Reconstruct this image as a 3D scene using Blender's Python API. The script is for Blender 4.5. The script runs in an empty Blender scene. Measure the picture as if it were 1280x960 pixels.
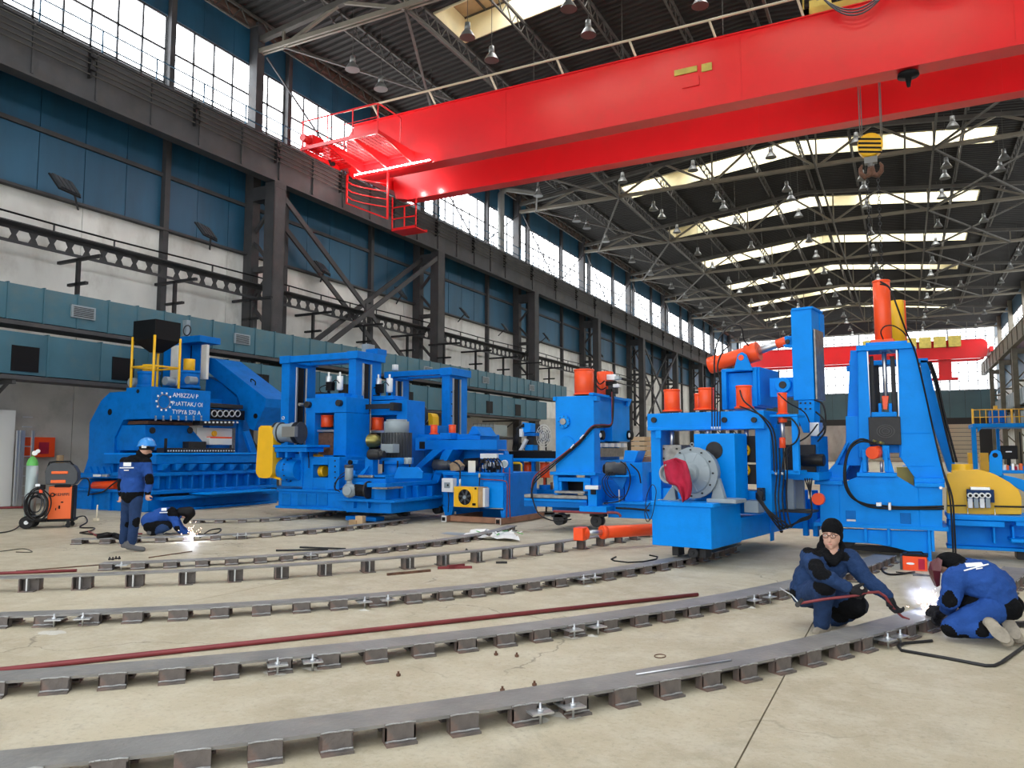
import bpy, math, random
from mathutils import Vector, Matrix
from math import sin, cos, pi, radians as R, atan2, sqrt
random.seed(7)
SC = bpy.context.scene
COL = SC.collection
# ---------------------------------------------------------------- camera
CAMH, YAW, PIT, FPX = 1.6, R(27.0), R(4.94), 961.0
cd = bpy.data.cameras.new('camera'); cam = bpy.data.objects.new('camera', cd); COL.objects.link(cam)
cam.location = (0, 0, CAMH); cam.rotation_euler = (R(90) + PIT, 0, YAW)
cd.sensor_width = 36; cd.lens = 36 * FPX / 1280; cd.clip_end = 600; cd.clip_start = .05
SC.camera = cam
# ---------------------------------------------------------------- world, lights, exposure
W = bpy.data.worlds.new('overcast_sky'); SC.world = W; W.use_nodes = True
_b = W.node_tree.nodes['Background']; _b.inputs[0].default_value = (.86, .93, 1, 1); _b.inputs[1].default_value = 1.3
SC.view_settings.view_transform = 'Standard'; SC.view_settings.look = 'None'
SC.view_settings.exposure = 0.3; SC.view_settings.gamma = 1; SC.view_settings.use_curve_mapping = False
PANE_GLOW = 6.5
SKY_GLOW = 11.0
def area(name, loc, rot, sx, sy, power, colr=(1, 1, 1)):
    l = bpy.data.lights.new(name, 'AREA'); l.shape = 'RECTANGLE'; l.size = sx; l.size_y = sy; l.energy = power; l.color = colr
    o = bpy.data.objects.new(name, l); COL.objects.link(o); o.location = loc; o.rotation_euler = rot; return o
# added fill light behind the camera, for daylight from the open near end
area('rear_fill', (-3, -9, 6), (R(76), 0, R(8)), 26, 11, 980, (1, .97, .92))
# ---------------------------------------------------------------- materials
MT = {}
def mat(name, col, rough=.5, metal=0, bump=0, bscale=20, var=0, vscale=4, dirt=None, dscale=3, damt=.5, emit=0, coat=0, spec=.5, stretch=None):
    m = bpy.data.materials.new(name); m.use_nodes = True; nt = m.node_tree; N = nt.nodes; L = nt.links
    b = N['Principled BSDF']; c4 = (*col, 1)
    b.inputs['Base Color'].default_value = c4; b.inputs['Roughness'].default_value = rough; b.inputs['Metallic'].default_value = metal
    b.inputs['Specular IOR Level'].default_value = spec
    if coat: b.inputs['Coat Weight'].default_value = coat; b.inputs['Coat Roughness'].default_value = .15
    tc = N.new('ShaderNodeTexCoord'); src = tc.outputs['Object']
    if stretch:
        mp = N.new('ShaderNodeMapping'); mp.inputs['Scale'].default_value = stretch; L.new(src, mp.inputs[0]); src = mp.outputs[0]
    out = None
    if var:
        n = N.new('ShaderNodeTexNoise'); n.inputs['Scale'].default_value = vscale; n.inputs['Detail'].default_value = 6; L.new(src, n.inputs['Vector'])
        mr = N.new('ShaderNodeMapRange'); mr.inputs[1].default_value = .3; mr.inputs[2].default_value = .7; mr.inputs[3].default_value = 1 - var; mr.inputs[4].default_value = 1 + var * .6
        L.new(n.outputs[0], mr.inputs[0])
        mx = N.new('ShaderNodeMix'); mx.data_type = 'RGBA'; mx.blend_type = 'MULTIPLY'; mx.inputs[0].default_value = 1; mx.inputs[6].default_value = c4
        cb = N.new('ShaderNodeCombineColor'); [L.new(mr.outputs[0], cb.inputs[i]) for i in range(3)]
        L.new(cb.outputs[0], mx.inputs[7]); out = mx.outputs[2]
    if dirt:
        n2 = N.new('ShaderNodeTexNoise'); n2.inputs['Scale'].default_value = dscale; n2.inputs['Detail'].default_value = 8; n2.inputs['Roughness'].default_value = .65; L.new(src, n2.inputs['Vector'])
        r2 = N.new('ShaderNodeMapRange'); r2.inputs[1].default_value = .5; r2.inputs[2].default_value = .72; r2.inputs[3].default_value = 0; r2.inputs[4].default_value = damt; L.new(n2.outputs[0], r2.inputs[0])
        m2 = N.new('ShaderNodeMix'); m2.data_type = 'RGBA'; m2.inputs[6].default_value = c4; m2.inputs[7].default_value = (*dirt, 1)
        L.new(r2.outputs[0], m2.inputs[0])
        if out: L.new(out, m2.inputs[6])
        out = m2.outputs[2]
    if out: L.new(out, b.inputs['Base Color'])
    if bump:
        n3 = N.new('ShaderNodeTexNoise'); n3.inputs['Scale'].default_value = bscale; n3.inputs['Detail'].default_value = 5; L.new(src, n3.inputs['Vector'])
        bp = N.new('ShaderNodeBump'); bp.inputs['Strength'].default_value = bump; bp.inputs['Distance'].default_value = .02; L.new(n3.outputs[0], bp.inputs['Height']); L.new(bp.outputs[0], b.inputs['Normal'])
    if emit:
        b.inputs['Emission Color'].default_value = c4; b.inputs['Emission Strength'].default_value = emit
    MT[name] = m; return m
mat('blue_half_shaded', (.0, .185, .66), .46, 0, .12, 30, .12, 2.2, dirt=(.0, .11, .36), dscale=5, damt=.4, spec=.15)  # the one blue paint, with the weaker light on the mills put into it
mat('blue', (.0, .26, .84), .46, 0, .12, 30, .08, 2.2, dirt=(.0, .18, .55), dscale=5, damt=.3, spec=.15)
mat('blue_shaded', (.0, .155, .55), .45, 0, .12, 30, .12, 2.2, dirt=(.0, .08, .25), dscale=5, damt=.45, spec=.15)  # same blue again, shade put into the colour for press and recessed parts
mat('red_paint', (.95, .085, .012), .35, 0, .05, 20, .06, 3, spec=.4, coat=.15)
mat('crane_red', (.86, .012, .018), .34, 0, .06, 1.2, .05, .6, dirt=(.5, .05, .03), dscale=.9, damt=.18, coat=.3)
mat('yellow', (.86, .47, .0), .4, 0, 0, 20, .08, 3, coat=.2)
mat('yellow_dull', (.6, .47, .10), .55, 0, 0, 20, .2, 3)
mat('orange', (.9, .14, .02), .45, 0, 0)
mat('steel', (.55, .56, .58), .28, .95)
mat('grey_paint', (.27, .32, .35), .42, .1, .05, 40, .08, 5)
mat('motor_dark', (.05, .055, .062), .45, .1, 0, 20, .15, 6)
mat('black', (.005, .005, .006), .5, spec=.2)
mat('rubber', (.006, .006, .007), .42, spec=.3)
mat('black_steel', (.022, .022, .024), .5, .3, .2, 20, .3, 8)
mat('machined', (.30, .29, .27), .45, .8, .1, 60, .3, 12)
mat('rust', (.16, .08, .05), .8, .2, .5, 40, .4, 9)
mat('rail_plate', (.25, .245, .235), .5, .3, .25, 30, .22, 3, dirt=(.33, .30, .26), dscale=5, damt=.6)
mat('rail_bracket', (.16, .14, .13), .6, .25, .3, 40, .35, 7, dirt=(.26, .13, .09), dscale=3, damt=.8)
mat('weld_bead', (.50, .50, .50), .4, .8, .8, 90)
mat('zinc', (.62, .64, .66), .35, .85)
mat('struct_grey', (.058, .058, .062), .7, .1, .2, 12, .25, 1.5, dirt=(.09, .075, .065), dscale=1.3, damt=.5)
mat('struct_roof', (.075, .068, .058), .7, .1, 0, 12, .25, 2)
mat('struct_lit_tan', (.17, .15, .115), .65, .1, .1, 12, .2, 1.5)  # truss and right-side steel, warm light put into the colour
mat('rust_beam', (.12, .07, .05), .85, 0, .3, 8, .5, 2.5)
mat('deck_dark', (.022, .020, .018), .8, 0, 0, 10, .2, .8)
mat('clad_blue', (.020, .10, .18), .45, .15, 0, 10, .25, .7, dirt=(.02, .05, .075), dscale=.6, damt=.6, stretch=(1, 1, .25))
mat('duct_blue', (.055, .15, .20), .45, .3, .1, 6, .18, .9, dirt=(.13, .17, .16), dscale=1.1, damt=.5)
mat('far_teal', (.13, .27, .32), .6, 0, 0, 10, .1, .5)
mat('wall_white', (.76, .75, .71), .85, 0, .25, 9, .16, .7, dirt=(.42, .38, .33), dscale=.9, damt=.6, stretch=(1, 1, .6))
mat('wall_concrete', (.52, .50, .46), .85, 0, .25, 9, .2, .7, dirt=(.24, .23, .20), dscale=.8, damt=.6)
mat('cream_panel', (.86, .78, .60), .7, 0, 0, 10, .1, .3)
mat('cream_curb', (.75, .66, .42), .7, 0, 0, 10, .15, 1)
mat('dark_slat', (.05, .055, .06), .6)
mat('white_metal', (.72, .72, .70), .5)
mat('lamp_grey', (.22, .22, .21), .4, .4)
mat('wood', (.42, .28, .15), .7, 0, .2, 30, .3, 6)
mat('timber_rust', (.30, .15, .09), .7, 0, .3, 20, .3, 4)
mat('cardboard', (.55, .38, .22), .8, 0, 0, 10, .1)
mat('brass', (.30, .26, .08), .35, .8, 0, 20, .2, 2)
mat('cloth_red', (.46, .012, .05), .85, 0, .3, 30, .2, 8)
mat('green', (.10, .42, .08), .4)
mat('bottle_grey', (.34, .40, .40), .35, .2)
mat('glass_bowl', (.85, .88, .88), .15)
mat('pipe_red', (.22, .035, .04), .45, .2, .1, 30, .2, 4)
mat('cream_pipe', (.55, .47, .33), .5)
mat('dust', (.56, .54, .48), .95, 0, .4, 60)
mat('text_white', (.85, .87, .9), .6)
mat('text_black', (.02, .02, .02), .6)
mat('plastic_white', (.8, .8, .78), .4)
mat('board_tan', (.50, .38, .24), .7, 0, 0, 10, .2, 2)
# people
mat('jacket_blue', (.02, .075, .30), .85, 0, .5, 45, .22, 6, spec=.2)
mat('trouser_blue', (.02, .045, .12), .88, 0, .5, 45, .25, 6, spec=.2)
mat('workwear_black', (.007, .0075, .009), .9, 0, .5, 60, .3, 8, spec=.1)
mat('skin', (.62, .36, .27), .55)
mat('lips', (.50, .20, .17), .5)
mat('shoe_tan', (.34, .30, .24), .8, 0, .4, 60, .25, 12)
mat('boot_grey', (.10, .10, .105), .7, 0, .2, 60)
mat('helmet_blue', (.02, .25, .68), .35, coat=.3)
mat('glove_dark', (.018, .018, .021), .85, 0, .3, 60, spec=.2)
mat('jacket_navy', (.018, .045, .125), .85, 0, .5, 45, .25, 6, spec=.2)
mat('mask_red', (.10, .015, .02), .35)
def emis(name, col, s):
    m = bpy.data.materials.new(name); m.use_nodes = True; N = m.node_tree.nodes; N.clear()
    e = N.new('ShaderNodeEmission'); e.inputs[0].default_value = (*col, 1); e.inputs[1].default_value = s
    o = N.new('ShaderNodeOutputMaterial'); m.node_tree.links.new(e.outputs[0], o.inputs[0]); MT[name] = m
emis('pane_lit', (.93, .97, 1), PANE_GLOW); emis('sky_lit', (.95, .98, 1), SKY_GLOW)
emis('pane_far', (.93, .97, 1), 2.4); emis('arc_glow', (.75, .82, 1), 260); emis('spark_glow', (1, .72, .55), 22); emis('sun_patch_glow', (1, .96, .9), 40)
def floor_mat():
    m = bpy.data.materials.new('floor_concrete'); m.use_nodes = True; nt = m.node_tree; N = nt.nodes; L = nt.links; b = N['Principled BSDF']
    b.inputs['Roughness'].default_value = .62; b.inputs['Specular IOR Level'].default_value = .35
    g = N.new('ShaderNodeNewGeometry'); P = g.outputs['Position']
    def noise(s, d=6, r=.6, dist=0):
        n = N.new('ShaderNodeTexNoise'); n.inputs['Scale'].default_value = s; n.inputs['Detail'].default_value = d; n.inputs['Roughness'].default_value = r; n.inputs['Distortion'].default_value = dist; L.new(P, n.inputs['Vector']); return n.outputs[0]
    def mr(i, a, b_, c, d):
        n = N.new('ShaderNodeMapRange'); n.inputs[1].default_value = a; n.inputs[2].default_value = b_; n.inputs[3].default_value = c; n.inputs[4].default_value = d; L.new(i, n.inputs[0]); return n.outputs[0]
    def mix(f, a, c):
        n = N.new('ShaderNodeMix'); n.data_type = 'RGBA'; L.new(f, n.inputs[0])
        for k, v in ((6, a), (7, c)):
            if isinstance(v, tuple): n.inputs[k].default_value = (*v, 1)
            else: L.new(v, n.inputs[k])
        return n.outputs[2]
    c = mix(mr(noise(.55), .35, .65, 0, 1), (.39, .335, .235), (.52, .46, .335))
    c = mix(mr(noise(2.6, 8, .75), .45, .70, 0, .75), c, (.60, .56, .45))
    c = mix(mr(noise(.9, 10, .72, .6), .56, .72, 0, .55), c, (.25, .225, .175))
    c = mix(mr(noise(26, 4, .7), .52, .75, 0, .5), c, (.24, .21, .155)); c = mix(mr(noise(110, 3, .7), .56, .72, 0, .45), c, (.62, .57, .45)); c = mix(mr(noise(1.1, 12, .75, 1.2), .60, .68, 0, .5), c, (.27, .235, .17))
    v = N.new('ShaderNodeTexVoronoi'); v.feature = 'DISTANCE_TO_EDGE'; v.inputs['Scale'].default_value = .33
    wn = N.new('ShaderNodeTexNoise'); wn.inputs['Scale'].default_value = 1.7; wn.inputs['Detail'].default_value = 7; L.new(P, wn.inputs['Vector'])
    va = N.new('ShaderNodeVectorMath'); va.operation = 'MULTIPLY_ADD'; va.inputs[1].default_value = (.9, .9, .9); L.new(wn.outputs['Color'], va.inputs[0]); L.new(P, va.inputs[2]); L.new(va.outputs[0], v.inputs['Vector'])
    crack = mr(v.outputs[0], 0, .005, 1, 0); msk = mr(noise(.4, 2), .50, .56, 0, .7)
    mm = N.new('ShaderNodeMath'); mm.operation = 'MULTIPLY'; L.new(crack, mm.inputs[0]); L.new(msk, mm.inputs[1])
    c = mix(mm.outputs[0], c, (.13, .11, .085))
    L.new(c, b.inputs['Base Color'])
    bp = N.new('ShaderNodeBump'); bp.inputs['Strength'].default_value = .25; bp.inputs['Distance'].default_value = .01; L.new(noise(9, 8, .7), bp.inputs['Height']); L.new(bp.outputs[0], b.inputs['Normal'])
    MT['floor'] = m
floor_mat()
# ---------------------------------------------------------------- back-projection onto real planes (survey of the photograph)
_F = Vector((-sin(YAW) * cos(PIT), cos(YAW) * cos(PIT), sin(PIT))); _Rt = Vector((cos(YAW), sin(YAW), 0)); _U = _Rt.cross(_F); _C = Vector((0, 0, CAMH))
def ray(x, y): return _F * FPX + _Rt * (x - 640) - _U * (y - 480)
class Frame:
    """A local frame on the floor: origin (ox,oy), turned by deg; finds where a sight line meets one of its planes."""
    def __init__(s, ox=0, oy=0, deg=0):
        s.o = Vector((ox, oy, 0)); s.a = R(deg); s.M = Matrix.Rotation(-s.a, 3, 'Z')
    def _ld(s, x, y): return s.M @ (_C - s.o), s.M @ ray(x, y)
    def Y(s, x, y, yl):
        c, d = s._ld(x, y); return c + d * ((yl - c.y) / d.y)
    def X(s, x, y, xl):
        c, d = s._ld(x, y); return c + d * ((xl - c.x) / d.x)
    def Z(s, x, y, z):
        c, d = s._ld(x, y); return c + d * ((z - c.z) / d.z)
    def top(s, x, y, z=0): return s.Z(x, y, z)
WF = Frame()
# ---------------------------------------------------------------- mesh builder
def sort2(a, b): return (a, b) if a < b else (b, a)
class M:
    def __init__(s): s.v = []; s.f = []; s.sm = []
    def add(s, vs, fs, smooth=False):
        o = len(s.v); s.v += [tuple(p) for p in vs]
        for f in fs:
            s.f.append(tuple(i + o for i in f)); s.sm.append(smooth if isinstance(smooth, bool) else smooth(f))
        return s
    def b(s, x0, x1, y0, y1, z0, z1):
        x0, x1 = sort2(x0, x1); y0, y1 = sort2(y0, y1); z0, z1 = sort2(z0, z1)
        return s.add([(x0, y0, z0), (x1, y0, z0), (x1, y1, z0), (x0, y1, z0), (x0, y0, z1), (x1, y0, z1), (x1, y1, z1), (x0, y1, z1)],
                     [(0, 3, 2, 1), (4, 5, 6, 7), (0, 1, 5, 4), (1, 2, 6, 5), (2, 3, 7, 6), (3, 0, 4, 7)])
    def fb(s, F, r, yl, d):
        """box whose front face lies in local plane y=yl and covers photo rectangle r=(x0,y0,x1,y1); d = depth behind it"""
        x0, y0, x1, y1 = r; mx, my = (x0 + x1) / 2, (y0 + y1) / 2
        return s.b(F.Y(x0, my, yl).x, F.Y(x1, my, yl).x, yl, yl + d, F.Y(mx, y0, yl).z, F.Y(mx, y1, yl).z)
    def sb(s, F, r, xl, d):
        """box whose side face lies in local plane x=xl; d = extent along x (negative goes to the left)"""
        x0, y0, x1, y1 = r; mx, my = (x0 + x1) / 2, (y0 + y1) / 2
        return s.b(xl, xl + d, F.X(x0, my, xl).y, F.X(x1, my, xl).y, F.X(mx, y0, xl).z, F.X(mx, y1, xl).z)
    def fp(s, F, pts, yl, d):
        """prism: photo outline pts on local plane y=yl, pushed back by d"""
        return s.prism([(F.Y(x, y, yl).x, F.Y(x, y, yl).z) for x, y in pts], 'y', yl, yl + d)
    def sp(s, F, pts, xl, d):
        return s.prism([(F.X(x, y, xl).y, F.X(x, y, xl).z) for x, y in pts], 'x', xl, xl + d)
    def prism(s, p2, ax, a, b_):
        n = len(p2)
        def mk(u, w, t): return {'x': (t, u, w), 'y': (u, t, w), 'z': (u, w, t)}[ax]
        vs = [mk(u, w, a) for u, w in p2] + [mk(u, w, b_) for u, w in p2]
        ar = sum(p2[i][0] * p2[(i + 1) % n][1] - p2[(i + 1) % n][0] * p2[i][1] for i in range(n))
        fl = (ar > 0) ^ (ax == 'y') ^ (b_ < a)
        fs = [tuple(range(n)), tuple(range(2 * n - 1, n - 1, -1))] + [(i, i + n, (i + 1) % n + n, (i + 1) % n) for i in range(n)]
        if fl: fs = [tuple(reversed(f)) for f in fs]
        return s.add(vs, fs)
    def bar(s, p0, p1, w, h=None, up=(0, 0, 1)):
        h = h or w; p0 = Vector(p0); p1 = Vector(p1); d = (p1 - p0).normalized(); u = Vector(up)
        if abs(d.dot(u)) > .97: u = Vector((1, 0, 0)) if abs(d.x) < .9 else Vector((0, 1, 0))
        sd = d.cross(u).normalized(); u = sd.cross(d)
        vs = [p + sd * (a * w / 2) + u * (b_ * h / 2) for p in (p0, p1) for a, b_ in ((-1, -1), (1, -1), (1, 1), (-1, 1))]
        return s.add(vs, [(0, 1, 2, 3), (7, 6, 5, 4), (0, 4, 5, 1), (1, 5, 6, 2), (2, 6, 7, 3), (3, 7, 4, 0)])
    def cyl(s, p0, p1, r0, r1=None, n=16):
        r1 = r0 if r1 is None else r1; p0 = Vector(p0); p1 = Vector(p1); d = (p1 - p0).normalized()
        u = Vector((0, 0, 1)) if abs(d.z) < .9 else Vector((1, 0, 0)); a = d.cross(u).normalized(); b_ = d.cross(a)
        vs = [p + (a * cos(2 * pi * i / n) + b_ * sin(2 * pi * i / n)) * r for p, r in ((p0, r0), (p1, r1)) for i in range(n)]
        fs = [(i, (i + 1) % n, (i + 1) % n + n, i + n) for i in range(n)] + [tuple(range(n - 1, -1, -1)), tuple(range(n, 2 * n))]
        return s.add(vs, fs, lambda f: len(f) == 4)
    def tube(s, pts, r, n=8, close=False):
        P = [Vector(p) for p in pts]; k = len(P); vs = []; a = None
        for i, p in enumerate(P):
            d = (P[(i + 1) % k] - P[i - 1]) if close else (P[min(i + 1, k - 1)] - P[max(i - 1, 0)])
            if d.length < 1e-9: d = Vector((0, 0, 1))
            d.normalize()
            if a is None: a = d.cross(Vector((0, 0, 1)) if abs(d.z) < .9 else Vector((1, 0, 0))).normalized()
            else: a = (a - d * a.dot(d)).normalized()
            b_ = d.cross(a); rr = r[i] if isinstance(r, (list, tuple)) else r
            vs += [p + (a * cos(2 * pi * j / n) + b_ * sin(2 * pi * j / n)) * rr for j in range(n)]
        fs = [(i * n + j, i * n + (j + 1) % n, ((i + 1) % k) * n + (j + 1) % n, ((i + 1) % k) * n + j) for i in range(k if close else k - 1) for j in range(n)]
        s.add(vs, fs, True)
        if not close: s.add(vs[:n], [tuple(range(n - 1, -1, -1))]); s.add(vs[-n:], [tuple(range(n))])
        return s
    def lathe(s, p0, ax, prof, n=20):
        """prof = [(distance along ax, radius)...]"""
        p0 = Vector(p0); d = Vector(ax).normalized(); u = Vector((0, 0, 1)) if abs(d.z) < .9 else Vector((1, 0, 0)); a = d.cross(u).normalized(); b_ = d.cross(a)
        vs = [p0 + d * t + (a * cos(2 * pi * i / n) + b_ * sin(2 * pi * i / n)) * max(r, 1e-4) for t, r in prof for i in range(n)]
        m = len(prof); fs = [(j * n + i, j * n + (i + 1) % n, (j + 1) * n + (i + 1) % n, (j + 1) * n + i) for j in range(m - 1) for i in range(n)]
        s.add(vs, fs, True); s.add(vs[:n], [tuple(range(n - 1, -1, -1))]); return s.add(vs[-n:], [tuple(range(n))])
    def ball(s, c, r, n=12, sc=(1, 1, 1)):
        c = Vector(c); m = n // 2
        vs = [c + Vector((sc[0] * r * sin(pi * j / m) * cos(2 * pi * i / n), sc[1] * r * sin(pi * j / m) * sin(2 * pi * i / n), -sc[2] * r * cos(pi * j / m))) for j in range(m + 1) for i in range(n)]
        return s.add(vs, [(j * n + i, j * n + (i + 1) % n, (j + 1) * n + (i + 1) % n, (j + 1) * n + i) for j in range(m) for i in range(n)], True)
    def mesh(s, name, m):
        me = bpy.data.meshes.new(name); me.from_pydata(s.v, [], s.f); me.polygons.foreach_set('use_smooth', s.sm); me.update()
        me.materials.append(MT[m] if isinstance(m, str) else m); return me
def link(name, me, parent=None, loc=None, bev=0):
    o = bpy.data.objects.new(name, me); COL.objects.link(o)
    if parent: o.parent = parent
    if loc is not None: o.location = loc
    if bev:
        md = o.modifiers.new('edge', 'BEVEL'); md.width = bev; md.segments = 1; md.limit_method = 'ANGLE'; md.angle_limit = R(50); md.harden_normals = False
    return o
def obj(name, m, mt, parent=None, loc=None, bev=0, label=None):
    o = link(name, m.mesh(name, mt), parent, loc, bev)
    if label: o['label'] = label
    return o
def tag(o, label, cat, group=None, kind=None):
    if label: o['label'] = label
    if cat: o['category'] = cat
    if group: o['group'] = group
    if kind: o['kind'] = kind
    return o
def thing(name, label, cat, loc=(0, 0, 0), rz=0, group=None, kind=None):
    o = bpy.data.objects.new(name, None); COL.objects.link(o); o.location = loc; o.rotation_euler = (0, 0, rz); o.empty_display_size = .2
    return tag(o, label, cat, group, kind)
def struct(name, m, mt, parent=None, label=None):
    o = obj(name, m, mt, parent)
    if not parent: o['kind'] = 'structure'
    if label: o['label'] = label
    return o
def dup(root, loc=None, rz=None, label=None, scale=None):
    r = root.copy(); COL.objects.link(r)
    for ch in root.children:
        c = ch.copy(); COL.objects.link(c); c.parent = r
        for g in ch.children:
            d = g.copy(); COL.objects.link(d); d.parent = c
    if loc is not None: r.location = loc
    if rz is not None: r.rotation_euler = (0, 0, rz)
    if label: r['label'] = label
    if scale: r.scale = scale
    return r
ORD = ['first', 'second', 'third', 'fourth', 'fifth', 'sixth', 'seventh', 'eighth', 'ninth', 'tenth', 'eleventh', 'twelfth', 'thirteenth', 'fourteenth', 'fifteenth', 'sixteenth', 'seventeenth', 'eighteenth', 'nineteenth', 'twentieth', 'twenty-first', 'twenty-second', 'twenty-third', 'twenty-fourth', 'twenty-fifth', 'twenty-sixth', 'twenty-seventh', 'twenty-eighth', 'twenty-ninth', 'thirtieth']
def ordn(i): return ORD[i] if i < len(ORD) else 'last'
# ================================================================ THE HALL
XL, XR, YF = -23.5, 11.9, 128.0
YS = -6.0
XM = (XL + XR) / 2
def zr(x): return 21.1 - 1.9 / 17.7 * abs(x - XM)
TR = [22.4 + 12 * k for k in range(9)]
# floor: slabs with recessed joints
flo = thing('floor', None, None, kind='structure')
obj('floor_base', M().b(XL - .5, XR + .5, YS - 12, YF + 1, -.4, -.03), 'wall_concrete', flo)
jx = [XL - .5] + [-.83 + 6 * k for k in range(-3, 3)] + [XR + .5]
jy = [YS - 12, -6.2, 5 - 5.2, 11.8, 23.8, 35.8, 59.8, 95.8, YF + 1]
for i in range(len(jx) - 1):
    for j in range(len(jy) - 1):
        obj('slab', M().b(jx[i] + .005, jx[i + 1] - .005, jy[j] + .004, jy[j + 1] - .004, -.2, 0), 'floor', flo)
# left wall
wl = thing('wall_left', None, None, kind='structure')
obj('backing', M().b(XL - .3, XL - .06, YS, YF, 0, 14.2).b(XL - .3, XL - .06, YS, YF, 17.5, 19.4), 'wall_concrete', wl)
for k in range(22):
    y0 = YS + .4 + 6 * k
    if y0 + 6 > YF: break
    for q in range(4 if y0 < 40 else 1):
        w = 1.5 if y0 < 40 else 6
        obj('cladding_panel', M().b(XL - .05, XL + random.uniform(.0, .012), y0 + q * w + .012, y0 + q * w + w - .012, 9.5, 11.45), 'clad_blue', wl)
        obj('cladding_panel', M().b(XL - .05, XL + random.uniform(.0, .012), y0 + q * w + .012, y0 + q * w + w - .012, 11.5, 14.1), 'clad_blue', wl)
        obj('cladding_panel', M().b(XL - .05, XL + random.uniform(.0, .012), y0 + q * w + .012, y0 + q * w + w - .012, 17.52, 19.2), 'clad_blue', wl)
    for q in range(2):
        obj('wall_panel', M().b(XL - .05, XL + .01, y0 + 3 * q + .01, y0 + 3 * q + 2.99, 6.3, 9.46), 'wall_white', wl)
        obj('wall_panel', M().b(XL - .05, XL + .0, y0 + 3 * q + .01, y0 + 3 * q + 2.99, 4.0, 6.28), 'wall_white', wl)
        obj('concrete_panel', M().b(XL - .05, XL + .02, y0 + 3 * q + .01, y0 + 3 * q + 2.99, 0, 3.98), 'wall_concrete', wl)
m = M()
for k in range(-1, 22): m.b(XL, XL + .22, YS + .4 + 6 * k - .11 + 6, YS + .4 + 6 * k + .11 + 6, 4, 19.2)
m.b(XL, XL + .1, YS, YF, 11.42, 11.56)
obj('wall_posts', m, 'struct_grey', wl); wl.children[-1]['kind'] = 'stuff'
obj('cornice', M().b(XL, XL + .25, YS, YF, 9.44, 9.52), 'struct_grey', wl)
obj('eave_beam', M().b(XL, XL + .35, YS, YF, 19.0, 19.5), 'rust_beam', wl)
# clerestory windows, six-metre bays
PR = [13.95, 14.95, 16.2, 17.45]
def window(n, y0, y1, x, nd, near):
    w = thing('window_%d' % n, None, None, kind='structure')
    fr = M(); nc = 6; s = (y1 - y0) / nc; xo = x - .05 * nd
    for i in range(nc + 1): fr.b(x - .03, x + .03, y0 + i * s - .03, y0 + i * s + .03, PR[0], PR[-1])
    for z in PR: fr.b(x - .03, x + .03, y0, y1, z - .035, z + .035)
    obj('window_frame', fr, 'struct_grey', w)
    if near:
        me = M().b(xo - .006, xo + .006, -s / 2 + .02, s / 2 - .02, -.5, .5).mesh('pane', 'pane_lit')
        for i in range(nc):
            for j in range(3):
                o = link('pane', me, w, (0, y0 + (i + .5) * s, (PR[j] + PR[j + 1]) / 2)); o.scale = (1, 1, PR[j + 1] - PR[j] - .03)
    else:
        pm = M()
        for i in range(nc):
            for j in range(3): pm.b(xo - .006, xo + .006, y0 + i * s + .02, y0 + i * s + s - .02, PR[j] + .02, PR[j + 1] - .02)
        obj('panes', pm, 'pane_lit', w)['kind'] = 'stuff'
wn = 1
for k in range(0, 20):
    y0 = YS + .4 + 6 * k + 6
    if y0 + 6 > YF: break
    window(wn, y0 + .15, y0 + 5.85, XL - .02, 1, 10 <= y0 < 47); wn += 1
# runway walkway rail, girder, conductor bars (left)
def girder(side, X, sgn, y0, y1, label):
    g = thing('runway_girder', label, 'girder', (0, 0, 0))
    obj('web', M().b(X - sgn * .03, X - sgn * .05, y0, y1, 12.3, 13.85), 'struct_grey' if side == 'l' else 'struct_lit_tan', g)
    obj('flange', M().b(X, X - sgn * .45, y0, y1, 12.22, 12.3).b(X + sgn * .02, X - sgn * .5, y0, y1, 13.8, 13.88), 'struct_grey' if side == 'l' else 'struct_lit_tan', g)
    me = M().b(-.1 if sgn > 0 else 0, 0 if sgn > 0 else .1, -.03, .03, -.75, .75).mesh('stiffener', MT['struct_grey' if side == 'l' else 'struct_lit_tan'])
    y = y0 + 1
    while y < y1:
        link('stiffener', me, g, (X - sgn * .0 + sgn * .04, y, 13.05)); y += 1.95 if y < 40 else 3.9
    obj('crane_rail', M().b(X - sgn * .2, X - sgn * .3, y0, y1, 13.88, 14.02), 'black_steel', g)
    return g
g = girder('l', -21.75, 1, YS, YF, 'long dark grey crane runway girder along the left wall')
m = M()
for i in range(5): m.b(-21.66, -21.62, YS, YF, 12.98 + .17 * i, 13.01 + .17 * i)
obj('conductor_bar', m, 'struct_roof', g)
m = M(); y = 10.3
while y < YF: m.b(-21.75, -21.6, y, y + .05, 12.9, 13.8); m.b(-21.6, -21.5, y - .08, y + .12, 13.5, 13.6).b(-21.6, -21.5, y - .08, y + .12, 13.1, 13.2); y += 3.9
obj('conductor_bracket', m, 'black_steel', g)['kind'] = 'stuff'
wk = thing('walkway', 'narrow inspection walkway with thin handrails along the clerestory windows', 'walkway')
obj('walkway_deck', M().b(-23.3, -22.2, YS, YF, 13.86, 13.92), 'struct_grey', wk)
m = M()
for z in (14.45, 14.95): m.b(-22.34, -22.3, YS, YF, z, z + .035)
y = YS + 1
while y < YF: m.b(-22.34, -22.3, y, y + .04, 13.9, 14.98); y += 2
obj('handrail', m, 'clad_blue', wk)
girder('r', 10.16, -1, YS, YF, 'crane runway girder of tan-lit steel along the right side of the hall')
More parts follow.
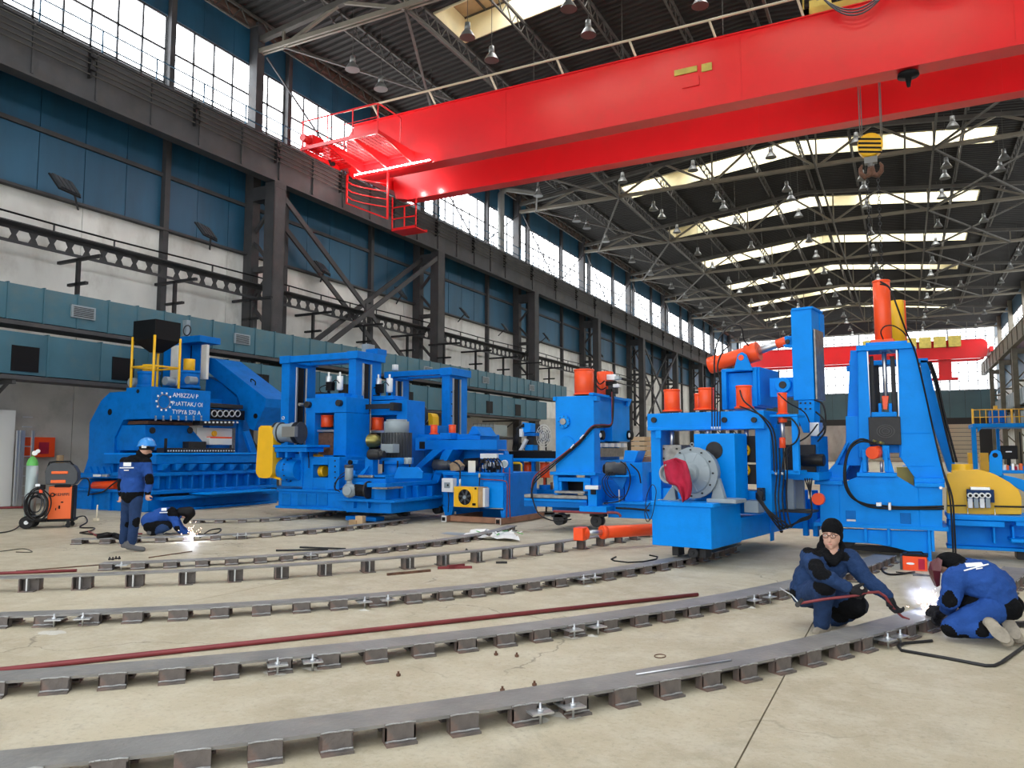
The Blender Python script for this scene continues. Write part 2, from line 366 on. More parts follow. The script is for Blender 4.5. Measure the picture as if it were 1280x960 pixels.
# column frames
COLY = [10.4 + 12 * k for k in range(10)]
def column(xf, xb, sgn, mt):
    c = thing('column_frame', '', 'column', group='column frames carrying the crane runway')
    m = M(); d = sgn
    m.b(xf - .03, xf + .03, -.25, .25, 0, 12.2)      # web
    m.b(xf - .24, xf + .24, -.34, -.28, 0, 12.2).b(xf - .24, xf + .24, .28, .34, 0, 12.2).b(xf + sgn * .2, xf + sgn * .24, -.34, .34, 0, 12.2)
    obj('front_leg', m, mt, c)
    m = M().b(xb - .22, xb + .22, -.2, .2, 0, 19.2); obj('back_leg', m, mt, c)
    m = M().b(xf, xb, -.2, .2, 11.6, 12.15).b(xf - .25, xf + .25, -.32, .32, 12.0, 12.22); obj('cap_beam', m, mt, c)
    for z0, z1 in ((1, 3.6), (3.6, 6.2), (6.2, 8.8), (8.8, 11.5)):
        m = M().bar((xf, 0, z0), (xb, 0, (z0 + z1) / 2), .12, .12).bar((xb, 0, (z0 + z1) / 2), (xf, 0, z1), .12, .12); obj('brace', m, mt, c)
    obj('batten', M().b(xf, xb, -.12, .12, 8.7, 8.9).b(xf, xb, -.12, .12, 6.1, 6.3), mt, c)
    return c
cl = column(-22.0, -23.25, 1, 'struct_grey'); cr = column(10.5, 11.65, -1, 'struct_lit_tan')
for i, y in enumerate(COLY):
    lb = 'dark steel column frame by the left wall, %s from the near end' % ordn(i)
    o = cl if i == 0 else dup(cl); o.location = (0, y, 0); o['label'] = lb
    lb = 'tan-lit steel column frame by the right wall, %s from the far end' % ordn(len(COLY) - 1 - i)
    o = cr if i == 0 else dup(cr); o.location = (0, y, 0); o['label'] = lb
# X bracing between left columns
def xbrace(y0, y1, label):
    b = thing('cross_bracing', label, 'bracing')
    for x in (-21.95, -23.0):
        obj('brace', M().bar((x, y0 + .2, 11.9), (x, y1 - .2, 4.2), .09, .22), 'struct_grey', b)
        obj('brace', M().bar((x + .1, y1 - .2, 11.9), (x + .1, y0 + .2, 4.2), .09, .22), 'struct_grey', b)
    obj('gusset', M().b(-21.98, -21.84, (y0 + y1) / 2 - .3, (y0 + y1) / 2 + .3, 7.75, 8.35), 'struct_grey', b)
xbrace(22.4, 34.4, 'large steel cross bracing between the two nearest columns on the left wall')
xbrace(70.4, 82.4, 'steel cross bracing in a far bay of the left wall')
# upper bracing at clerestory
for k, y in enumerate([22.4 + 12 * i for i in range(6)]):
    b = thing('wind_brace', 'thin diagonal rods before the clerestory windows, %s bay from the front' % ordn(k), 'bracing', group='wind braces in front of the clerestory')
    obj('rod', M().bar((-22.9, y + .2, 17.8), (-22.9, y + 5.9, 14.1), .06), 'struct_grey', b)
    obj('rod', M().bar((-22.9, y + 11.8, 17.8), (-22.9, y + 6.1, 14.1), .06), 'struct_grey', b)
# ducts on the left wall
def duct(label, x0, x1, z0, z1, y0, y1, step, vents, kind, seam=True):
    d = thing('air_duct', label, 'duct')
    me = M().b(x0, x1, .012, step - .012, z0, z1).mesh('duct_section', 'duct_blue')
    fl = M().b(x0 - .01, x1 + .03, -.02, .02, z0 - .02, z1 + .03).mesh('flange', 'duct_blue')
    y = y0
    while y < y1 - .1:
        link('duct_section', me, d, (0, y, 0)); link('flange', fl, d, (0, y, 0)); y += step
    obj('bottom_rail', M().b(x0, x1 + .04, y0, y1, z0 - .14, z0 - .03), 'struct_grey', d)
    if kind == 'grille':
        fr = M().b(-.02, .05, -.36, .36, -.18, .18).mesh('grille_frame', 'grey_paint'); sl = M()
        for i in range(6): sl.b(.05, .065, -.3, .3, -.14 + i * .05, -.12 + i * .05)
        sl = sl.mesh('slats', 'black_steel')
        for v in vents: link('grille_frame', fr, d, (x1 + .01, v, (z0 + z1) / 2)); link('grille_slats', sl, d, (x1 + .01, v, (z0 + z1) / 2))
    else:
        hole = M().b(-.3, .03, -.36, .36, -.34, .34).mesh('outlet', 'black')
        for v in vents: link('outlet', hole, d, (x1, v, z0 + .42))
    return d
duct('upper blue-grey sheet metal air duct with small grilles on the left wall', -21.7, -20.9, 5.07, 6.02, 5.0, 48.6, .966, [13.85, 19.8, 25.8, 31.8, 37.7, 43.7], 'grille')
duct('lower blue-grey sheet metal air duct with square black outlets', -21.7, -20.9, 3.62, 4.74, 5.0, 45.0, 1.58, [12.3, 15.2, 20.8, 25.6, 30.2, 33.9, 38.2, 41.8], 'hole')
for i, y in enumerate([12, 18.2, 24, 30, 36, 42]):
    m = M().b(-23.5, -20.9, y, y + .1, 3.36, 3.46).bar((-23.4, y + .05, 2.0), (-21.2, y + .05, 3.38), .07)
    tag(obj('duct_bracket', m, 'struct_grey'), 'dark steel bracket under the ducts, %s from the near end' % ordn(i), 'bracket', 'brackets under the air ducts')
# perforated cable tray beam
ct = thing('cable_tray', 'dark perforated steel beam carrying cables along the left wall', 'cable tray')
m = M(); m.b(-22.74, -22.7, 6, 75, 7.98, 8.08).b(-22.74, -22.7, 6, 75, 7.58, 7.67)
m2 = M().prism([(0, 7.67), (.28, 7.67), (.2, 7.83), (.28, 7.98), (0, 7.98), (.08, 7.83)], 'x', -22.735, -22.705).mesh('web_plate', 'struct_grey'); y = 6
while y < 55: link('web_plate', m2, ct, (0, y, 0)); y += .56
m.b(-22.76, -22.3, 6, 75, 8.08, 8.11)
obj('chords', m, 'struct_grey', ct)
obj('cable', M().tube([(-22.6, 6 + i * 2, 8.42 + .03 * sin(i)) for i in range(36)], .03, 6), 'black', ct)
m = M().b(-22.74, -22.7, 0, .04, 8.1, 8.45).mesh('post', 'struct_grey'); y = 6
while y < 75: link('post', m, ct, (0, y, 0)); y += 2
for i in range(12):
    y = 9.0 + i * 3.35; s = thing('support_stand', 'T-shaped steel stand on the upper duct, %s from the near end' % ordn(i), 'stand', (-21.35, y + 1.6, 6.02), group='T-shaped stands on the upper duct')
    obj('post', M().b(-.05, .05, -.05, .05, 0, 1.15), 'black_steel', s)
    obj('arm', M().b(-.95, 1.0, -.05, .05, 1.1, 1.19), 'black_steel', s); obj('arm', M().b(-.42, .42, -.05, .05, .38, .46), 'black_steel', s)
# wall floodlights on arms
def flood(i, px_, py_, X, label):
    p = WF.X(px_, py_, X); s = thing('floodlight', label, 'floodlight', p, group='square floodlights on the left wall')
    m = M()
    for q in range(4): m.add([(-.05 + a, -.42 + q * .21 + b_, .3 + c - a * .0) for a in (0, .06) for b_ in (.02, .19) for c in (-.55, 0)], [(0, 2, 3, 1), (4, 5, 7, 6), (0, 1, 5, 4), (2, 6, 7, 3), (0, 4, 6, 2), (1, 3, 7, 5)])
    s.rotation_euler = (0, -.65, .3); obj('lamp_bar', m, 'motor_dark', s); obj('frame', M().b(-.1, -.05, -.45, .45, -.28, -.24).b(-.1, -.05, -.45, .45, .3, .34).b(-.1, -.05, -.45, -.41, -.28, .34).b(-.1, -.05, .41, .45, -.28, .34), 'black_steel', s)
    obj('arm', M().bar((-.08, .4, .1), (-.9, 1.6, .3), .05), 'struct_grey', s)
for i, (a, b_) in enumerate([(84, 231), (260, 289), (405, 335), (503, 366), (582, 391), (633, 410), (684, 421), (752, 443)]):
    flood(i, a, b_, -22.3, 'square floodlight on an arm at the blue cladding, %s from the near end' % ordn(i))
# right wall
wr = thing('wall_right', None, None, kind='structure')
obj('backing', M().b(XR + .06, XR + .3, YS, YF, 0, 14.2).b(XR + .06, XR + .3, YS, YF, 17.5, 19.4), 'wall_concrete', wr)
for k in range(22):
    y0 = YS + .4 + 6 * k
    if y0 + 6 > YF: break
    obj('cladding_panel', M().b(XR, XR + .05, y0 + .01, y0 + 5.99, 9.5, 14.1).b(XR, XR + .05, y0 + .01, y0 + 5.99, 17.52, 19.2), 'clad_blue', wr)
    obj('wall_panel', M().b(XR - .01, XR + .05, y0 + .01, y0 + 5.99, 0, 9.46), 'wall_white', wr)
for k in range(0, 20):
    y0 = YS + 6.4 + 6 * k
    if y0 + 6 > YF: break
    window(wn, y0 + .15, y0 + 5.85, XR + .02, -1, False); wn += 1
m = M()
for z0, z1, x0 in ((6.3, 7.9, 10.7), (4.3, 5.6, 10.7)):
    d = thing('air_duct', '%s silvery grey air duct along the right wall' % ('upper' if z0 > 5 else 'lower'), 'duct')
    me = M().b(x0, x0 + 1, .012, 1.5, z0, z1).b(x0 - .03, x0 + 1, -.02, .02, z0, z1 + .03).mesh('duct_section', 'grey_paint')
    y = 40
    while y < 118: link('duct_section', me, d, (0, y, 0)); y += 1.53
# back wall
wb = thing('wall_back', None, None, kind='structure')
obj('backing', M().b(XL, XR, YF + .06, YF + .3, 0, 10.2).b(XL, XR, YF + .06, YF + .3, 19.3, 21.3), 'dark_slat', wb)
for i in range(18):
    w = (XR - XL) / 18; x = XL + i * w
    obj('cladding_panel', M().b(x + .02, x + w - .02, YF, YF + .06, 6.3, 10.25), 'far_teal', wb)
obj('lintel', M().b(XL, XR, YF - .05, YF + .06, 5.4, 6.3), 'dark_slat', wb)
for i in range(9): obj('door_slat', M().b(-6.2, 9.5, YF - .04, YF + .05, .02 + .6 * i, .57 + .6 * i), 'cream_panel', wb)
obj('end_panel', M().b(XL, -6.2, YF - .02, YF + .06, 0, 5.4), 'wall_white', wb)
for bx in range(6):
    x0 = XL + .2 + bx * 5.9; w = thing('window_%d' % wn, None, None, kind='structure'); wn += 1
    f = M()
    for i in range(6): f.b(x0 + i * 1.16 - .04, x0 + i * 1.16 + .04, YF, YF + .1, 10.3, 19.3)
    for j in range(8): f.b(x0, x0 + 5.8, YF, YF + .1, 10.3 + j * 1.28 - .04, 10.3 + j * 1.28 + .04)
    obj('window_frame', f, 'struct_grey', w); pm = M()
    for i in range(5):
        for j in range(7): pm.b(x0 + i * 1.16 + .03, x0 + (i + 1) * 1.16 - .03, YF + .1, YF + .12, 10.3 + j * 1.28 + .03, 10.3 + (j + 1) * 1.28 - .03)
    obj('panes', pm, 'pane_far', w)['kind'] = 'stuff'
# ceiling deck (ribs run across the hall) with skylight openings
SX0, SX1 = -17.0, 5.4
ce = M()
def deck(x0, x1, y0, y1):
    xs = [x0] + ([XM] if x0 < XM < x1 else []) + [x1]
    p = .36; n = max(1, round((y1 - y0) / p)); p = (y1 - y0) / n
    for i in range(n):
        ya = y0 + i * p; prof = [(0, 0), (.3 * p, 0), (.42 * p, .09), (.85 * p, .09), (p, 0)]
        for a, b_ in zip(xs, xs[1:]):
            for (u, h), (v, k) in zip(prof, prof[1:]):
                ce.add([(a, ya + u, zr(a) + h), (b_, ya + u, zr(b_) + h), (b_, ya + v, zr(b_) + k), (a, ya + v, zr(a) + k)], [(3, 2, 1, 0)])
OP = (3.7, 6.2)
prev = YS
for T in [-1.6, 10.4] + TR[:-1]:
    a, b_ = T + OP[0], T + OP[1]
    deck(XL, XR, prev, a); deck(XL, SX0, a, b_); deck(SX1, XR, a, b_); prev = b_
deck(XL, XR, prev, YF)
struct('ceiling', ce, 'deck_dark')
_unused = M().prism([(XL, zr(XL) + .35), (XM, zr(XM) + .35), (XR, zr(XR) + .35), (XR, zr(XR) + .3), (XM, zr(XM) + .3), (XL, zr(XL) + .3)], 'y', YS, YS + .1)
for k, T in enumerate([-1.6, 10.4] + TR[:-1]):
    a, b_ = T + OP[0], T + OP[1]; w = thing('window_%d' % wn, None, None, kind='structure'); wn += 1
    H = 1.15
    cb = M()
    for x0, x1 in ((SX0, XM), (XM, SX1)):
        for yy, t in ((a, -.06), (b_, .06)):
            y0, y1 = sort2(yy, yy + t)
            cb.add([(x0, y0, zr(x0)), (x1, y0, zr(x1)), (x1, y1, zr(x1)), (x0, y1, zr(x0)), (x0, y0, zr(x0) + H), (x1, y0, zr(x1) + H), (x1, y1, zr(x1) + H), (x0, y1, zr(x0) + H)],
                   [(0, 3, 2, 1), (4, 5, 6, 7), (0, 1, 5, 4), (1, 2, 6, 5), (2, 3, 7, 6), (3, 0, 4, 7)])
    for x in (SX0, SX1): cb.b(x - .05, x + .05, a, b_, zr(x), zr(x) + H)
    obj('skylight_curb', cb, 'cream_curb', w)
    n = 20; s = (SX1 - SX0) / n; fr = M()
    for i in range(n + 1):
        x = SX0 + i * s; fr.bar((x, a, zr(x) + H), (x, b_, zr(x) + H), .07, .1)
    for yy in (a, (a + b_) / 2, b_):
        fr.bar((SX0, yy, zr(SX0) + H), (XM, yy, zr(XM) + H), .07, .1); fr.bar((XM, yy, zr(XM) + H), (SX1, yy, zr(SX1) + H), .07, .1)
    obj('skylight_frame', fr, 'struct_roof', w)
    for i in range(n):
        x0 = SX0 + i * s + .03; x1 = x0 + s - .06; board = ((i * 7 + k * 3) % 11 in (0, 4)) or (k == 2 and i in (0, 1))
        z0, z1 = zr(x0) + H + .03, zr(x1) + H + .03
        pm = M().add([(x0, a, z0), (x1, a, z1), (x1, b_, z1), (x0, b_, z0), (x0, a, z0 + .02), (x1, a, z1 + .02), (x1, b_, z1 + .02), (x0, b_, z0 + .02)], [(0, 3, 2, 1), (4, 5, 6, 7), (0, 1, 5, 4), (1, 2, 6, 5), (2, 3, 7, 6), (3, 0, 4, 7)])
        obj('boarded_pane' if board else 'pane', pm, 'board_tan' if board else 'sky_lit', w)
# roof trusses
def truss(mt):
    t = thing('roof_truss', '', 'truss', group='roof trusses across the hall')
    x0, x1 = XL + .4, XR - .4; zb = 17.9
    obj('bottom_chord', M().b(x0, x1, -.14, -.04, zb - .02, zb + .16).b(x0, x1, .04, .14, zb - .02, zb + .16), mt, t)
    zt = lambda x: zr(x) - .75
    obj('top_chord', M().bar((x0, 0, zt(x0)), (XM, 0, zt(XM)), .22, .22).bar((XM, 0, zt(XM)), (x1, 0, zt(x1)), .22, .22), 'struct_roof', t)
    nodes = [-21.8 + 5.96 * i for i in range(6)]
    for i, x in enumerate(nodes):
        obj('vertical', M().bar((x, 0, zb), (x, 0, zt(x)), .09), mt, t)
        for dx in (-2.98, 2.98):
            xx = x + dx
            if x0 < xx < x1: obj('diagonal', M().bar((x, 0, zb), (xx, 0, zt(xx)), .12, .12), mt, t)
    return t
tr = truss('struct_lit_tan')
for i, y in enumerate([-1.6, 10.4] + TR):
    o = tr if i == 0 else dup(tr); o.location = (0, y, 0); o['label'] = 'steel roof truss spanning the hall, %s from the far wall' % ordn(len(TR) + 1 - i)
# purlins: lattice joists along the hall, one per line and bay
PX = [XL + 2.95 * i + .6 for i in range(12)]
def purlin():
    p = thing('roof_purlin', '', 'purlin', group='lattice roof purlins')
    obj('chord', M().b(-.05, .05, 0, 12, -.12, -.02).b(-.04, .04, .8, 11.2, -.72, -.66), 'struct_roof', p)
    m = M(); n = 12
    for i in range(n): m.bar((0, .8 + i * 10.4 / n, -.68), (0, .8 + (i + .5) * 10.4 / n, -.1), .04).bar((0, .8 + (i + .5) * 10.4 / n, -.1), (0, .8 + (i + 1) * 10.4 / n, -.68), .04)
    m.bar((0, 0, -.1), (0, .8, -.68), .05).bar((0, 12, -.1), (0, 11.2, -.68), .05)
    obj('lattice', m, 'struct_roof', p); return p
pu = purlin(); first = True
for k, T in enumerate([10.4] + TR[:7]):
    for j, x in enumerate(PX):
        o = pu if first else dup(pu); first = False; o.location = (x, T, zr(x))
        o['label'] = 'lattice roof purlin, %s from left wall, in the %s visible roof bay' % (ordn(j), ordn(k))
# ties and plan bracing at bottom chord level
for k, T in enumerate(TR[:7]):
    b = thing('roof_bracing', 'plan bracing of steel angles between roof trusses, %s bay beyond the crane' % ordn(k), 'bracing', (0, T, 0), group='plan bracing under the roof')
    for x in (-15.85, -3.95, 2.0): obj('tie', M().b(x - .05, x + .05, 0, 12, 17.85, 17.95), 'struct_roof', b)
    for a, c in ((-21.8, -15.85), (2.0, 8.0)):
        obj('diagonal', M().bar((a, 0, 17.9), (c, 12, 17.9), .1), 'struct_roof', b); obj('diagonal', M().bar((c, 0, 17.9), (a, 12, 17.9), .1), 'struct_roof', b)
# downpipe
dp = obj('rain_pipe', M().tube([(-22.7, 43.0, 13.9), (-22.7, 43.0, 18.2), (-22.5, 43.3, 18.6), (-21.2, 45.6, 18.8)], .22, 12), 'lamp_grey')
tag(dp, 'thick grey rain pipe bending under the roof beside the clerestory', 'pipe')
# high-bay lamps
def lamp():
    l = thing('high_bay_lamp', '', 'lamp', group='bell-shaped high-bay lamps')
    obj('rod', M().cyl((0, 0, 0), (0, 0, 1), .012, n=6), 'struct_roof', l, (0, 0, .55))
    obj('housing', M().cyl((0, 0, .3), (0, 0, .58), .12, .1, n=12), 'lamp_grey', l)
    sh = obj('shade', M().lathe((0, 0, 0), (0, 0, 1), [(0, .30), (.0, .28), (.16, .19), (.3, .09), (.32, .1), (.18, .205), (0, .30)], 16), 'lamp_grey', l)
    obj('bulb', M().ball((0, 0, .1), .09, 8), 'glass_bowl', sh)
    return l
lp = lamp(); first = True
rows = [-19.4, -14.0, -9.9, -5.75, -1.6, 2.65, 5.35, 8.6]
for j, x in enumerate(rows):
    n = 0
    for k, T in enumerate(TR[:8]):
        for dy in ((1.4, 3.3, 7.2) if k < 3 else (1.4, 6.6)):
            if j == 6 and dy > 5: continue
            o = lp if first else dup(lp); first = False
            z = 17.0 + (j * 3 + k) % 3 * .1; o.location = (x, T + dy, z); n += 1
            for c in o.children:
                if c.name.startswith('rod'): c.scale = (1, 1, zr(x) + .05 - z - .55)
            o['label'] = 'bell-shaped hanging lamp, %s from camera in %s row from the left' % (ordn(n - 1), ordn(j))
# ================================================================ CRANES
def crane(Y, label, near):
    c = thing('overhead_crane', label, 'crane', (0, Y, 0))
    zb, zt = 13.58, 15.95
    for nm, y0, t in (('front_girder', 0, .72), ('rear_girder', 3.5, .62)):
        out = [(-20.7, zb), (-21.45, 13.72), (-21.62, 14.35), (-21.62, zt - .5), (-21.2, zt), (9.6, zt), (10.0, zt - .4), (10.0, 14.35), (9.8, 13.75), (9.1, zb)]
        gd = obj(nm, M().prism(out, 'y', y0 + .04, y0 + t - .04), 'crane_red', c)
        obj('flange', M().b(-20.8, 9.2, y0, y0 + t, zb - .03, zb), 'crane_red', gd)
        obj('flange', M().b(-21.2, 9.6, y0 - .05, y0 + t + .05, zt, zt + .04), 'crane_red', gd)
        obj('trolley_rail', M().b(-21.0, 9.4, y0 + .25, y0 + .33, zt + .04, zt + .14), 'black_steel', gd)
        if near:
            for x in (-13.64, -4.53, 3.4): obj('seam_weld', M().b(x, x + .015, y0 + .028, y0 + .042, zb, zt), 'crane_red', gd)
    for x in (-21.95, 10.36):
        obj('end_truck', M().b(x - .2, x + .2, -.9, 5.2, 14.22, 14.9), 'crane_red', c)
        for y in (-.6, 4.9): obj('wheel', M().cyl((x - .08, y, 14.26), (x + .08, y, 14.26), .23, n=20), 'black_steel', c)
    return c
cn = crane(26.2, 'large red double-girder overhead crane spanning the near half of the hall', True)
obj('name_plate', M().b(-6.83, -6.02, -.02, .02, 14.93, 15.14), 'yellow_dull', cn)
obj('name_plate', M().b(-5.86, -5.5, -.02, .02, 14.86, 15.14), 'yellow_dull', cn)
obj('hatch_cover', M().b(-6.55, -5.95, -.02, .02, 14.42, 14.75), 'crane_red', cn)
m = M()
for i in range(4): m.b(-22.0 + i * 1.3, -21.92 + i * 1.3, -2.45, .05, 14.06, 14.2)
pf = obj('platform_frame', m.b(-22.0, -18.0, -2.5, -2.42, 14.05, 14.2).b(-22.0, -18.0, -.08, 0.03, 14.05, 14.2), 'crane_red', cn)
m = M()
for i in range(20): m.b(-21.95 + i * .2, -21.93 + i * .2, -2.42, -.08, 14.16, 14.19)
for j in range(9): m.b(-21.95, -18.05, -2.4 + j * .28, -2.38 + j * .28, 14.15, 14.19)
obj('grating', m, 'crane_red', pf)['kind'] = 'stuff'
for x in (-22.0, -20.7, -19.35, -18.05): obj('gusset', M().prism([(-2.4, 14.1), (0.04, 14.1), (0.04, 13.62)], 'x', x, x + .05), 'crane_red', pf)
rl = obj('railing', M().tube([(-22, -2.45, 15.3), (-18.2, -2.45, 15.3), (-18.05, -2.3, 15.3), (-18.05, -.9, 15.3), (-18.05, -.9, 14.2)], .034, 8).tube([(-22, -2.45, 14.75), (-18.05, -2.45, 14.75)], .015, 6), 'crane_red', cn)
for x in (-21.9, -20.6, -19.3, -18.05): obj('post', M().b(x - .02, x + .02, -2.47, -2.43, 14.2, 15.3), 'crane_red', rl)
# ladder cage and lower basket
cg = obj('cage_frame', M().b(-21.5, -21.43, -.12, -.06, 12.4, 13.7).b(-19.3, -19.22, -.12, -.06, 11.4, 13.6).bar((-21.46, -.09, 12.43), (-19.26, -.09, 11.43), .06), 'crane_red', cn)
for i in range(4):
    z = 12.75 + i * .34
    obj('hoop', M().tube([(-21.46, -.09, z), (-21.1, -.2, z - .25), (-20.4, -.25, z - .52), (-19.7, -.2, z - .72), (-19.26, -.09, z - .82)], .028, 6), 'crane_red', cg)
obj('end_buffer', M().b(-21.9, -21.5, -2.3, -1.6, 14.2, 14.75).cyl((-21.7, -2.3, 14.5), (-21.7, -2.7, 14.5), .16, n=14), 'crane_red', cn)
gl = tag(obj('girder_lamp', M().lathe((.55, 26.55, 13.55), (0, 0, -1), [(0, .1), (.05, .3), (.16, .32), (.2, .1), (.5, .05)], 18), 'black'), 'dark lamp fixed under the front girder of the red crane', 'lamp')
bk = obj('inspection_basket', M().b(-21.3, -19.9, 3.0, 3.06, 12.0, 12.08).b(-21.3, -19.9, 3.9, 3.96, 12.0, 12.08).b(-21.3, -19.9, 3.0, 3.96, 11.96, 12.0).b(-21.3, -21.25, 3, 3.05, 12, 13.6).b(-19.95, -19.9, 3, 3.05, 12, 13.6).b(-20.6, -20.55, 3, 3.05, 12, 13.1).b(-21.3, -19.9, 3, 3.04, 12.5, 12.55).b(-21.3, -19.9, 3, 3.04, 13.05, 13.1), 'crane_red', cn)
# festoon rail and cables
fr = obj('festoon_rail', M().tube([(-21.6, -.25, 16.55), (9.5, -.25, 16.55)], .045, 8), 'cream_pipe', cn)
for i in range(11): obj('bracket', M().bar((-20 + i * 2.9, -.25, 16.53), (-19.85 + i * 2.9, .05, 15.98), .06), 'cream_pipe', fr)
def sag(p0, p1, d, r, n=14):
    p0, p1 = Vector(p0), Vector(p1); return [p0.lerp(p1, i / n) - Vector((0, 0, d * 4 * (i / n) * (1 - i / n))) for i in range(n + 1)]
fx = [-1.9, .3, 3.0, 5.6]
for a, b_ in zip(fx, fx[1:]):
    for q in range(3): obj('festoon_cable', M().tube(sag((a, -.32 - q * .04, 16.4), (b_, -.32 - q * .04, 16.4), .75 + .12 * q, .02), .025, 6), 'motor_dark', cn)
for a in fx: obj('cable_carrier', M().b(a - .12, a + .12, -.4, -.15, 16.35, 16.65), 'lamp_grey', cn)
tl = thing('crane_trolley', 'dull yellow crane trolley on top of the near red crane', 'trolley', (0, 26.2, 0))
obj('frame', M().b(-2.5, 1.6, .3, .45, 16.1, 16.4).b(-2.5, 1.6, 3.7, 3.85, 16.1, 16.4).b(-2.5, -2.3, .3, 3.85, 16.1, 16.4).b(1.4, 1.6, .3, 3.85, 16.1, 16.4).b(-2.4, 1.5, 1.2, 1.35, 16.4, 16.75), 'yellow_dull', tl)
obj('drum', M().cyl((-1.6, 2.2, 16.8), (.6, 2.2, 16.8), .42, n=20), 'yellow_dull', tl)
obj('gearbox', M().b(-2.4, -1.7, 1.6, 2.8, 16.4, 17.4), 'yellow_dull', tl)
obj('motor', M().cyl((.8, 2.0, 16.9), (1.5, 2.0, 16.9), .3, n=16), 'yellow_dull', tl)
obj('handrail', M().b(-2.5, 1.6, .28, .31, 17.35, 17.4).b(-2.5, -2.45, .28, .31, 16.4, 17.4).b(-.4, -.35, .28, .31, 16.4, 17.4).b(1.55, 1.6, .28, .31, 16.4, 17.4).b(-2.5, 1.6, .28, .31, 16.9, 16.93), 'yellow_dull', tl)
hk = thing('hook_block', 'yellow and black striped crane hook block hanging on steel ropes', 'hook', (0, 28.25, 0))
cx, cz = -.66, 11.96
obj('sheave_cover', M().cyl((cx, -.2, cz), (cx, .2, cz), .39, n=28), 'yellow', hk)
m = M()
for q in (-.27, -.12, .03, .18): m.prism([(cx - .36, cz + q + .1), (cx + .34, cz + q - .04), (cx + .34, cz + q - .1), (cx - .36, cz + q + .03)], 'y', -.215, -.2)
obj('stripes', m, 'black', hk)
obj('shank', M().cyl((cx, 0, cz - .8), (cx, 0, cz - .35), .1, n=12).b(cx - .2, cx + .2, -.12, .12, cz - .62, cz - .4), 'lamp_grey', hk)
for s in (-1, 1): obj('hook', M().tube([(cx, 0, cz - .72), (cx + s * .06, 0, cz - 1.0), (cx + s * .2, 0, cz - 1.06), (cx + s * .32, 0, cz - .92), (cx + s * .33, 0, cz - .74), (cx + s * .27, 0, cz - .62)], [.1, .1, .095, .08, .06, .03], 10), 'rust', hk)
for dx, dy in ((-.3, -.1), (-.24, .1), (.34, -.1), (.38, .1)): obj('rope', M().cyl((cx + dx, dy, cz), (cx + dx, dy, 16.2), .018, n=6), 'lamp_grey', hk)
for i, dx in enumerate((-.13, .2)):
    ch = obj('sling_chain', M(), 'black_steel'); bpy.data.objects.remove(ch)
    m = M(); z = cz - 1.05; k = 0
    while z > 5.9:
        a = .045; P = [(cx + dx + (a * cos(t) if k % 2 else 0), 28.25 + (0 if k % 2 else a * cos(t)), z - .07 + .075 * sin(t)) for t in [2 * pi * q / 8 for q in range(8)]]
        m.tube(P, .014, 4, True); z -= .125; k += 1
    m.b(cx + dx - .05, cx + dx + .05, 28.2, 28.3, z - .1, z + .02)
    tag(obj('lifting_chain', m, 'black_steel'), 'dark lifting chain hanging from the crane hook, %s one' % ('left' if i == 0 else 'right'), 'chain', 'lifting chains on the crane hook', 'stuff' if 0 else None)
glow_bar = thing('crane_glow_bar', 'added glowing bar, imitating a sun patch, under the platform end of the near red crane', 'floodlight', (0, 26.2, 0))  # added bar, gives the bright streak of sunlight on the crane end
obj('housing', M().b(-21.1, -17.0, -.2, -.1, 13.46, 13.56), 'crane_red', glow_bar)
obj('tube', M().b(-21.0, -17.1, -.19, -.11, 13.56, 13.62), 'sun_patch_glow', glow_bar)  # glowing strip in place of sunlight on the girder edge
obj('stay', M().bar((-20.8, -.15, 13.5), (-20.8, .1, 13.56), .05).bar((-17.2, -.15, 13.5), (-17.2, .1, 13.56), .05), 'crane_red', glow_bar)
def plight(name, loc, e, colr, r=.1):
    l = bpy.data.lights.new(name, 'POINT'); l.energy = e; l.color = colr; l.shadow_soft_size = r
    o = bpy.data.objects.new(name, l); COL.objects.link(o); o.location = loc; return o
for x in (-20.8, -19.8, -18.8): plight('crane_end_fill', (x, 25.6, 13.1), 22, (1, .9, .85), .15)  # added point lights that brighten the crane's left end
for x in (-20.2, -19.2): plight('crane_end_fill', (x, 29.2, 13.9), 22, (1, .92, .88), .1)  # more added light, for the rear girder
cf = crane(115.5, 'distant red overhead crane near the far wall of the hall', False)
for i in range(7): obj('machine_cover', M().b(-4.6 + i * 1.7, -3.2 + i * 1.7, -.9, -.1, 15.1, 16.5), 'yellow_dull', cf)
obj('handrail', M().b(-21, 9.8, -.7, -.65, 17.5, 17.58).b(-21, 9.8, -.7, -.65, 16.9, 16.95), 'lamp_grey', cf)
for i in range(12): obj('post', M().b(-21 + 2.8 * i, -20.93 + 2.8 * i, -.7, -.65, 16, 17.58), 'lamp_grey', cf)
obj('hoist_column', M().b(4.4, 5.9, 1, 1.8, 11.2, 14.0).b(3.4, 6.6, .8, 2, 10.9, 11.2), 'crane_red', cf)
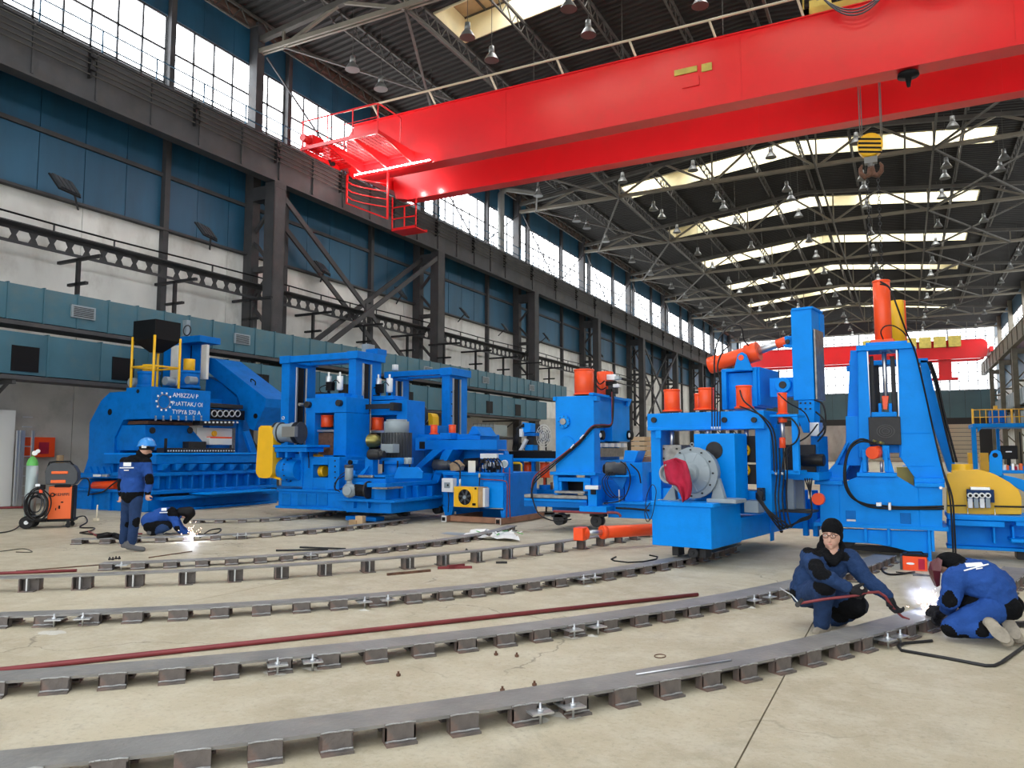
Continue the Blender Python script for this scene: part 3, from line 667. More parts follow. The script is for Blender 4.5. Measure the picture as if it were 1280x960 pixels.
# ================================================================ TRACK RAILS ON THE FLOOR
def gp(x, y, z=0): return WF.Z(x, y, z)
def track(label, c, r, p_start, p_end, sp, w, h, tall=False, clamps=(), rn=0, both=False):
    c = Vector((c[0], c[1], 0)); A = []
    for p in (p_start, p_end):
        q = gp(*p) - c; A.append(atan2(q.y, q.x))
    a0, a1 = A; t = thing('curved_rail_track', label, 'rail track', (c.x, c.y, 0))
    def P(a, rr, z): return (cos(a) * rr, sin(a) * rr, z)
    n = max(8, int((a1 - a0) * r / .12)); vs = []; th = .018
    for i in range(n + 1):
        a = a0 + (a1 - a0) * i / n
        vs += [P(a, r, h), P(a, r - w, h), P(a, r - w, h - th), P(a, r, h - th)]
    fs = [(i * 4 + j, i * 4 + (j + 1) % 4, i * 4 + 4 + (j + 1) % 4, i * 4 + 4 + j) for i in range(n) for j in range(4)] + [(3, 2, 1, 0), (n * 4, n * 4 + 1, n * 4 + 2, n * 4 + 3)]
    obj('top_plate', M().add(vs, fs), 'rail_plate', t)
    # middle web under the plate, kept short of the brackets
    bw = .172 if not tall else .16
    if tall:
        me = M().b(-.09, -.07, -bw / 2, bw / 2, 0, h - th).b(-.06, .05, -bw / 2, -bw / 2 + .012, .0, h - th).b(-.09, .06, -bw / 2, bw / 2, 0, .012).b(-.06, .0, -bw / 2, bw / 2, h - th - .01, h - th).mesh('bracket', 'rail_bracket')
        rib = M().b(-.06, .035, -.008, .008, .012, h - th).mesh('rib', 'zinc')
    else:
        me = M().b(.006, .018, -bw / 2, bw / 2, .012, h - .002).b(-.05, .062, -bw / 2, bw / 2, 0, .014).b(-.05, .018, -bw / 2, -bw / 2 + .01, .014, h - th).b(-.05, .018, bw / 2 - .01, bw / 2, .014, h - th).mesh('bracket', 'rail_bracket')
        wb_ = M().tube([(.02, -bw / 2, h - .002), (.016, -bw / 4, h), (.018, 0, h - .002), (.016, bw / 4, h), (.02, bw / 2, h - .003)], .005, 5).tube([(.006 + .02, -bw / 2, .018), (.026, -bw / 4, .02), (.026, 0, .017), (.026, bw / 4, .021), (.026, bw / 2, .018)], .006, 5).mesh('weld_bead', 'weld_bead')
    k = 0; a = a0 + .5 * bw / r
    random.seed(rn)
    while a < a1:
        o = link('bracket', me, t, P(a, r - .004, 0)); o.rotation_euler = (0, 0, a + random.uniform(-.02, .02)); k += 1
        if tall: o2 = link('rib', rib, o, (0, 0, 0))
        else: link('weld_bead', wb_, o, (0, 0, 0))
        o = link('bracket', me, t, P(a + .02 / r, r - w + .02, 0)); o.rotation_euler = (0, 0, a + pi)
        a += (sp + random.uniform(-.02, .02)) / r
    cm = M().b(-.11, .05, -.07, .07, .062, .072).mesh('clamp_plate', 'zinc')
    bm = M().cyl((.01, 0, 0), (.01, 0, .12), .008, n=8).cyl((.01, 0, .072), (.01, 0, .088), .02, n=6).mesh('bolt', 'zinc')
    for px_, py_ in clamps:
        q = gp(px_, py_) - c; a = atan2(q.y, q.x); o = link('clamp_plate', cm, t, P(a, r + .05, 0)); o.rotation_euler = (0, 0, a); link('bolt', bm, o)
    return t
T1 = track('nearest curved flat steel rail track on bracket feet across the foreground floor', (-16.16, 15.08), 17.80, (-190, 985), (1290, 722), .365, .275, .11, False, [(658, 893), (700, 888), (1090, 806), (1108, 802)], 1)
T2 = track('second curved steel rail track from the front with rusty brackets', (-16.76, 15.43), 16.83, (-30, 872), (1125, 704), .36, .27, .10, False, [(345, 838), (388, 834), (708, 794), (738, 790), (935, 757), (955, 753)], 2)
T3 = track('third curved rail track, running under the roll stand with grey gearbox', (-14.21, 13.92), 11.85, (-40, 796), (960, 690), .38, .22, .10, False, [(62, 787), (98, 786), (455, 760), (483, 757), (730, 731), (745, 729)], 3)
T4 = track('tall curved rail track on high ribbed supports, fourth from the front', (-17.05, 15.38), 12.82, (-60, 748), (900, 668), .56, .16, .165, True, [], 4)
T5 = track('fifth curved rail track, starting beside loose bolts on the floor', (-14.17, 12.53), 7.28, (122, 714), (705, 664), .385, .2, .09, False, [(150, 714), (388, 700)], 5)
T6 = track('sixth curved rail track, the one the squatting welder works on', (-15.98, 13.66), 6.13, (80, 683), (540, 654), .44, .2, .09, False, [(300, 676), (310, 675)], 6)
T7 = track('rearmost short curved rail track beside the blue press bed', (-14.93, 14.29), 2.356, (225, 657), (470, 642), .5, .18, .08, False, [], 7)
# drilling dust heaps
for i, (x, y, s) in enumerate([(345, 841, .1), (392, 836, .09), (660, 899, .12), (705, 893, .12), (65, 791, .13), (455, 763, .07), (715, 797, .08), (740, 795, .07), (940, 760, .05), (225, 668 + 13, .09), (735, 733, .06)]):
    p = gp(x, y); m = M(); n = 14; vs = [(0, 0, .018)]
    random.seed(i)
    for rr, z in ((.25, .008), (.6, .001)):
        for k in range(n): q = s * rr * random.uniform(.75, 1.3); vs.append((q * cos(2 * pi * k / n) * 1.5, q * sin(2 * pi * k / n), z))
    fs = [(0, 1 + k, 1 + (k + 1) % n) for k in range(n)] + [(1 + k, 1 + n + k, 1 + n + (k + 1) % n, 1 + (k + 1) % n) for k in range(n)]
    tag(obj('drill_dust', m.add(vs, fs, True), 'dust', None, p), 'small white heap of drilling dust beside a track clamp, %s of the heaps from the nearest left' % ordn(i), 'dust', 'drilling dust heaps beside the clamps', 'stuff')
# ================================================================ LOOSE FLOOR ITEMS
def item(name, m, mt, label, cat, group=None): return tag(obj(name, m, mt), label, cat, group)
a, b_ = gp(-60, 844, .022), gp(872, 743, .022)
item('steel_pipe', M().cyl(a, b_, .021, n=12), 'pipe_red', 'long dark red pipe lying on the floor between two tracks', 'pipe')
item('steel_pipe', M().cyl(gp(-40, 718, .02), gp(96, 713, .02), .02, n=8), 'pipe_red', 'thin dark red pipe on the floor at the left edge', 'pipe')
item('steel_pipe', M().cyl(gp(-40, 636, .03), gp(32, 634, .03), .035, n=8), 'pipe_red', 'dark red pipe near the wall behind the welding cart', 'pipe')
item('steel_rod', M().cyl(gp(795, 843, .118), gp(914, 825, .118), .006, n=8), 'zinc', 'thin shiny rod resting on the nearest track plate', 'rod')
item('steel_rod', M().cyl(gp(20, 714, .01), gp(125, 706, .01), .008, n=6), 'rust', 'thin dark rod on the floor left of the fifth track', 'rod')
item('steel_rod', M().cyl(gp(186, 697, .01), gp(240, 689, .01), .008, n=6), 'rust', 'thin dark rod on the floor behind the fifth track', 'rod')
item('steel_rod', M().cyl(gp(345, 688, .02), gp(410, 687, .02), .016, n=6), 'black_steel', 'dark rod lying across the fifth track', 'rod')
item('steel_rod', M().cyl(gp(375, 684, .02), gp(432, 686, .02), .016, n=6), 'black_steel', 'dark rod lying just behind the fifth track', 'rod')
item('steel_bar', M().bar(gp(484, 718, .015), gp(538, 713, .015), .03), 'rust', 'short rusty flat bar in front of the tall track', 'bar')
item('steel_bar', M().bar(gp(547, 710, .015), gp(590, 709, .015), .035), 'pipe_red', 'short dark red bar in front of the tall track', 'bar')
item('steel_bar', M().bar(gp(560, 708, .05), gp(580, 706, .03), .03), 'pipe_red', 'smaller dark red piece leaning on the short red bar', 'bar')
item('steel_bar', M().bar(gp(620, 703, .015), gp(634, 703, .015), .03), 'black_steel', 'stubby dark bar before the tall track', 'bar')
item('metal_frame', M().tube([gp(x, y, .012) for x, y in ((1165, 801), (1130, 804), (1123, 808), (1127, 813), (1180, 822), (1232, 832), (1243, 832), (1252, 828), (1276, 811), (1300, 795))], .013, 8), 'black_steel', 'black bent steel rod frame lying beside the kneeling welder', 'frame')
item('wire_hoop', M().tube([gp(x, y, .01) for x, y in ((770, 696), (764, 699), (768, 701), (785, 703), (805, 702), (820, 699), (822, 696), (812, 694))], .011, 6), 'black', 'open black hoop lying on the floor before the roll stand', 'hoop')
item('flat_washer', M().tube([gp(825 + 7 * cos(t), 820 + 2.3 * sin(t), .004) for t in [2 * pi * k / 16 for k in range(16)]], .004, 5, True), 'rust', 'thin metal ring on the floor between the two nearest tracks', 'ring')
for i, (x, y) in enumerate([(620, 819), (646, 821), (628, 864), (668, 857), (584, 690), (137, 700), (141, 700), (145, 699), (149, 699), (583, 689), (498, 845), (1137, 783)]):
    p = gp(x, y); s = .016 if y > 750 else .022
    tag(obj('hex_nut', M().cyl((0, 0, 0), (0, 0, s), s, n=6).cyl((0, 0, s), (0, 0, s * 2), s * .5, n=8), 'rust' if y > 750 else 'black_steel', None, p), 'small %s bolt standing on the floor, %s of the loose ones' % ('rusty' if y > 750 else 'dark', ordn(i)), 'bolt', 'loose bolts on the floor')
sh = M(); n = 8; random.seed(3); vs = []
p0, p1, p2, p3 = gp(575, 674), gp(650, 678), gp(640, 667), gp(590, 666)
for i in range(n + 1):
    for j in range(n + 1):
        q = p0.lerp(p1, i / n).lerp(p3.lerp(p2, i / n), j / n); vs.append((q.x, q.y, random.uniform(.005, .09)))
sh.add(vs, [(i * (n + 1) + j, (i + 1) * (n + 1) + j, (i + 1) * (n + 1) + j + 1, i * (n + 1) + j + 1) for i in range(n) for j in range(n)])
item('plastic_sheet', sh, 'plastic_white', 'crumpled white plastic sheet with scraps behind the fifth track', 'sheet')
for i in range(12):
    p = gp(random.uniform(585, 655), random.uniform(668, 678)); a = random.uniform(0, 3); m = M().bar((0, 0, .08), (.12 * cos(a), .12 * sin(a), .10), .03, .008)
    tag(obj('scrap_piece', m, ['green', 'bottle_grey', 'plastic_white'][i % 3], None, p), '%s scrap strip on the crumpled white plastic sheet, piece %s' % (['green', 'grey', 'white'][i % 3], ordn(i // 3)), 'scrap', 'scraps on the plastic sheet')
item('floor_mat', M().add([(*gp(550, 667)[:2], .004), (*gp(575, 670)[:2], .004), (*gp(590, 667)[:2], .004), (*gp(560, 665)[:2], .004)], [(0, 1, 2, 3)]), 'grey_paint', 'flat bluish plate on the floor beside the plastic sheet', 'plate')
# ================================================================ MACHINES
def text_mesh(name, body, size, mt, parent, M4):
    cu = bpy.data.curves.new(name, 'FONT'); cu.body = body; cu.size = size; cu.extrude = .002; cu.resolution_u = 2
    to = bpy.data.objects.new('tmp', cu); COL.objects.link(to); bpy.context.view_layer.update()
    me = bpy.data.meshes.new_from_object(to.evaluated_get(bpy.context.evaluated_depsgraph_get())); bpy.data.objects.remove(to); me.name = name
    me.transform(M4); me.materials.clear(); me.materials.append(MT[mt]); return link(name, me, parent)
def basis(o, ex, ey):
    ex = Vector(ex).normalized(); ey = Vector(ey).normalized(); ez = ex.cross(ey); m = Matrix((ex, ey, ez)).transposed().to_4x4(); m.translation = Vector(o); return m
class Mach:
    def __init__(s, name, label, cat, ox, oy, deg=0, group=None, paint='blue'):
        s.F = Frame(ox, oy, deg); s.r = thing(name, label, cat, (ox, oy, 0), R(deg), group); s.p = paint; s.par = s.r; s.bev = .006
    def o(s, n, m, mt=None, label=None, bev=None, par=None): return obj(n, m, mt or s.p, par or s.r, None, s.bev if bev is None else bev, label)
    def fb(s, n, r, y, d, mt=None, label=None, par=None, bev=None): return s.o(n, M().fb(s.F, r, y, d), mt, label, bev, par)
    def sb(s, n, r, x, d, mt=None, label=None, par=None): return s.o(n, M().sb(s.F, r, x, d), mt, label, None, par)
    def fp(s, n, pts, y, d, mt=None, label=None, par=None): return s.o(n, M().fp(s.F, pts, y, d), mt, label, None, par)
    def sp(s, n, pts, x, d, mt=None, label=None, par=None): return s.o(n, M().sp(s.F, pts, x, d), mt, label, None, par)
    def vc(s, n, r, y, mt, label=None, par=None, n_=20, flange=0, ft=.03):
        """upright cylinder whose axis stands in plane y and whose outline covers r"""
        x0, y0, x1, y1 = r; mx, my = (x0 + x1) / 2, (y0 + y1) / 2; a, b = s.F.Y(x0, my, y), s.F.Y(x1, my, y); c = (a.x + b.x) / 2; q = s.F._ld(mx, my)[1]; rr = abs(b.x - a.x) / 2 * abs(q.y) / sqrt(q.x ** 2 + q.y ** 2)
        z0, z1 = s.F.Y(mx, y1, y).z, s.F.Y(mx, y0, y).z
        m = M().cyl((c, y, z0), (c, y, z1), rr, n=n_)
        if flange: m.cyl((c, y, z0), (c, y, z0 + ft), rr * flange, n=n_).cyl((c, y, z1 - ft), (c, y, z1), rr * 1.06, n=n_)
        return s.o(n, m, mt, label, .004, par)
    def yc(s, n, cx, cy, rp, y, d, mt, label=None, par=None, n_=24):
        """cylinder lying along local y, front face in plane y, radius rp pixels"""
        c = s.F.Y(cx, cy, y); rr = abs(s.F.Y(cx + rp, cy, y).x - c.x); rr = abs(s.F.Y(cx, cy + rp, y).z - c.z)
        return s.o(n, M().cyl((c.x, y, c.z), (c.x, y + d, c.z), rr, n=n_), mt, label, .004, par)
    def xc(s, n, cx, cy, rp, x, d, mt, label=None, par=None, n_=24):
        c = s.F.X(cx, cy, x); rr = abs(s.F.X(cx, cy + rp, x).z - c.z)
        return s.o(n, M().cyl((x, c.y, c.z), (x + d, c.y, c.z), rr, n=n_), mt, label, .004, par)
    def P(s, x, y, yl): return s.F.Y(x, y, yl)
    def hose(s, pts, r=.014, mt='rubber', n='hose', par=None, label=None):
        """pts = (px,py,plane y); smoothed"""
        P = [s.P(*p) for p in pts]; Q = []
        for i in range(len(P) - 1):
            p0, p1, p2, p3 = P[max(i - 1, 0)], P[i], P[i + 1], P[min(i + 2, len(P) - 1)]
            for k in range(5):
                t = k / 5; Q.append(.5 * ((2 * p1) + (p2 - p0) * t + (2 * p0 - 5 * p1 + 4 * p2 - p3) * t * t + (3 * p1 - p0 - 3 * p2 + p3) * t ** 3))
        Q.append(P[-1]); return s.o(n, M().tube(Q, r, 7), mt, label, 0, par)
    def bolts(s, pts, y, r=.012, mt='black_steel', n='bolt', d=-.02):
        for x, yy in pts:
            c = s.P(x, yy, y); s.o(n, M().cyl((c.x, y, c.z), (c.x, y + d, c.z), r, n=6), mt, None, 0)
    def wheel(s, px_, py_, y, r, w=.1, axis='y'):
        c = s.F.Y(px_, py_, y)
        if axis == 'y': m = M().cyl((c.x, y, r + .11), (c.x, y + w, r + .11), r, n=24).cyl((c.x, y - .02, r + .11), (c.x, y + w + .02, r + .11), r * .3, n=12)
        else: m = M().cyl((c.x - w / 2, y, r + .11), (c.x + w / 2, y, r + .11), r, n=24).cyl((c.x - w / 2 - .02, y, r + .11), (c.x + w / 2 + .02, y, r + .11), r * .3, n=12)
        return s.o('wheel', m, 'black_steel')
# ---------------------------------------------------------------- roll stand with grey gearbox
A = Mach('roll_stand', 'bright blue roll stand with round grey gearbox, red cylinders and an upright swing arm', 'machine', -3.27, 10.8, -10)
F = A.F
A.fb('base', (815, 632, 889, 684), 0, 1.1); A.fb('base_top', (812, 628, 891, 633), -.03, 1.15)
xr = F.Y(889, 650, 0).x; yr = F.X(928, 640, xr).y; yb = F.X(985, 655, xr).y
A.sb('base_rear', (926, 641, 990, 668), xr, -.95)
A.sb('side_rib', (962, 641, 966, 676), xr, .02)
A.o('base_beam', M().b(xr - .25, xr + .55, yb - .1, yb, .3, .8), None); A.o('end_post', M().b(xr + .3, xr + .38, yb - .2, yb - .1, .2, .95).b(xr + .46, xr + .54, yb - .2, yb - .1, .2, .95)); 
A.bolts([(976, 648), (977, 664)], yb - .2, .03)
for px_, y in ((866, .1), (905, 1.6)): A.wheel(px_, 690, y, .075, .22)
for px_ in (846, 880): A.o('axle_box', M().b(F.Y(px_, 690, .2).x - .05, F.Y(px_, 690, .2).x + .05, .15, .35, .115, .26), 'black_steel')
# gearbox
g0 = A.yc('gearbox', 864, 591, 31, .38, .22, 'grey_paint')
A.yc('flange', 866, 591, 32.5, .36, .05, 'grey_paint', par=g0); c = F.Y(864, 591, .36); rg = abs(F.Y(864, 622, .38).z - F.Y(864, 591, .38).z)
A.o('hub', M().lathe((c.x, .38, c.z), (0, -1, 0), [(0, rg * .86), (.05, rg * .82), (.08, rg * .42), (.16, rg * .40), (.17, rg * .3), (.26, rg * .27)], 28), 'grey_paint', par=g0)
for i in range(12):
    a = 2 * pi * i / 12; q = (c.x + rg * .93 * cos(a), c.z + rg * .93 * sin(a)); A.o('bolt', M().cyl((q[0], .36, q[1]), (q[0], .335, q[1]), .013, n=6), 'black_steel', bev=0, par=g0)
for i in range(8):
    a = 2 * pi * (i + .5) / 8; A.o('rib', M().bar((c.x + rg * .42 * cos(a), .31, c.z + rg * .42 * sin(a)), (c.x + rg * .8 * cos(a), .335, c.z + rg * .8 * sin(a)), .014, .03), 'grey_paint', bev=0, par=g0)
c2 = F.Y(833, 592, .0)
A.o('input_bell', M().lathe((c2.x + .03, .2, c2.z), (0, -1, 0), [(0, .06), (.1, .07), (.14, .125), (.2, .14), (.22, .14), (.22, .115), (.16, .10)], 24), 'grey_paint', par=g0)
A.o('shaft', M().cyl((c2.x + .03, .14, c2.z), (c.x, .25, c.z), .055, n=12), 'grey_paint', par=g0)
A.fp('foot', [(826, 628), (839, 609), (843, 609), (845, 628)], .42, .1, 'grey_paint', par=g0); A.fp('foot', [(888, 628), (893, 598), (898, 598), (907, 628)], .42, .1, 'grey_paint', par=g0)
A.fb('foot_plate', (883, 624, 920, 629), .2, .4, 'grey_paint', par=g0); A.fb('foot_plate', (822, 625, 850, 629), .3, .3, 'grey_paint', par=g0)
A.o('eye_bolt', M().tube([(c.x - .02 + .025 * cos(t), .45, c.z + rg + .05 + .025 * sin(t)) for t in [2 * pi * k / 10 for k in range(10)]], .009, 6, True), 'grey_paint', par=g0)
# gear housing
hx = A.fb('housing', (868, 542, 919, 629), .72, .5); A.yc('round_cover', 893, 563, 11, .72, -.02, 'black_steel'); A.yc('round_cover', 893, 605, 9, .72, -.12, None)
xh = F.Y(919, 580, .72).x
# stand columns and beam
A.fb('column', (814, 535, 826, 628), 1.25, .4); A.fb('column', (945, 535, 964, 640), 1.25, .5); A.fb('column', (964, 530, 972, 630), 1.6, .3)
A.fb('bottom_beam', (826, 612, 946, 640), 1.3, .4)
bm = A.fb('top_beam', (809, 515, 955, 535), 1.15, .6); A.fb('beam_flange', (809, 533, 955, 537), 1.12, .65, par=bm)
A.fb('gusset', (819, 537, 826, 548), 1.13, .05)
for x in (818, 906, 943): A.yc('tie_bolt', x, 525, 3.5, 1.15, -.04, 'black_steel')
for r in ((830, 487, 850, 515), (873, 485, 893, 513), (920, 482, 940, 511)): A.vc('press_cylinder', r, 1.4, 'red_paint', flange=1.25)
A.vc('press_cylinder', (868, 492, 880, 513), 1.7, 'red_paint', flange=1.2)
for r in ((837, 536, 843, 560), (930, 536, 936, 552), (882, 536, 888, 545)): A.vc('piston_rod', r, 1.4, 'steel')
A.fb('chock', (826, 556, 852, 578), 1.32, .4, 'machined'); A.fb('chock', (919, 545, 946, 578), 1.35, .4, 'black_steel'); A.fb('chock', (919, 581, 946, 605), 1.35, .4, 'black_steel')
A.bolts([(830, 561), (846, 561), (830, 573)], 1.32, .015)
for y in (563, 588):
    o = A.yc('roll_end', 930, y, 8.5, 1.33, -.06, 'yellow')
    for i in range(5): A.yc('bolt', 930 + 5 * cos(i * 1.257), y + 5 * sin(i * 1.257), .9, 1.265, -.01, 'black', n_=6)
for i in range(4):
    A.hose([(890 + i * 3.4, 478 + (i % 2) * 4, 1.0), (890 + i * 3.4, 500, 1.0), (890 + i * 3.3, 533, 1.0)], .009); c3 = A.P(890 + i * 3.3, 535, 1.0); A.o('hose_fitting', M().cyl(c3 - Vector((0, 0, .03)), c3 + Vector((0, 0, .02)), .016, n=8), 'zinc', bev=0)
A.hose([(894, 480, 1.0), (893, 450, 1.1), (898, 425, 1.3), (912, 408, 1.6), (926, 409, 1.7), (930, 425, 1.8), (936, 432, 1.9)], .012)
A.hose([(901, 480, 1.0), (897, 458, 1.1), (903, 440, 1.3), (911, 432, 1.5), (907, 427, 1.6)], .012)
A.hose([(925, 488, 1.25), (929, 500, 1.1), (940, 510, 1.0), (955, 525, 1.0), (965, 545, 1.1), (968, 590, 1.1)], .012); A.hose([(925, 508, 1.2), (938, 513, 1.0), (955, 522, 1.0), (968, 542, 1.05), (971, 590, 1.1)], .012)
# upper block, inclined cylinder, clevis
ub = A.fb('upper_block', (907, 466, 942, 511), 1.95, .6); xb = F.Y(946, 480, 1.9).x
A.fb('flange', (902, 462, 908, 512), 1.85, .8, par=ub); A.fb('flange', (941, 460, 946, 508), 1.85, .8, par=ub); A.fb('cap', (902, 460, 946, 464), 1.85, .8, par=ub)
A.sb('side_block', (946, 462, 970, 508), xb, .05)
A.fp('clevis', [(917, 463), (922, 443), (927, 440), (932, 443), (940, 463)], 1.75, .06); A.fp('clevis', [(917, 463), (922, 443), (927, 440), (932, 443), (940, 463)], 2.15, .06); A.yc('pivot_pin', 926, 447, 3.5, 1.74, .5, 'red_paint')
a, b_ = A.P(891, 456, 2.0), A.P(944, 440, 2.0); d = (b_ - a).normalized()
cy = A.o('tilt_cylinder', M().cyl(a, b_, .125, n=28), 'red_paint', None, .004); A.o('collar', M().cyl(b_ - d * .14, b_ + d * .06, .155, n=28).cyl(a - d * .05, a + d * .1, .14, n=28), 'red_paint', None, .004, cy)
e = A.P(975, 429, 2.0); A.o('piston_rod', M().cyl(b_, e, .062, n=20), 'steel', par=cy); A.o('rod_eye', M().cyl(e - (e - b_).normalized() * .05, e + (e - b_).normalized() * .1, .075, n=16), 'red_paint', None, .004, cy)
A.yc('pivot_lug', 984, 427, 7, 1.95, .1, None); A.fb('lug_plate', (984, 420, 992, 434), 1.95, .1); A.yc('pivot_pin', 984, 427, 3, 1.93, .14, 'black_steel')
# swing arm tower
tw = A.fb('swing_arm', (990, 386, 1016, 500), 1.9, .5); xt = F.Y(1016, 440, 1.9).x
A.sb('wear_plate', (1018, 414, 1028, 500), xt + .01, .03, 'machined', par=tw); A.fb('inner_beam', (1016, 391, 1025, 420), 2.3, .25, par=tw); A.fb('arm_cap', (989, 384, 1016, 387), 1.88, .55, par=tw)
A.yc('arm_pivot', 978, 481, 9.5, 1.9, .25, None); A.yc('pivot_pin', 978, 481, 4.5, 1.88, .3, 'black_steel'); A.fb('arm_bracket', (962, 472, 992, 496), 2.0, .3)
lk = A.fp('link_plate', [(998, 500), (1018, 500), (1018, 528), (1010, 541), (1004, 541), (998, 525)], 1.92, .3)
A.bolts([(1001, 504), (1007, 504), (1013, 504), (1001, 511), (1007, 511), (1013, 511)], 1.92, .014)
# cylinder frame
A.fb('frame_top', (962, 518, 997, 521), 1.25, .35); A.fb('frame_post', (990, 521, 998, 592), 1.25, .08); A.fb('frame_post', (963, 521, 966, 592), 1.5, .08); A.fb('frame_foot', (964, 588, 1000, 593), 1.25, .35)
A.vc('small_cylinder', (972, 491, 984, 518), 1.4, 'red_paint', flange=1.3, ft=.02); A.vc('cylinder_head', (973, 519, 984, 528), 1.4, 'red_paint'); A.vc('piston_rod', (975, 528, 981, 547), 1.4, 'steel'); A.vc('rod_eye', (974, 547, 982, 560), 1.4, 'red_paint')
A.fb('roller_box', (981, 556, 1019, 590), 1.9, .5, 'black_steel'); A.fb('box_side', (1014, 545, 1024, 600), 1.95, .5, 'blue_shaded'); A.fb('box_floor', (972, 590, 1024, 600), 1.8, .7)
c4 = A.P(1000, 575, 1.8); A.o('roller', M().cyl(c4, c4 + Vector((.35, 0, 0)), .09, n=20), 'rubber')
A.fb('lower_leg', (984, 598, 992, 640), 1.8, .1, 'grey_paint'); A.fb('lower_panel', (974, 600, 984, 640), 1.9, .2, 'blue_shaded'); A.fb('lower_panel', (992, 600, 1004, 640), 2.3, .1, 'grey_paint')
A.fb('pipe_rack', (975, 638, 1014, 641), 1.6, .4, 'black_steel'); A.o('red_disc', M().cyl(A.P(1022, 624, 1.9), A.P(1022, 624, 1.9) + Vector((0, .1, 0)), .09, n=20), 'red_paint')
A.fb('valve_manifold', (1012, 528, 1024, 545), 1.7, .2, 'zinc'); A.fb('rear_strut', (1022, 540, 1026, 600), 2.3, .1, 'grey_paint')
for i, (x0, x1) in enumerate(((970, 967), (974, 971), (979, 976), (983, 981))):
    A.hose([(x0, 560, 1.15), (x0 + 1, 592, 1.15), (x1 + 2, 620, 1.15), (x1 + 4, 645, 1.1), (x1 + 8, 662 - i, 1.05)], .011)
    A.hose([(x1 + 8, 662 - i, 1.05), (962, 645 - i * 2, .95), (950, 628 - i * 2, .95), (945, 622 - i * 2, 1.0)], .011)
    A.hose([(x1 + 8, 662 - i, 1.05), (1000, 652 - i, 1.3), (1014, 645 - i, 1.5), (1013, 620, 1.6), (1006 + 3 * i, 598, 1.7)], .01)
for x in (970, 978): c5 = A.P(x, 592, 1.14); A.o('hose_fitting', M().cyl(c5 - Vector((0, 0, .02)), c5 + Vector((0, 0, .02)), .02, n=8), 'zinc', bev=0)
A.hose([(973, 492, 1.3), (985, 503, 1.2), (1005, 515, 1.6), (1012, 528, 1.6)], .01); A.hose([(979, 522, 1.25), (990, 524, 1.2), (999, 538, 1.2), (995, 552, 1.2), (982, 563, 1.15), (977, 590, 1.1)], .012)
A.hose([(1018, 500, 1.8), (1028, 505, 1.7), (1032, 520, 1.7), (1030, 535, 1.7), (1022, 545, 1.7)], .013); A.hose([(1020, 515, 1.8), (1030, 525, 1.7), (1031, 540, 1.7), (1022, 552, 1.7)], .013); A.hose([(1022, 530, 1.6), (1010, 545, 1.5), (995, 555, 1.4), (985, 570, 1.3)], .011)
A.fb('small_valve', (946, 610, 954, 626), 1.15, .1, 'black_steel'); A.hose([(950, 612, 1.1), (954, 616, 1.0), (952, 628, 1.1)], .008); 
A.fb('deck_pad', (930, 626, 948, 641), 1.0, .3, 'grey_paint')
A.hose([(813, 628, -.04), (806, 640, -.08), (809, 652, -.08), (815, 645, -.06), (819, 625, -.05), (820, 612, -.04), (815, 606, -.03), (809, 618, -.05), (807, 635, -.06), (812, 650, -.05)], .006)
# cloth over the input bell: draped sheet
cv = []; nx, nz = 10, 16; random.seed(5)
pts_l = [(829, 577), (831, 590), (834, 604), (846, 607), (851, 618), (853, 628)]; pts_r = [(845, 572), (858, 577), (862, 592), (865, 606), (864, 618), (862, 622)]
for j in range(nz + 1):
    t = j / nz * 5; k = min(int(t), 4); u = t - k
    L0 = (pts_l[k][0] * (1 - u) + pts_l[k + 1][0] * u, pts_l[k][1] * (1 - u) + pts_l[k + 1][1] * u); R0 = (pts_r[k][0] * (1 - u) + pts_r[k + 1][0] * u, pts_r[k][1] * (1 - u) + pts_r[k + 1][1] * u)
    for i in range(nx + 1):
        v = i / nx; p = A.P(L0[0] * (1 - v) + R0[0] * v, L0[1] * (1 - v) + R0[1] * v, -.05 + .045 * sin(v * 10 + j * .35) + .02 * sin(v * 19 + j * .2)); cv.append(p)
cm = M().add(cv, [(j * (nx + 1) + i, j * (nx + 1) + i + 1, (j + 1) * (nx + 1) + i + 1, (j + 1) * (nx + 1) + i) for j in range(nz) for i in range(nx)], True)
co = obj('cloth', cm, 'cloth_red', None, (-3.27, 10.8, 0)); co.rotation_euler = (0, 0, R(-10)); md = co.modifiers.new('t', 'SOLIDIFY'); md.thickness = .006
tag(co, 'dark red cloth draped over the grey gearbox flange of the roll stand', 'cloth')
# ---------------------------------------------------------------- tower with tall red cylinder
B = Mach('press_tower', 'bright blue A-shaped press tower with tall red cylinder and black slide block', 'machine', -1.29, 12.83, 0)
F = B.F
B.fb('truck_flange', (1017, 656, 1186, 661), -.02, 1.2)
B.fp('truck_web', [(1046, 661), (1163, 664), (1163, 702), (1150, 693), (1120, 685), (1095, 680), (1046, 677)], .06, .06)
for x, y1 in ((1082, 678), (1111, 682), (1162, 702)): B.fb('rib', (x - 2, 661, x + 2, y1), .0, .06)
xts = F.Y(1164, 670, 0).x; B.o('truck_side', M().prism([(.0, .45), (1.2, .45), (1.2, .2), (.3, .12), (.0, .14)], 'x', xts, xts + .04))
B.fb('truck_beam', (1040, 664, 1160, 676), .7, .3, 'blue_shaded')
for x in (1060, 1130): B.wheel(x, 690, .35, .13, .3)
B.fb('axle', (1040, 683, 1160, 690), .6, .2, 'black_steel')
bp_ = [(1025, 604), (1052, 604), (1072, 596), (1121, 595), (1143, 608), (1178, 608), (1178, 660), (1025, 656)]
bs = B.fp('base_plate', bp_, 0, .08); B.fp('base_body', [(1026, 606), (1050, 606), (1050, 655), (1026, 655)], .08, 1.0); B.fp('base_body', [(1144, 610), (1176, 610), (1176, 659), (1144, 659)], .08, 1.0)
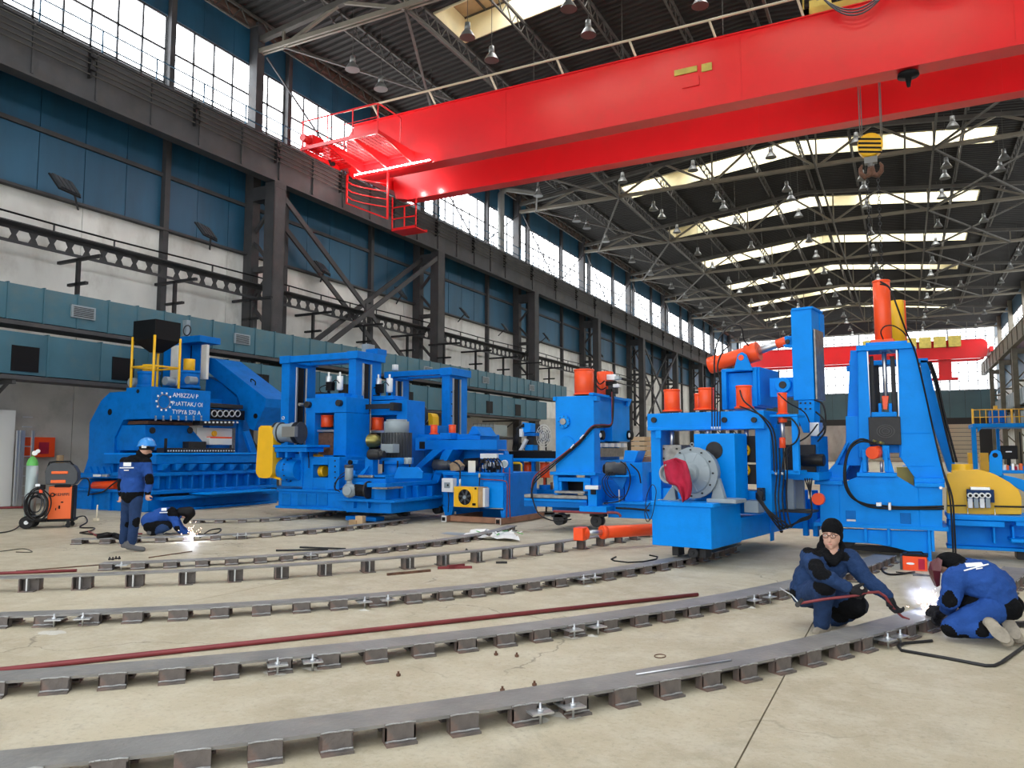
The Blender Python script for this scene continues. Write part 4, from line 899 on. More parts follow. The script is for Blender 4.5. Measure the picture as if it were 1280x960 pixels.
B.fb('seam', (1049, 604, 1050.5, 655), -.006, .01, par=bs); B.fb('seam', (1148, 608, 1149.5, 659), -.006, .01, par=bs)
B.fb('opening_shade', (1057, 638, 1070, 652), -.004, .03, 'blue_shaded'); B.fb('opening_shade', (1125, 641, 1139, 655), -.004, .03, 'blue_shaded')  # flat darker patches on the plate, recess shade put into their colour
B.fb('opening_floor', (1058, 649, 1070, 652), -.008, .03, 'steel')
B.fb('block_cap', (1018, 601, 1053, 606), -.05, 1.15); B.fb('block_cap', (1143, 604, 1181, 609), -.05, 1.15)
B.fb('cap_foot', (1024, 597, 1056, 601), .0, 1.0); B.fb('cap_foot', (1143, 598, 1181, 604), .0, 1.0)
for x, y in ((1022, 599), (1176, 610)): c = B.P(x, y, -.06); B.o('clamp_bolt', M().cyl(c, c + Vector((0, .1, 0)), .025, n=10), 'zinc')
# tower
lc = B.fp('column', [(1072, 433), (1083, 433), (1088, 520), (1088, 572), (1073, 572), (1073, 520)], .15, .5); B.fp('side_wing', [(1063, 438), (1074, 438), (1076, 553), (1057, 553), (1060, 500)], .35, .06)
B.fp('skirt', [(1057, 553), (1076, 553), (1076, 581), (1044, 581)], .3, .05); B.fp('skirt_flange', [(1026, 598), (1043, 580), (1058, 553), (1061, 553), (1047, 581), (1062, 581), (1054, 598)], .1, .7)
B.fb('side_box', (1058, 520, 1076, 582), .2, .4)
rc = B.fp('column', [(1123, 433), (1141, 433), (1149, 470), (1164, 540), (1176, 598), (1144, 598), (1126, 573), (1126, 545), (1124, 520)], .15, .06); B.fp('column_edge', [(1140, 433), (1144, 433), (1152, 470), (1167, 540), (1180, 598), (1175, 598), (1163, 540), (1148, 470)], .15, .5)
B.fp('column_inner', [(1123, 437), (1127, 437), (1128, 572), (1124, 572)], .2, .45)
B.fb('panel_weld', (1126, 541, 1163, 542), .142, .01); B.fb('panel_weld', (1128, 582, 1168, 583), .142, .01)
B.fb('top_plate', (1070, 430, 1141, 437), .1, .6); B.fb('cap_plate', (1082, 427, 1134, 431), .15, .5)
B.fb('guide_rail', (1083, 437, 1087, 521), .18, .1, 'steel'); B.fb('guide_rail', (1121, 437, 1124, 521), .18, .1, 'steel'); B.fb('guide_liner', (1088, 445, 1093, 520), .4, .1, 'black_steel'); B.fb('guide_liner', (1114, 445, 1120, 520), .4, .1, 'black_steel')
B.vc('main_cylinder', (1092, 351, 1114, 428), .4, 'red_paint', flange=1.12, n_=28); B.o('cylinder_base', M().fb(F, (1088, 424, 1118, 428), .2, .45), 'red_paint')
B.vc('rear_cylinder', (1113, 376, 1131, 428), 1.35, 'yellow', 'orange-yellow cylinder behind the red one', n_=28); B.vc('rear_cylinder_side', (1121, 376, 1133, 428), 1.5, 'red_paint')
B.vc('piston_rod', (1103, 436, 1109, 497), .4, 'steel'); B.fp('rod_clevis', [(1102, 495), (1111, 495), (1109, 512), (1104, 512)], .35, .1, 'red_paint')
B.fb('slide_lug', (1098, 504, 1102, 516), .32, .15); B.fb('slide_lug', (1111, 504, 1115, 516), .32, .15); B.fb('slide_top', (1089, 515, 1121, 521), .2, .4)
sl = B.fb('slide_block', (1086, 521, 1126, 556), .12, .5, 'black_steel', 'black machined slide block with circular marks')
c = B.P(1107, 539, .118)
for k, rr in enumerate((.05, .085, .12)): B.o('ring_mark', M().tube([(c.x + rr * cos(t), .116, c.z + rr * .8 * sin(t)) for t in [2 * pi * q / 24 for q in range(24)]], .0022, 4, True), 'lamp_grey', bev=0, par=sl)
# hydraulic motor bracket
B.fb('bracket_post', (1078, 562, 1083, 590), -.02, .1); B.fb('bracket_post', (1105, 562, 1110, 590), -.02, .1); B.fb('bracket_head', (1103, 557, 1112, 575), -.0, .15); B.fp('bracket_gusset', [(1074, 591), (1078, 572), (1082, 572), (1082, 591)], .0, .12); B.fp('bracket_gusset', [(1107, 591), (1107, 572), (1112, 572), (1118, 591)], .0, .12)
B.fb('bracket_base', (1071, 591, 1121, 596), -.06, .35)
B.o('hydraulic_motor', M().cyl(B.P(1090, 566, -.12), B.P(1098, 565, .12), .095, n=28), 'red_paint', None, .004)
B.fb('crosspiece', (1088, 556, 1126, 566), .3, .2); B.vc('small_rod', (1100, 577, 1104, 590), .1, 'steel')
B.fb('gear_cover_inner', (1121, 584, 1142, 607), .5, .2, 'yellow_dull'); B.fb('shadow_box', (1054, 582, 1076, 600), .6, .1, 'blue_shaded')
# rear frame
B.fp('rear_frame', [(1150, 450), (1160, 450), (1166, 480), (1184, 548), (1197, 590), (1186, 590), (1166, 530), (1154, 480)], 1.6, .4); B.fb('rear_frame_top', (1090, 449, 1160, 455), 1.6, .4); B.fb('rear_column', (1064, 450, 1082, 590), 1.6, .4); B.fb('rear_tower_panel', (1083, 455, 1100, 530), 1.7, .05, 'black_steel'); B.fb('rear_lug', (1058, 457, 1064, 464), 1.4, .1)
# hoses
for k in range(2):
    B.hose([(1100, 352 + k * 3, .1), (1112, 360, .1), (1122, 385, .1), (1133, 415, .1), (1144, 440, .08), (1155, 485, .05), (1166, 535, .0), (1178, 585, -.06), (1187 + k * 3, 620, -.12), (1190 + k * 3, 660, -.12), (1192 + k * 3, 700, -.1)], .013)
    B.hose([(1160 + k * 3, 452, 1.4), (1168 + k * 3, 475, 1.4), (1178 + k * 3, 520, 1.35), (1192 + k * 4, 578, 1.3)], .018)
    B.hose([(1090 + k * 5, 553 + k, -.12), (1076, 549 + k * 3, -.18), (1063, 558 + k * 3, -.2), (1056 + k, 580, -.2), (1056 + k * 2, 605, -.2), (1065 + k * 2, 622, -.18), (1082, 630 + k * 2, -.12), (1100, 632 + k * 3, -.08), (1130, 634 + k * 2, -.06), (1180, 633 + k * 3, -.06)], .016)
B.hose([(1104, 424, .05), (1101, 415, .0), (1106, 408, -.02), (1116, 407, -.02), (1127, 413, .0), (1133, 420, .05)], .01)
for x, y, yy in ((1091, 551, -.13), (1099, 553, -.13)): c = B.P(x, y, yy); B.o('hose_fitting', M().cyl(c, c + Vector((.06, .06, -.02)), .022, n=8), 'brass')
B.fb('hose_clamp', (1110, 628, 1114, 638), -.1, .1, 'zinc'); 
for x in (1095, 1098): B.fb('hose_sleeve', (x, 628, x + 4, 633), -.13, .04, 'zinc')
# yellow gear guard, lower beams
gy = B.fp('gear_guard', [(1184, 592), (1190, 591), (1190, 588), (1224, 587), (1242, 592), (1262, 603), (1273, 612), (1277, 622), (1277, 643), (1184, 643)], .7, .3, 'yellow'); B.vc('guard_drum', (1190, 580, 1217, 610), .85, 'yellow', par=gy)
for i in range(4):
    x = 1213 + i * 7.4; B.yc('valve', x, 619.5, 3.3, .5, .15, 'plastic_white'); B.yc('valve_core', x, 619.5, 1.8, .49, .02, 'black')
    B.fb('valve_body', (x - 3, 623, x + 3, 635), .55, .1, 'plastic_white' if i % 2 == 0 else 'grey_paint')
B.fb('valve_block', (1209, 612, 1243, 628), .58, .12, 'trouser_blue'); B.fb('valve_top', (1213, 609, 1238, 613), .58, .12, 'zinc')
B.hose([(1184, 632, .6), (1208, 632, .6)], .012); B.hose([(1243, 633, .6), (1300, 634, .6)], .014)
B.vc('valve_leg', (1209, 635, 1210.5, 645), .6, 'zinc', n_=6); B.vc('valve_leg', (1243, 635, 1244.5, 645), .6, 'zinc', n_=6)
B.fb('side_beam', (1184, 645, 1300, 651), .4, .9); B.fb('side_beam_web', (1184, 651, 1300, 687), .75, .08, 'blue'); B.fb('side_beam_edge', (1186, 651, 1256, 658), .42, .06); B.fb('side_beam_edge', (1270, 651, 1300, 658), .42, .06)
for x in (1243, 1267): B.fb('rib', (x - 1.5, 658, x + 1.5, 680), .5, .25)
B.fb('step', (1264, 675, 1300, 679), .3, .5); B.fb('side_beam_foot', (1184, 684, 1290, 688), .6, .4)
c = B.P(1190, 696, .9); c2 = B.P(1290, 696, .9); B.o('roller', M().cyl((c.x, .9, .24), (c2.x, .9, .24), .12, n=24), 'rubber'); B.o('roller_end', M().cyl((c2.x - .3, .9, .24), (c2.x, .9, .24), .14, n=24), 'steel'); 
for k in (.5,): B.o('foot_block', M().b(2.7, 2.9, .8, 1.1, 0.0, .2), 'black_steel')
B.fp('lug_plate', [(1237, 595), (1237, 570), (1240, 564), (1246, 562), (1251, 565), (1253, 571), (1253, 595)], .95, .08); B.yc('lug_hole', 1244, 569, 3, .94, .02, 'black'); B.fp('slope_bar', [(1225, 588), (1270, 597), (1300, 606), (1300, 625), (1262, 605), (1228, 592)], 1.05, .15)
# ---------------------------------------------------------------- power unit behind/right of the tower (bench with monitor)
Q = Mach('control_bench', 'cluttered blue work bench with a black monitor behind the yellow gear guard', 'bench', 2.2, 17.0, 0)
Q.fb('bench_top', (1250, 588, 1310, 592), 0, 1.0); Q.fb('bench_leg', (1252, 592, 1256, 640), .1, .1); Q.fb('bench_leg', (1296, 592, 1300, 640), .1, .1)
Q.fb('monitor', (1251, 557, 1272, 574), .4, .05, 'black'); Q.fb('monitor_foot', (1259, 574, 1264, 588), .42, .05, 'black'); Q.fb('screen_mark', (1257, 564, 1265, 565.5), .39, .02, 'text_white')
random.seed(9)
for i in range(9):
    x = 1254 + i * 3.4; Q.fb('part_box', (x, 583 - random.uniform(0, 4), x + 4, 588), .1 + .05 * (i % 3), .1, ['plastic_white', 'orange', 'blue', 'zinc', 'cloth_red'][i % 5])
Q.vc('pole', (1275, 540, 1277, 588), .6, 'black', n_=8)
# far platform with yellow rail
D = Mach('service_platform', 'blue steel service platform with yellow railing far behind the press tower', 'platform', 4.0, 44.0, 0)
D.fb('deck', (1216, 529, 1300, 534), 0, 3.0); D.fb('leg', (1216, 534, 1222, 612), 0, .25); D.fb('leg', (1247, 534, 1251, 607), 3, .25); D.fb('leg', (1290, 534, 1296, 612), 0, .25)
D.fp('knee_brace', [(1222, 534), (1228, 534), (1222, 541)], .02, .15)
for x in [1225, 1232.5, 1240.5, 1248.5, 1256.5, 1274, 1282, 1290]: D.vc('baluster', (x - .7, 512, x + .7, 530), .1, 'yellow', n_=6)
for x in (1216, 1265): D.fb('rail_post', (x - 1.4, 511, x + 1.4, 530), .05, .15, 'yellow')
for y in (511, 520.5): D.fb('rail_bar', (1216, y, 1300, y + 1), .08, .05, 'yellow')
D.fb('tank', (1238, 513, 1258, 528), 1.5, 1.0, 'blue_shaded'); D.fb('beacon', (1242, 507, 1247, 511), 1.4, .3, 'yellow')
D.fb('yellow_cabinet', (1226, 566, 1236, 590), .6, .8, 'yellow'); D.fb('yellow_cabinet', (1211, 566, 1216, 595), 1.0, .8, 'yellow')
# ---------------------------------------------------------------- large C-frame press by the left wall
C1 = Mach('c_frame_press', 'large blue C-frame press with black hopper, white lettering and long ribbed bed', 'machine', -18.0, 14.2, 0, paint='blue_shaded')
F = C1.F; XP = .1
yh = F.X(189, 505, XP).y          # near face of the head
L = F.X(156, 505, XP)
xl = F.Y(157, 505, yh).x
head = C1.o('head', M().b(xl, XP, yh, F.X(263, 505, XP).y, F.X(226, 525, XP).z, F.X(226, 486, XP).z))
C1.fp('frame', [(104, 592), (110, 573), (112, 528), (126, 501), (137, 490.5), (158, 489), (158, 525), (154, 525), (143, 547), (141, 592)], yh + .05, 2.2)
C1.fp('frame_web', [(141, 592), (143, 547), (154, 525), (190, 525), (190, 592)], yh + 1.4, .1)
C1.yc('lifting_hole', 137, 515, 4, yh + .04, .03, 'black'); C1.yc('lifting_hole', 172, 489, 2.6, yh - .01, .03, 'black')
for x in (112, 120, 128, 136): C1.fp('gusset', [(x - 4, 592), (x, 583), (x + 3, 592)], yh, .06)
# lettering and gear emblem on the head
def hp(x, y): return F.X(x, y, XP + .012)
def txt(body, x, y, h):
    p = hp(x, y); return text_mesh('lettering', body, h, 'text_white', C1.r, basis(p, (0, 1, 0), (0, 0, 1)))
txt('AMBZZA/ P', 216, 496, .17); txt('P.tATTAK,/ OI', 215, 506.5, .17); txt('TYPY& 570 A', 215, 517, .17)
c = hp(205, 502)
lg = C1.o('emblem_ring', M().tube([(c.x, c.y + .19 * cos(t), c.z + .19 * sin(t)) for t in [2 * pi * k / 24 for k in range(24)]], .01, 4, True), 'lamp_grey', bev=0)
for k in range(10): a = 2 * pi * k / 10; C1.o('emblem_tooth', M().b(c.x - .004, c.x + .006, c.y + .24 * cos(a) - .025, c.y + .24 * cos(a) + .025, c.z + .24 * sin(a) - .025, c.z + .24 * sin(a) + .025), 'text_white', bev=0, par=lg)
for i in range(7):
    for z in (521, 524.5): p = hp(194 + i * 9.5, z); C1.o('grease_nipple', M().b(p.x, p.x + .03, p.y - .02, p.y + .02, p.z - .03, p.z + .03), 'zinc', bev=0)
# ram
XR2 = -.25
C1.sp('ram', [(181, 531), (236, 532), (250, 548), (258, 557), (240, 562), (181, 563)], XR2, -1.2)
C1.fb('ram_end', (167, 532, 181, 561), F.X(181, 545, XR2).y, .05)
for x in (190, 237): C1.xc('ram_pin', x, 538, 4, XR2, .04, 'black_steel')
C1.sb('ram_gap', (185, 527, 248, 531), -.3, -.9, 'rust')
C1.sb('inner_column', (150, 531, 182, 592), -1.3, -.1)
# bed: top table and ribbed girders
C1.sb('table', (195, 568, 326, 579), .5, -2.2); tb = C1.sb('table_edge', (198, 566, 326, 568), .55, -2.2, 'blue')
for i in range(26): p = F.X(210 + i * 3.3, 563.5, .3); C1.o('roller_pin', M().cyl(p, p + Vector((-.1, 0, 0)), .055, n=10), 'black_steel', bev=0); C1.o('pin_end', M().cyl(p, p + Vector((.02, 0, 0)), .02, n=6), 'plastic_white', bev=0)
C1.sb('chain_guide', (205, 560, 292, 567), .15, -.3, 'black_steel')
C1.sb('bed_top_flange', (188, 589, 346, 593), .55, -1.5); C1.sb('bed_web', (188, 579, 346, 612), .35, -.2)
for i in range(9): x = 196 + i * 17; C1.sp('bracket', [(x, 580), (x + 10, 580), (x + 2, 588), (x, 588)], .35, .22)
for i in range(11): x = 192 + i * 14; C1.sb('rib', (x, 593, x + 2, 611), .35, .18)
C1.sb('bed_mid_flange', (188, 610, 346, 614), .65, -1.2); C1.sb('cable_channel', (205, 614, 346, 617), .5, -.2, 'black_steel'); C1.sb('bed_lower_flange', (205, 617, 346, 621), .75, -1.2); C1.sb('bed_lower_web', (185, 620, 346, 633), .45, -.3)
bz = C1.o('bed_base', M().b(-2.6, .35, .0, 7.4, .02, .32))
C1.sb('bed_foot', (200, 632, 346, 637), .8, -1.0)
C1.sb('walk_plate', (262, 614, 346, 616), 1.3, -.8, 'blue')
C1.sb('strut', (205, 636, 310, 638), .5, .06)
# near base block with red cylinder
C1.fb('base_block', (92, 612, 182, 640), -.55, 1.4); C1.fb('base_cap', (90, 592, 186, 598), -.5, 2.0); C1.fp('base_slope', [(92, 612), (104, 598), (112, 598), (112, 612)], -.5, .9); C1.fb('base_flange', (90, 612, 186, 615), -.65, 1.6)
for x in (112, 135, 158): C1.fb('rib', (x, 615, x + 2, 640), -.62, .1)
C1.xc if 0 else C1.o('red_cylinder', M().cyl(C1.P(112, 607.5, -.35), C1.P(146, 606, -.35), .12, n=20), 'red_paint')
C1.hose([(92, 600, -.6), (108, 598, -.7), (112, 606, -.7), (110, 620, -.7)], .02); C1.hose([(112, 618, -.6), (128, 615, -.7), (140, 606, -.7), (148, 600, -.6)], .02)
C1.fb('valve', (116, 593, 122, 596), -.7, .1, 'plastic_white'); C1.fb('valve', (127, 593, 133, 596), -.7, .1, 'zinc')
# top cylinders, tie column, hopper
for (r, yc_) in (((178, 456, 195, 465), 1.2), ((229, 449, 244, 466), 1.9)): C1.vc('cylinder_cap', r, yc_, 'yellow')
C1.vc('cylinder', (172, 465, 200, 485), 1.2, None, flange=1.1, ft=.08); C1.vc('cylinder', (223, 464, 250, 486), 1.9, None, flange=1.1, ft=.08)
for (x, y, r, yy) in ((163, 478, 6, .9), (206, 476, 5.5, .7), (234, 475, 5, 1.3)): C1.yc('motor_end', x, y, r, yy, .3, 'grey_paint')
C1.fb('tie_column', (204, 424, 226, 484), 2.3, .5); C1.fb('housing_top', (225, 420, 250, 428), 2.25, .8); C1.fb('housing_back', (226, 428, 250, 470), 2.7, .1, 'blue_shaded'); C1.fb('dark_recess', (229, 432, 238, 460), 2.65, .05, 'black')
C1.fb('guide_strip', (213, 432, 222, 482), 2.2, .1, 'wall_white'); C1.fb('guide_strip', (251, 431, 258, 474), 2.3, .1, 'wall_white')
C1.o('top_wheel', M().tube([(C1.P(234, 413, 2.4) + Vector((.16 * cos(t), 0, .16 * sin(t)))) for t in [2 * pi * k / 14 for k in range(14)]], .02, 5, True), 'black_steel', bev=0); C1.fb('top_pump', (228, 400, 233, 420), 2.4, .15, 'grey_paint')
xk = F.X(194, 410, XP - .1)
yk = xk.y; hx0 = F.Y(166.5, 412, yk).x; hx1 = XP - .1; hy1 = F.X(226, 412, hx1).y
zt_, zm = F.Y(180, 400, yk).z, F.Y(180, 424.5, yk).z; za = F.Y(195, 441, (yk + hy1) / 2).z; mx_, my_ = (hx0 + hx1) / 2, (yk + hy1) / 2
hp_ = M().b(hx0, hx1, yk, hy1, zm, zt_).add([(hx0, yk, zm), (hx1, yk, zm), (hx1, hy1, zm), (hx0, hy1, zm), (mx_ - .12, my_ - .12, za), (mx_ + .12, my_ - .12, za), (mx_ + .12, my_ + .12, za), (mx_ - .12, my_ + .12, za)], [(0, 1, 5, 4), (1, 2, 6, 5), (2, 3, 7, 6), (3, 0, 4, 7), (7, 6, 5, 4)])
C1.o('hopper', hp_, 'black', 'black square hopper')
zf = F.Y(192, 484, yk).z
for x, y in ((hx0, yk), (hx1, yk), (hx1, hy1), (hx0, hy1)): C1.o('hopper_leg', M().cyl((x, y, zf - .1), (x, y, zm + .1), .035, n=8), 'yellow_dull' if 0 else 'yellow')
zr_ = F.Y(192, 457, yk).z
for a, b_ in (((hx0, yk), (hx1, yk)), ((hx1, yk), (hx1, hy1)), ((hx0, hy1), (hx1, hy1)), ((hx0, yk), (hx0, hy1))): C1.o('hopper_rail', M().cyl((*a, zr_), (*b_, zr_), .028, n=8), 'yellow')
# inclined arm at the far side
am = C1.fp('inclined_arm', [(262, 447), (268, 448), (332.5, 498), (331, 509), (317, 538), (312, 536), (305, 520), (296, 494), (260, 465)], 3.2, 1.1)
C1.yc('arm_pin', 319, 520, 3.2, 3.18, .03, 'black'); C1.hose([(314, 480, 3.5), (314, 474, 3.5), (319, 477, 3.5), (319, 482, 3.5)], .02)
C1.fp('lower_arm', [(258, 470), (275, 478), (296, 497), (296, 506), (255, 506)], 3.3, .6); C1.sb('rear_body', (262, 500, 312, 568), -1.2, -.3)
C1.sb('bar_rack', (263, 505, 304, 510), .1, -.5, 'black_steel')
for i in range(5): p = F.X(268 + i * 7.3, 517, .12); C1.o('chain_ring', M().tube([(p.x, p.y + .1 * cos(t), p.z + .09 * sin(t)) for t in [2 * pi * k / 12 for k in range(12)]], .018, 5, True), 'zinc', bev=0)
C1.sb('drum_row', (262, 512, 306, 524), .05, -.4, 'black'); 
for i in range(9): p = F.X(256 + i * 5, 528, .1); C1.o('bolt', M().cyl(p, p + Vector((.04, 0, 0)), .03, n=6), 'plastic_white', bev=0)
C1.sb('chain_strip', (250, 525, 292, 532), .05, -.3, 'black_steel')
C1.sb('white_plate', (246, 535, 290, 552), -.3, -.05, 'white_metal'); C1.sb('control_box', (262, 547, 290, 556), -.15, -.2, 'white_metal', 'white control box with red stripe'); C1.sb('red_stripe', (263, 546, 290, 548), -.14, -.2, 'red_paint')
C1.xc('yellow_knob', 267, 542, 3.5, -.29, .06, 'yellow'); C1.sb('post', (290, 535, 294, 566), -.3, -.1, 'machined'); C1.sb('post', (298, 525, 304, 566), -.3, -.1)
C1.sp('link', [(305, 540), (312, 538), (322, 566), (314, 566)], .1, -.1); C1.sb('tool_holder', (236, 552, 258, 562), .0, -.3, 'black_steel'); C1.vc('lubricator', (205, 548, 209, 566), F.X(207, 557, .4).y, 'black')
# ---------------------------------------------------------------- mills
def mill(name, label, ox, oy, near):
    m = Mach(name, label, 'machine', ox, oy, 0); return m
E1 = Mach('rolling_mill', 'blue rolling mill with tall twin portal, grey motor and yellow belt guard', 'machine', -13.49, 14.12, 0, paint='blue_half_shaded')
F = E1.F
# portal: two slotted side frames joined by beams; right faces look towards the tracks
def slot_frame(E, xf0, xf1, xs1, sl0, sl1, ytop, ybot, ysl, y0, n='portal_post'):
    F = E.F; my = (ytop + ybot) / 2; x0 = F.Y(xf0, my, y0).x; x1 = F.Y(xf1, my, y0).x
    yb = F.X(xs1, my, x1).y; ya_, yb_ = F.X(sl0, my, x1).y, F.X(sl1, my, x1).y; zt = F.Y(xf0, ytop, y0).z; z0 = F.Y(xf0, ybot, y0).z; zs = F.X(sl0, ysl, x1).z
    o = E.o(n, M().b(x0, x1, y0, ya_, z0, zt).b(x0, x1, yb_, yb, z0, zt).b(x0, x1, ya_, yb_, zs, zt))
    E.o('slide_rack', M().b(x0 + .03, x1 - .03, ya_ + .06, yb_ - .04, z0, zs), 'black', par=o); E.o('guide_rail', M().b(x1 - .02, x1 + .03, ya_ - .04, ya_ + .03, z0, zs).b(x1 - .02, x1 + .03, yb_ - .03, yb_ + .02, z0, zs), 'steel', par=o)
    return x0, x1, yb, zt
a0 = slot_frame(E1, 351, 361, 394, 370, 382, 447, 560, 459, 1.0); a1 = slot_frame(E1, 435, 444, 476, 453, 463, 441, 570, 454, 1.0)
E1.o('top_beam', M().b(a0[0], a1[1], .96, 1.25, a0[3] - .15, a0[3] + .012), None); E1.o('top_beam', M().b(a0[0], a1[1], a0[2] - .25, a0[2] - .01, a0[3] - .15, a0[3] + .01), None)
E1.o('side_cap', M().b(a1[0] - .02, a1[1] + .1, .93, a1[2] + .05, a1[3] - .16, a1[3] + .03)); E1.o('side_cap', M().b(a0[0] - .02, a0[1] + .05, .93, a0[2] + .05, a0[3] - .17, a0[3] + .025))
E1.fb('top_pump', (452, 430, 460, 442), 2.2, .3, 'grey_paint'); E1.fb('top_gearbox', (457, 436, 472, 444), 2.0, .4, 'blue_shaded'); 
# housing with window
y_ = .5; xr1 = F.Y(432.5, 530, y_).x
E1.fb('housing_top', (382, 497, 432.5, 516), y_, .9); E1.fb('housing_post', (382, 516, 393, 572), y_, .9); E1.fb('housing_post', (417, 516, 432.5, 572), y_, .9); E1.fb('housing_sill', (382, 569, 432.5, 575), y_, .9)
E1.fb('window_back', (393, 516, 417, 569), y_ + .6, .05, 'blue_shaded')
E1.vc('screwdown_cylinder', (401, 519, 417, 534), y_ + .35, 'red_paint', flange=1.0); E1.fb('chock_plate', (393, 537, 417, 540), y_ + .1, .4, 'zinc'); E1.fb('chock', (393, 541, 416.5, 569), y_ + .15, .4, 'rust')
E1.fb('housing_wing', (432.5, 494, 446, 640), y_ + .45, .22); E1.yc('tie_nut', 387, 506, 4, y_, -.12, 'black_steel'); E1.yc('tie_nut', 426, 504, 4, y_, -.12, 'black_steel'); E1.yc('tie_end', 381, 506, 2, y_, -.2, 'machined'); E1.yc('boss', 439, 504, 3, y_ + .45, -.05, None)
# box with yellow coil
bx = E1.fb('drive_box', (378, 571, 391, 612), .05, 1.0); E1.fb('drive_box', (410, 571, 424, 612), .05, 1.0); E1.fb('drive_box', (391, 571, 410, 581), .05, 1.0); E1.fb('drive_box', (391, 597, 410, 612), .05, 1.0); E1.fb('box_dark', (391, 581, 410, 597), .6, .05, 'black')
c = E1.P(394, 589, .35); c2 = E1.P(407, 589, .35); E1.o('coupling', M().lathe(c, c2 - c, [(i * .04, .125 + .02 * (i % 2)) for i in range(9)], 20), 'yellow')
E1.fp('yellow_cover', [(378, 571), (386, 567), (396, 569), (398, 571)], .3, .3, 'yellow'); E1.bolts([(419, 576), (419, 583), (419, 590), (419, 597), (419, 604)], .05, .018)
# base
E1.fb('base', (348, 613, 433, 637), .02, 2.2); E1.fb('base_flange', (346, 612, 436, 615), -.02, 2.3); E1.fb('base_flange', (344, 634, 437, 637), -.05, .2)
for x in (352, 372, 384, 398): E1.fb('base_panel', (x, 617, x + 11, 632), .0, .03, 'blue_shaded')
E1.sb('base_side', (432, 606, 490, 633), F.Y(433, 620, .0).x, -.1, 'blue_shaded'); E1.wheel(432, 640, .6, .13, .2)
# belt guard, motor, gearbox
gd = E1.fp('belt_guard', [(323, 535), (326, 532), (335, 532), (339, 535), (341, 545), (340, 592), (337, 597), (331, 598), (323, 597), (320, 592), (319.5, 588)], -.35, .28, 'yellow')
cm_ = E1.P(346, 541, -.1); ce = E1.P(378, 541, .0)
mo = E1.o('motor', M().lathe(cm_, ce - cm_, [(0, .18), (.06, .25), (.12, .25), (.14, .22), (.42, .22), (.44, .25), (.56, .24), (.62, .15)], 24), 'grey_paint'); E1.fb('terminal_box', (352, 533, 368, 546), -.4, .12, 'lamp_grey', par=mo)
for x in (346, 352, 370, 376): E1.o('fin', M().lathe(E1.P(x, 541, -.08), ce - cm_, [(0, .258), (.015, .258)], 24), 'motor_dark', bev=0, par=mo)
E1.o('eye_bolt', M().tube([(E1.P(354, 522.5, -.1) + Vector((.035 * cos(t), 0, .035 * sin(t)))) for t in [2 * pi * k / 10 for k in range(10)]], .012, 6, True), 'zinc', bev=0)
E1.fb('motor_plate', (341, 556, 384, 559), -.35, .8); E1.fb('motor_stand', (343, 559, 383, 565), -.3, .6); 
for x in (345, 356, 374): E1.fb('stand_rib', (x, 565, x + 3, 572), -.25, .4)
cg_ = E1.P(357, 587, .0); cg2 = E1.P(376, 587, .0); E1.o('gearbox', M().lathe(cg_ - Vector((.35, 0, 0)), (1, 0, 0), [(0, .1), (.14, .11), (.18, .2), (.3, .27), (.4, .27), (.42, .3), (.5, .3), (.52, .24), (.8, .24)], 26), None)
E1.fb('gearbox_body', (352, 567, 378, 608), .02, .35); 
for i in range(12):
    a = 2 * pi * i / 12; E1.o('bolt', M().cyl(cg_ + Vector((.15, .27 * cos(a), .27 * sin(a))), cg_ + Vector((.18, .27 * cos(a), .27 * sin(a))), .016, n=6), 'black_steel', bev=0)
E1.fp('input_shaft', [(337, 594), (350, 597), (350, 600), (337, 597)], -.2, .08, 'yellow'); E1.hose([(381, 556, -.2), (385, 563, -.1), (386, 575, .0), (386, 585, .0)], .012)
# table with white bottles on the housing
def bottles(E, px0, dx, yy, ty):
    t = E.fb('top_table', (px0 - 6, ty - 5, px0 + 30, ty), yy - .2, .6); E.fb('hydraulic_block', (px0 - 6, ty - 7, px0 + 1, ty - 1), yy - .1, .4, 'black_steel')
    for i, (x, h, w) in enumerate(((px0 + 11, 14, 4), (px0 + 25, 17, 4))):
        E.vc('accumulator', (x - w, ty - 27, x + w, ty - 27 + h), yy, 'plastic_white' if i else 'zinc', n_=16); E.vc('neck', (x - 1.3, ty - 32, x + 1.3, ty - 26), yy, 'plastic_white', n_=10); E.vc('valve_stem', (x - 2, ty - 27 + h, x + 2, ty - 5), yy, 'black', n_=10); E.vc('valve_ring', (x - 2.8, ty - 12, x + 2.8, ty - 9), yy, 'zinc', n_=10)
    E.fb('valve_cluster', (px0 + 7, ty - 20, px0 + 14, ty - 9), yy - .1, .15, 'black')
    E.hose([(px0 + 8, ty - 16, yy - .15), (px0, ty - 12, yy - .2), (px0 + 2, ty - 6, yy - .2), (px0 + 10, ty - 6, yy - .15)], .012); E.hose([(px0 + 14, ty - 18, yy - .1), (px0 + 20, ty - 22, yy - .1), (px0 + 24, ty - 18, yy - .1)], .012)
bottles(E1, 400, 0, .9, 497)
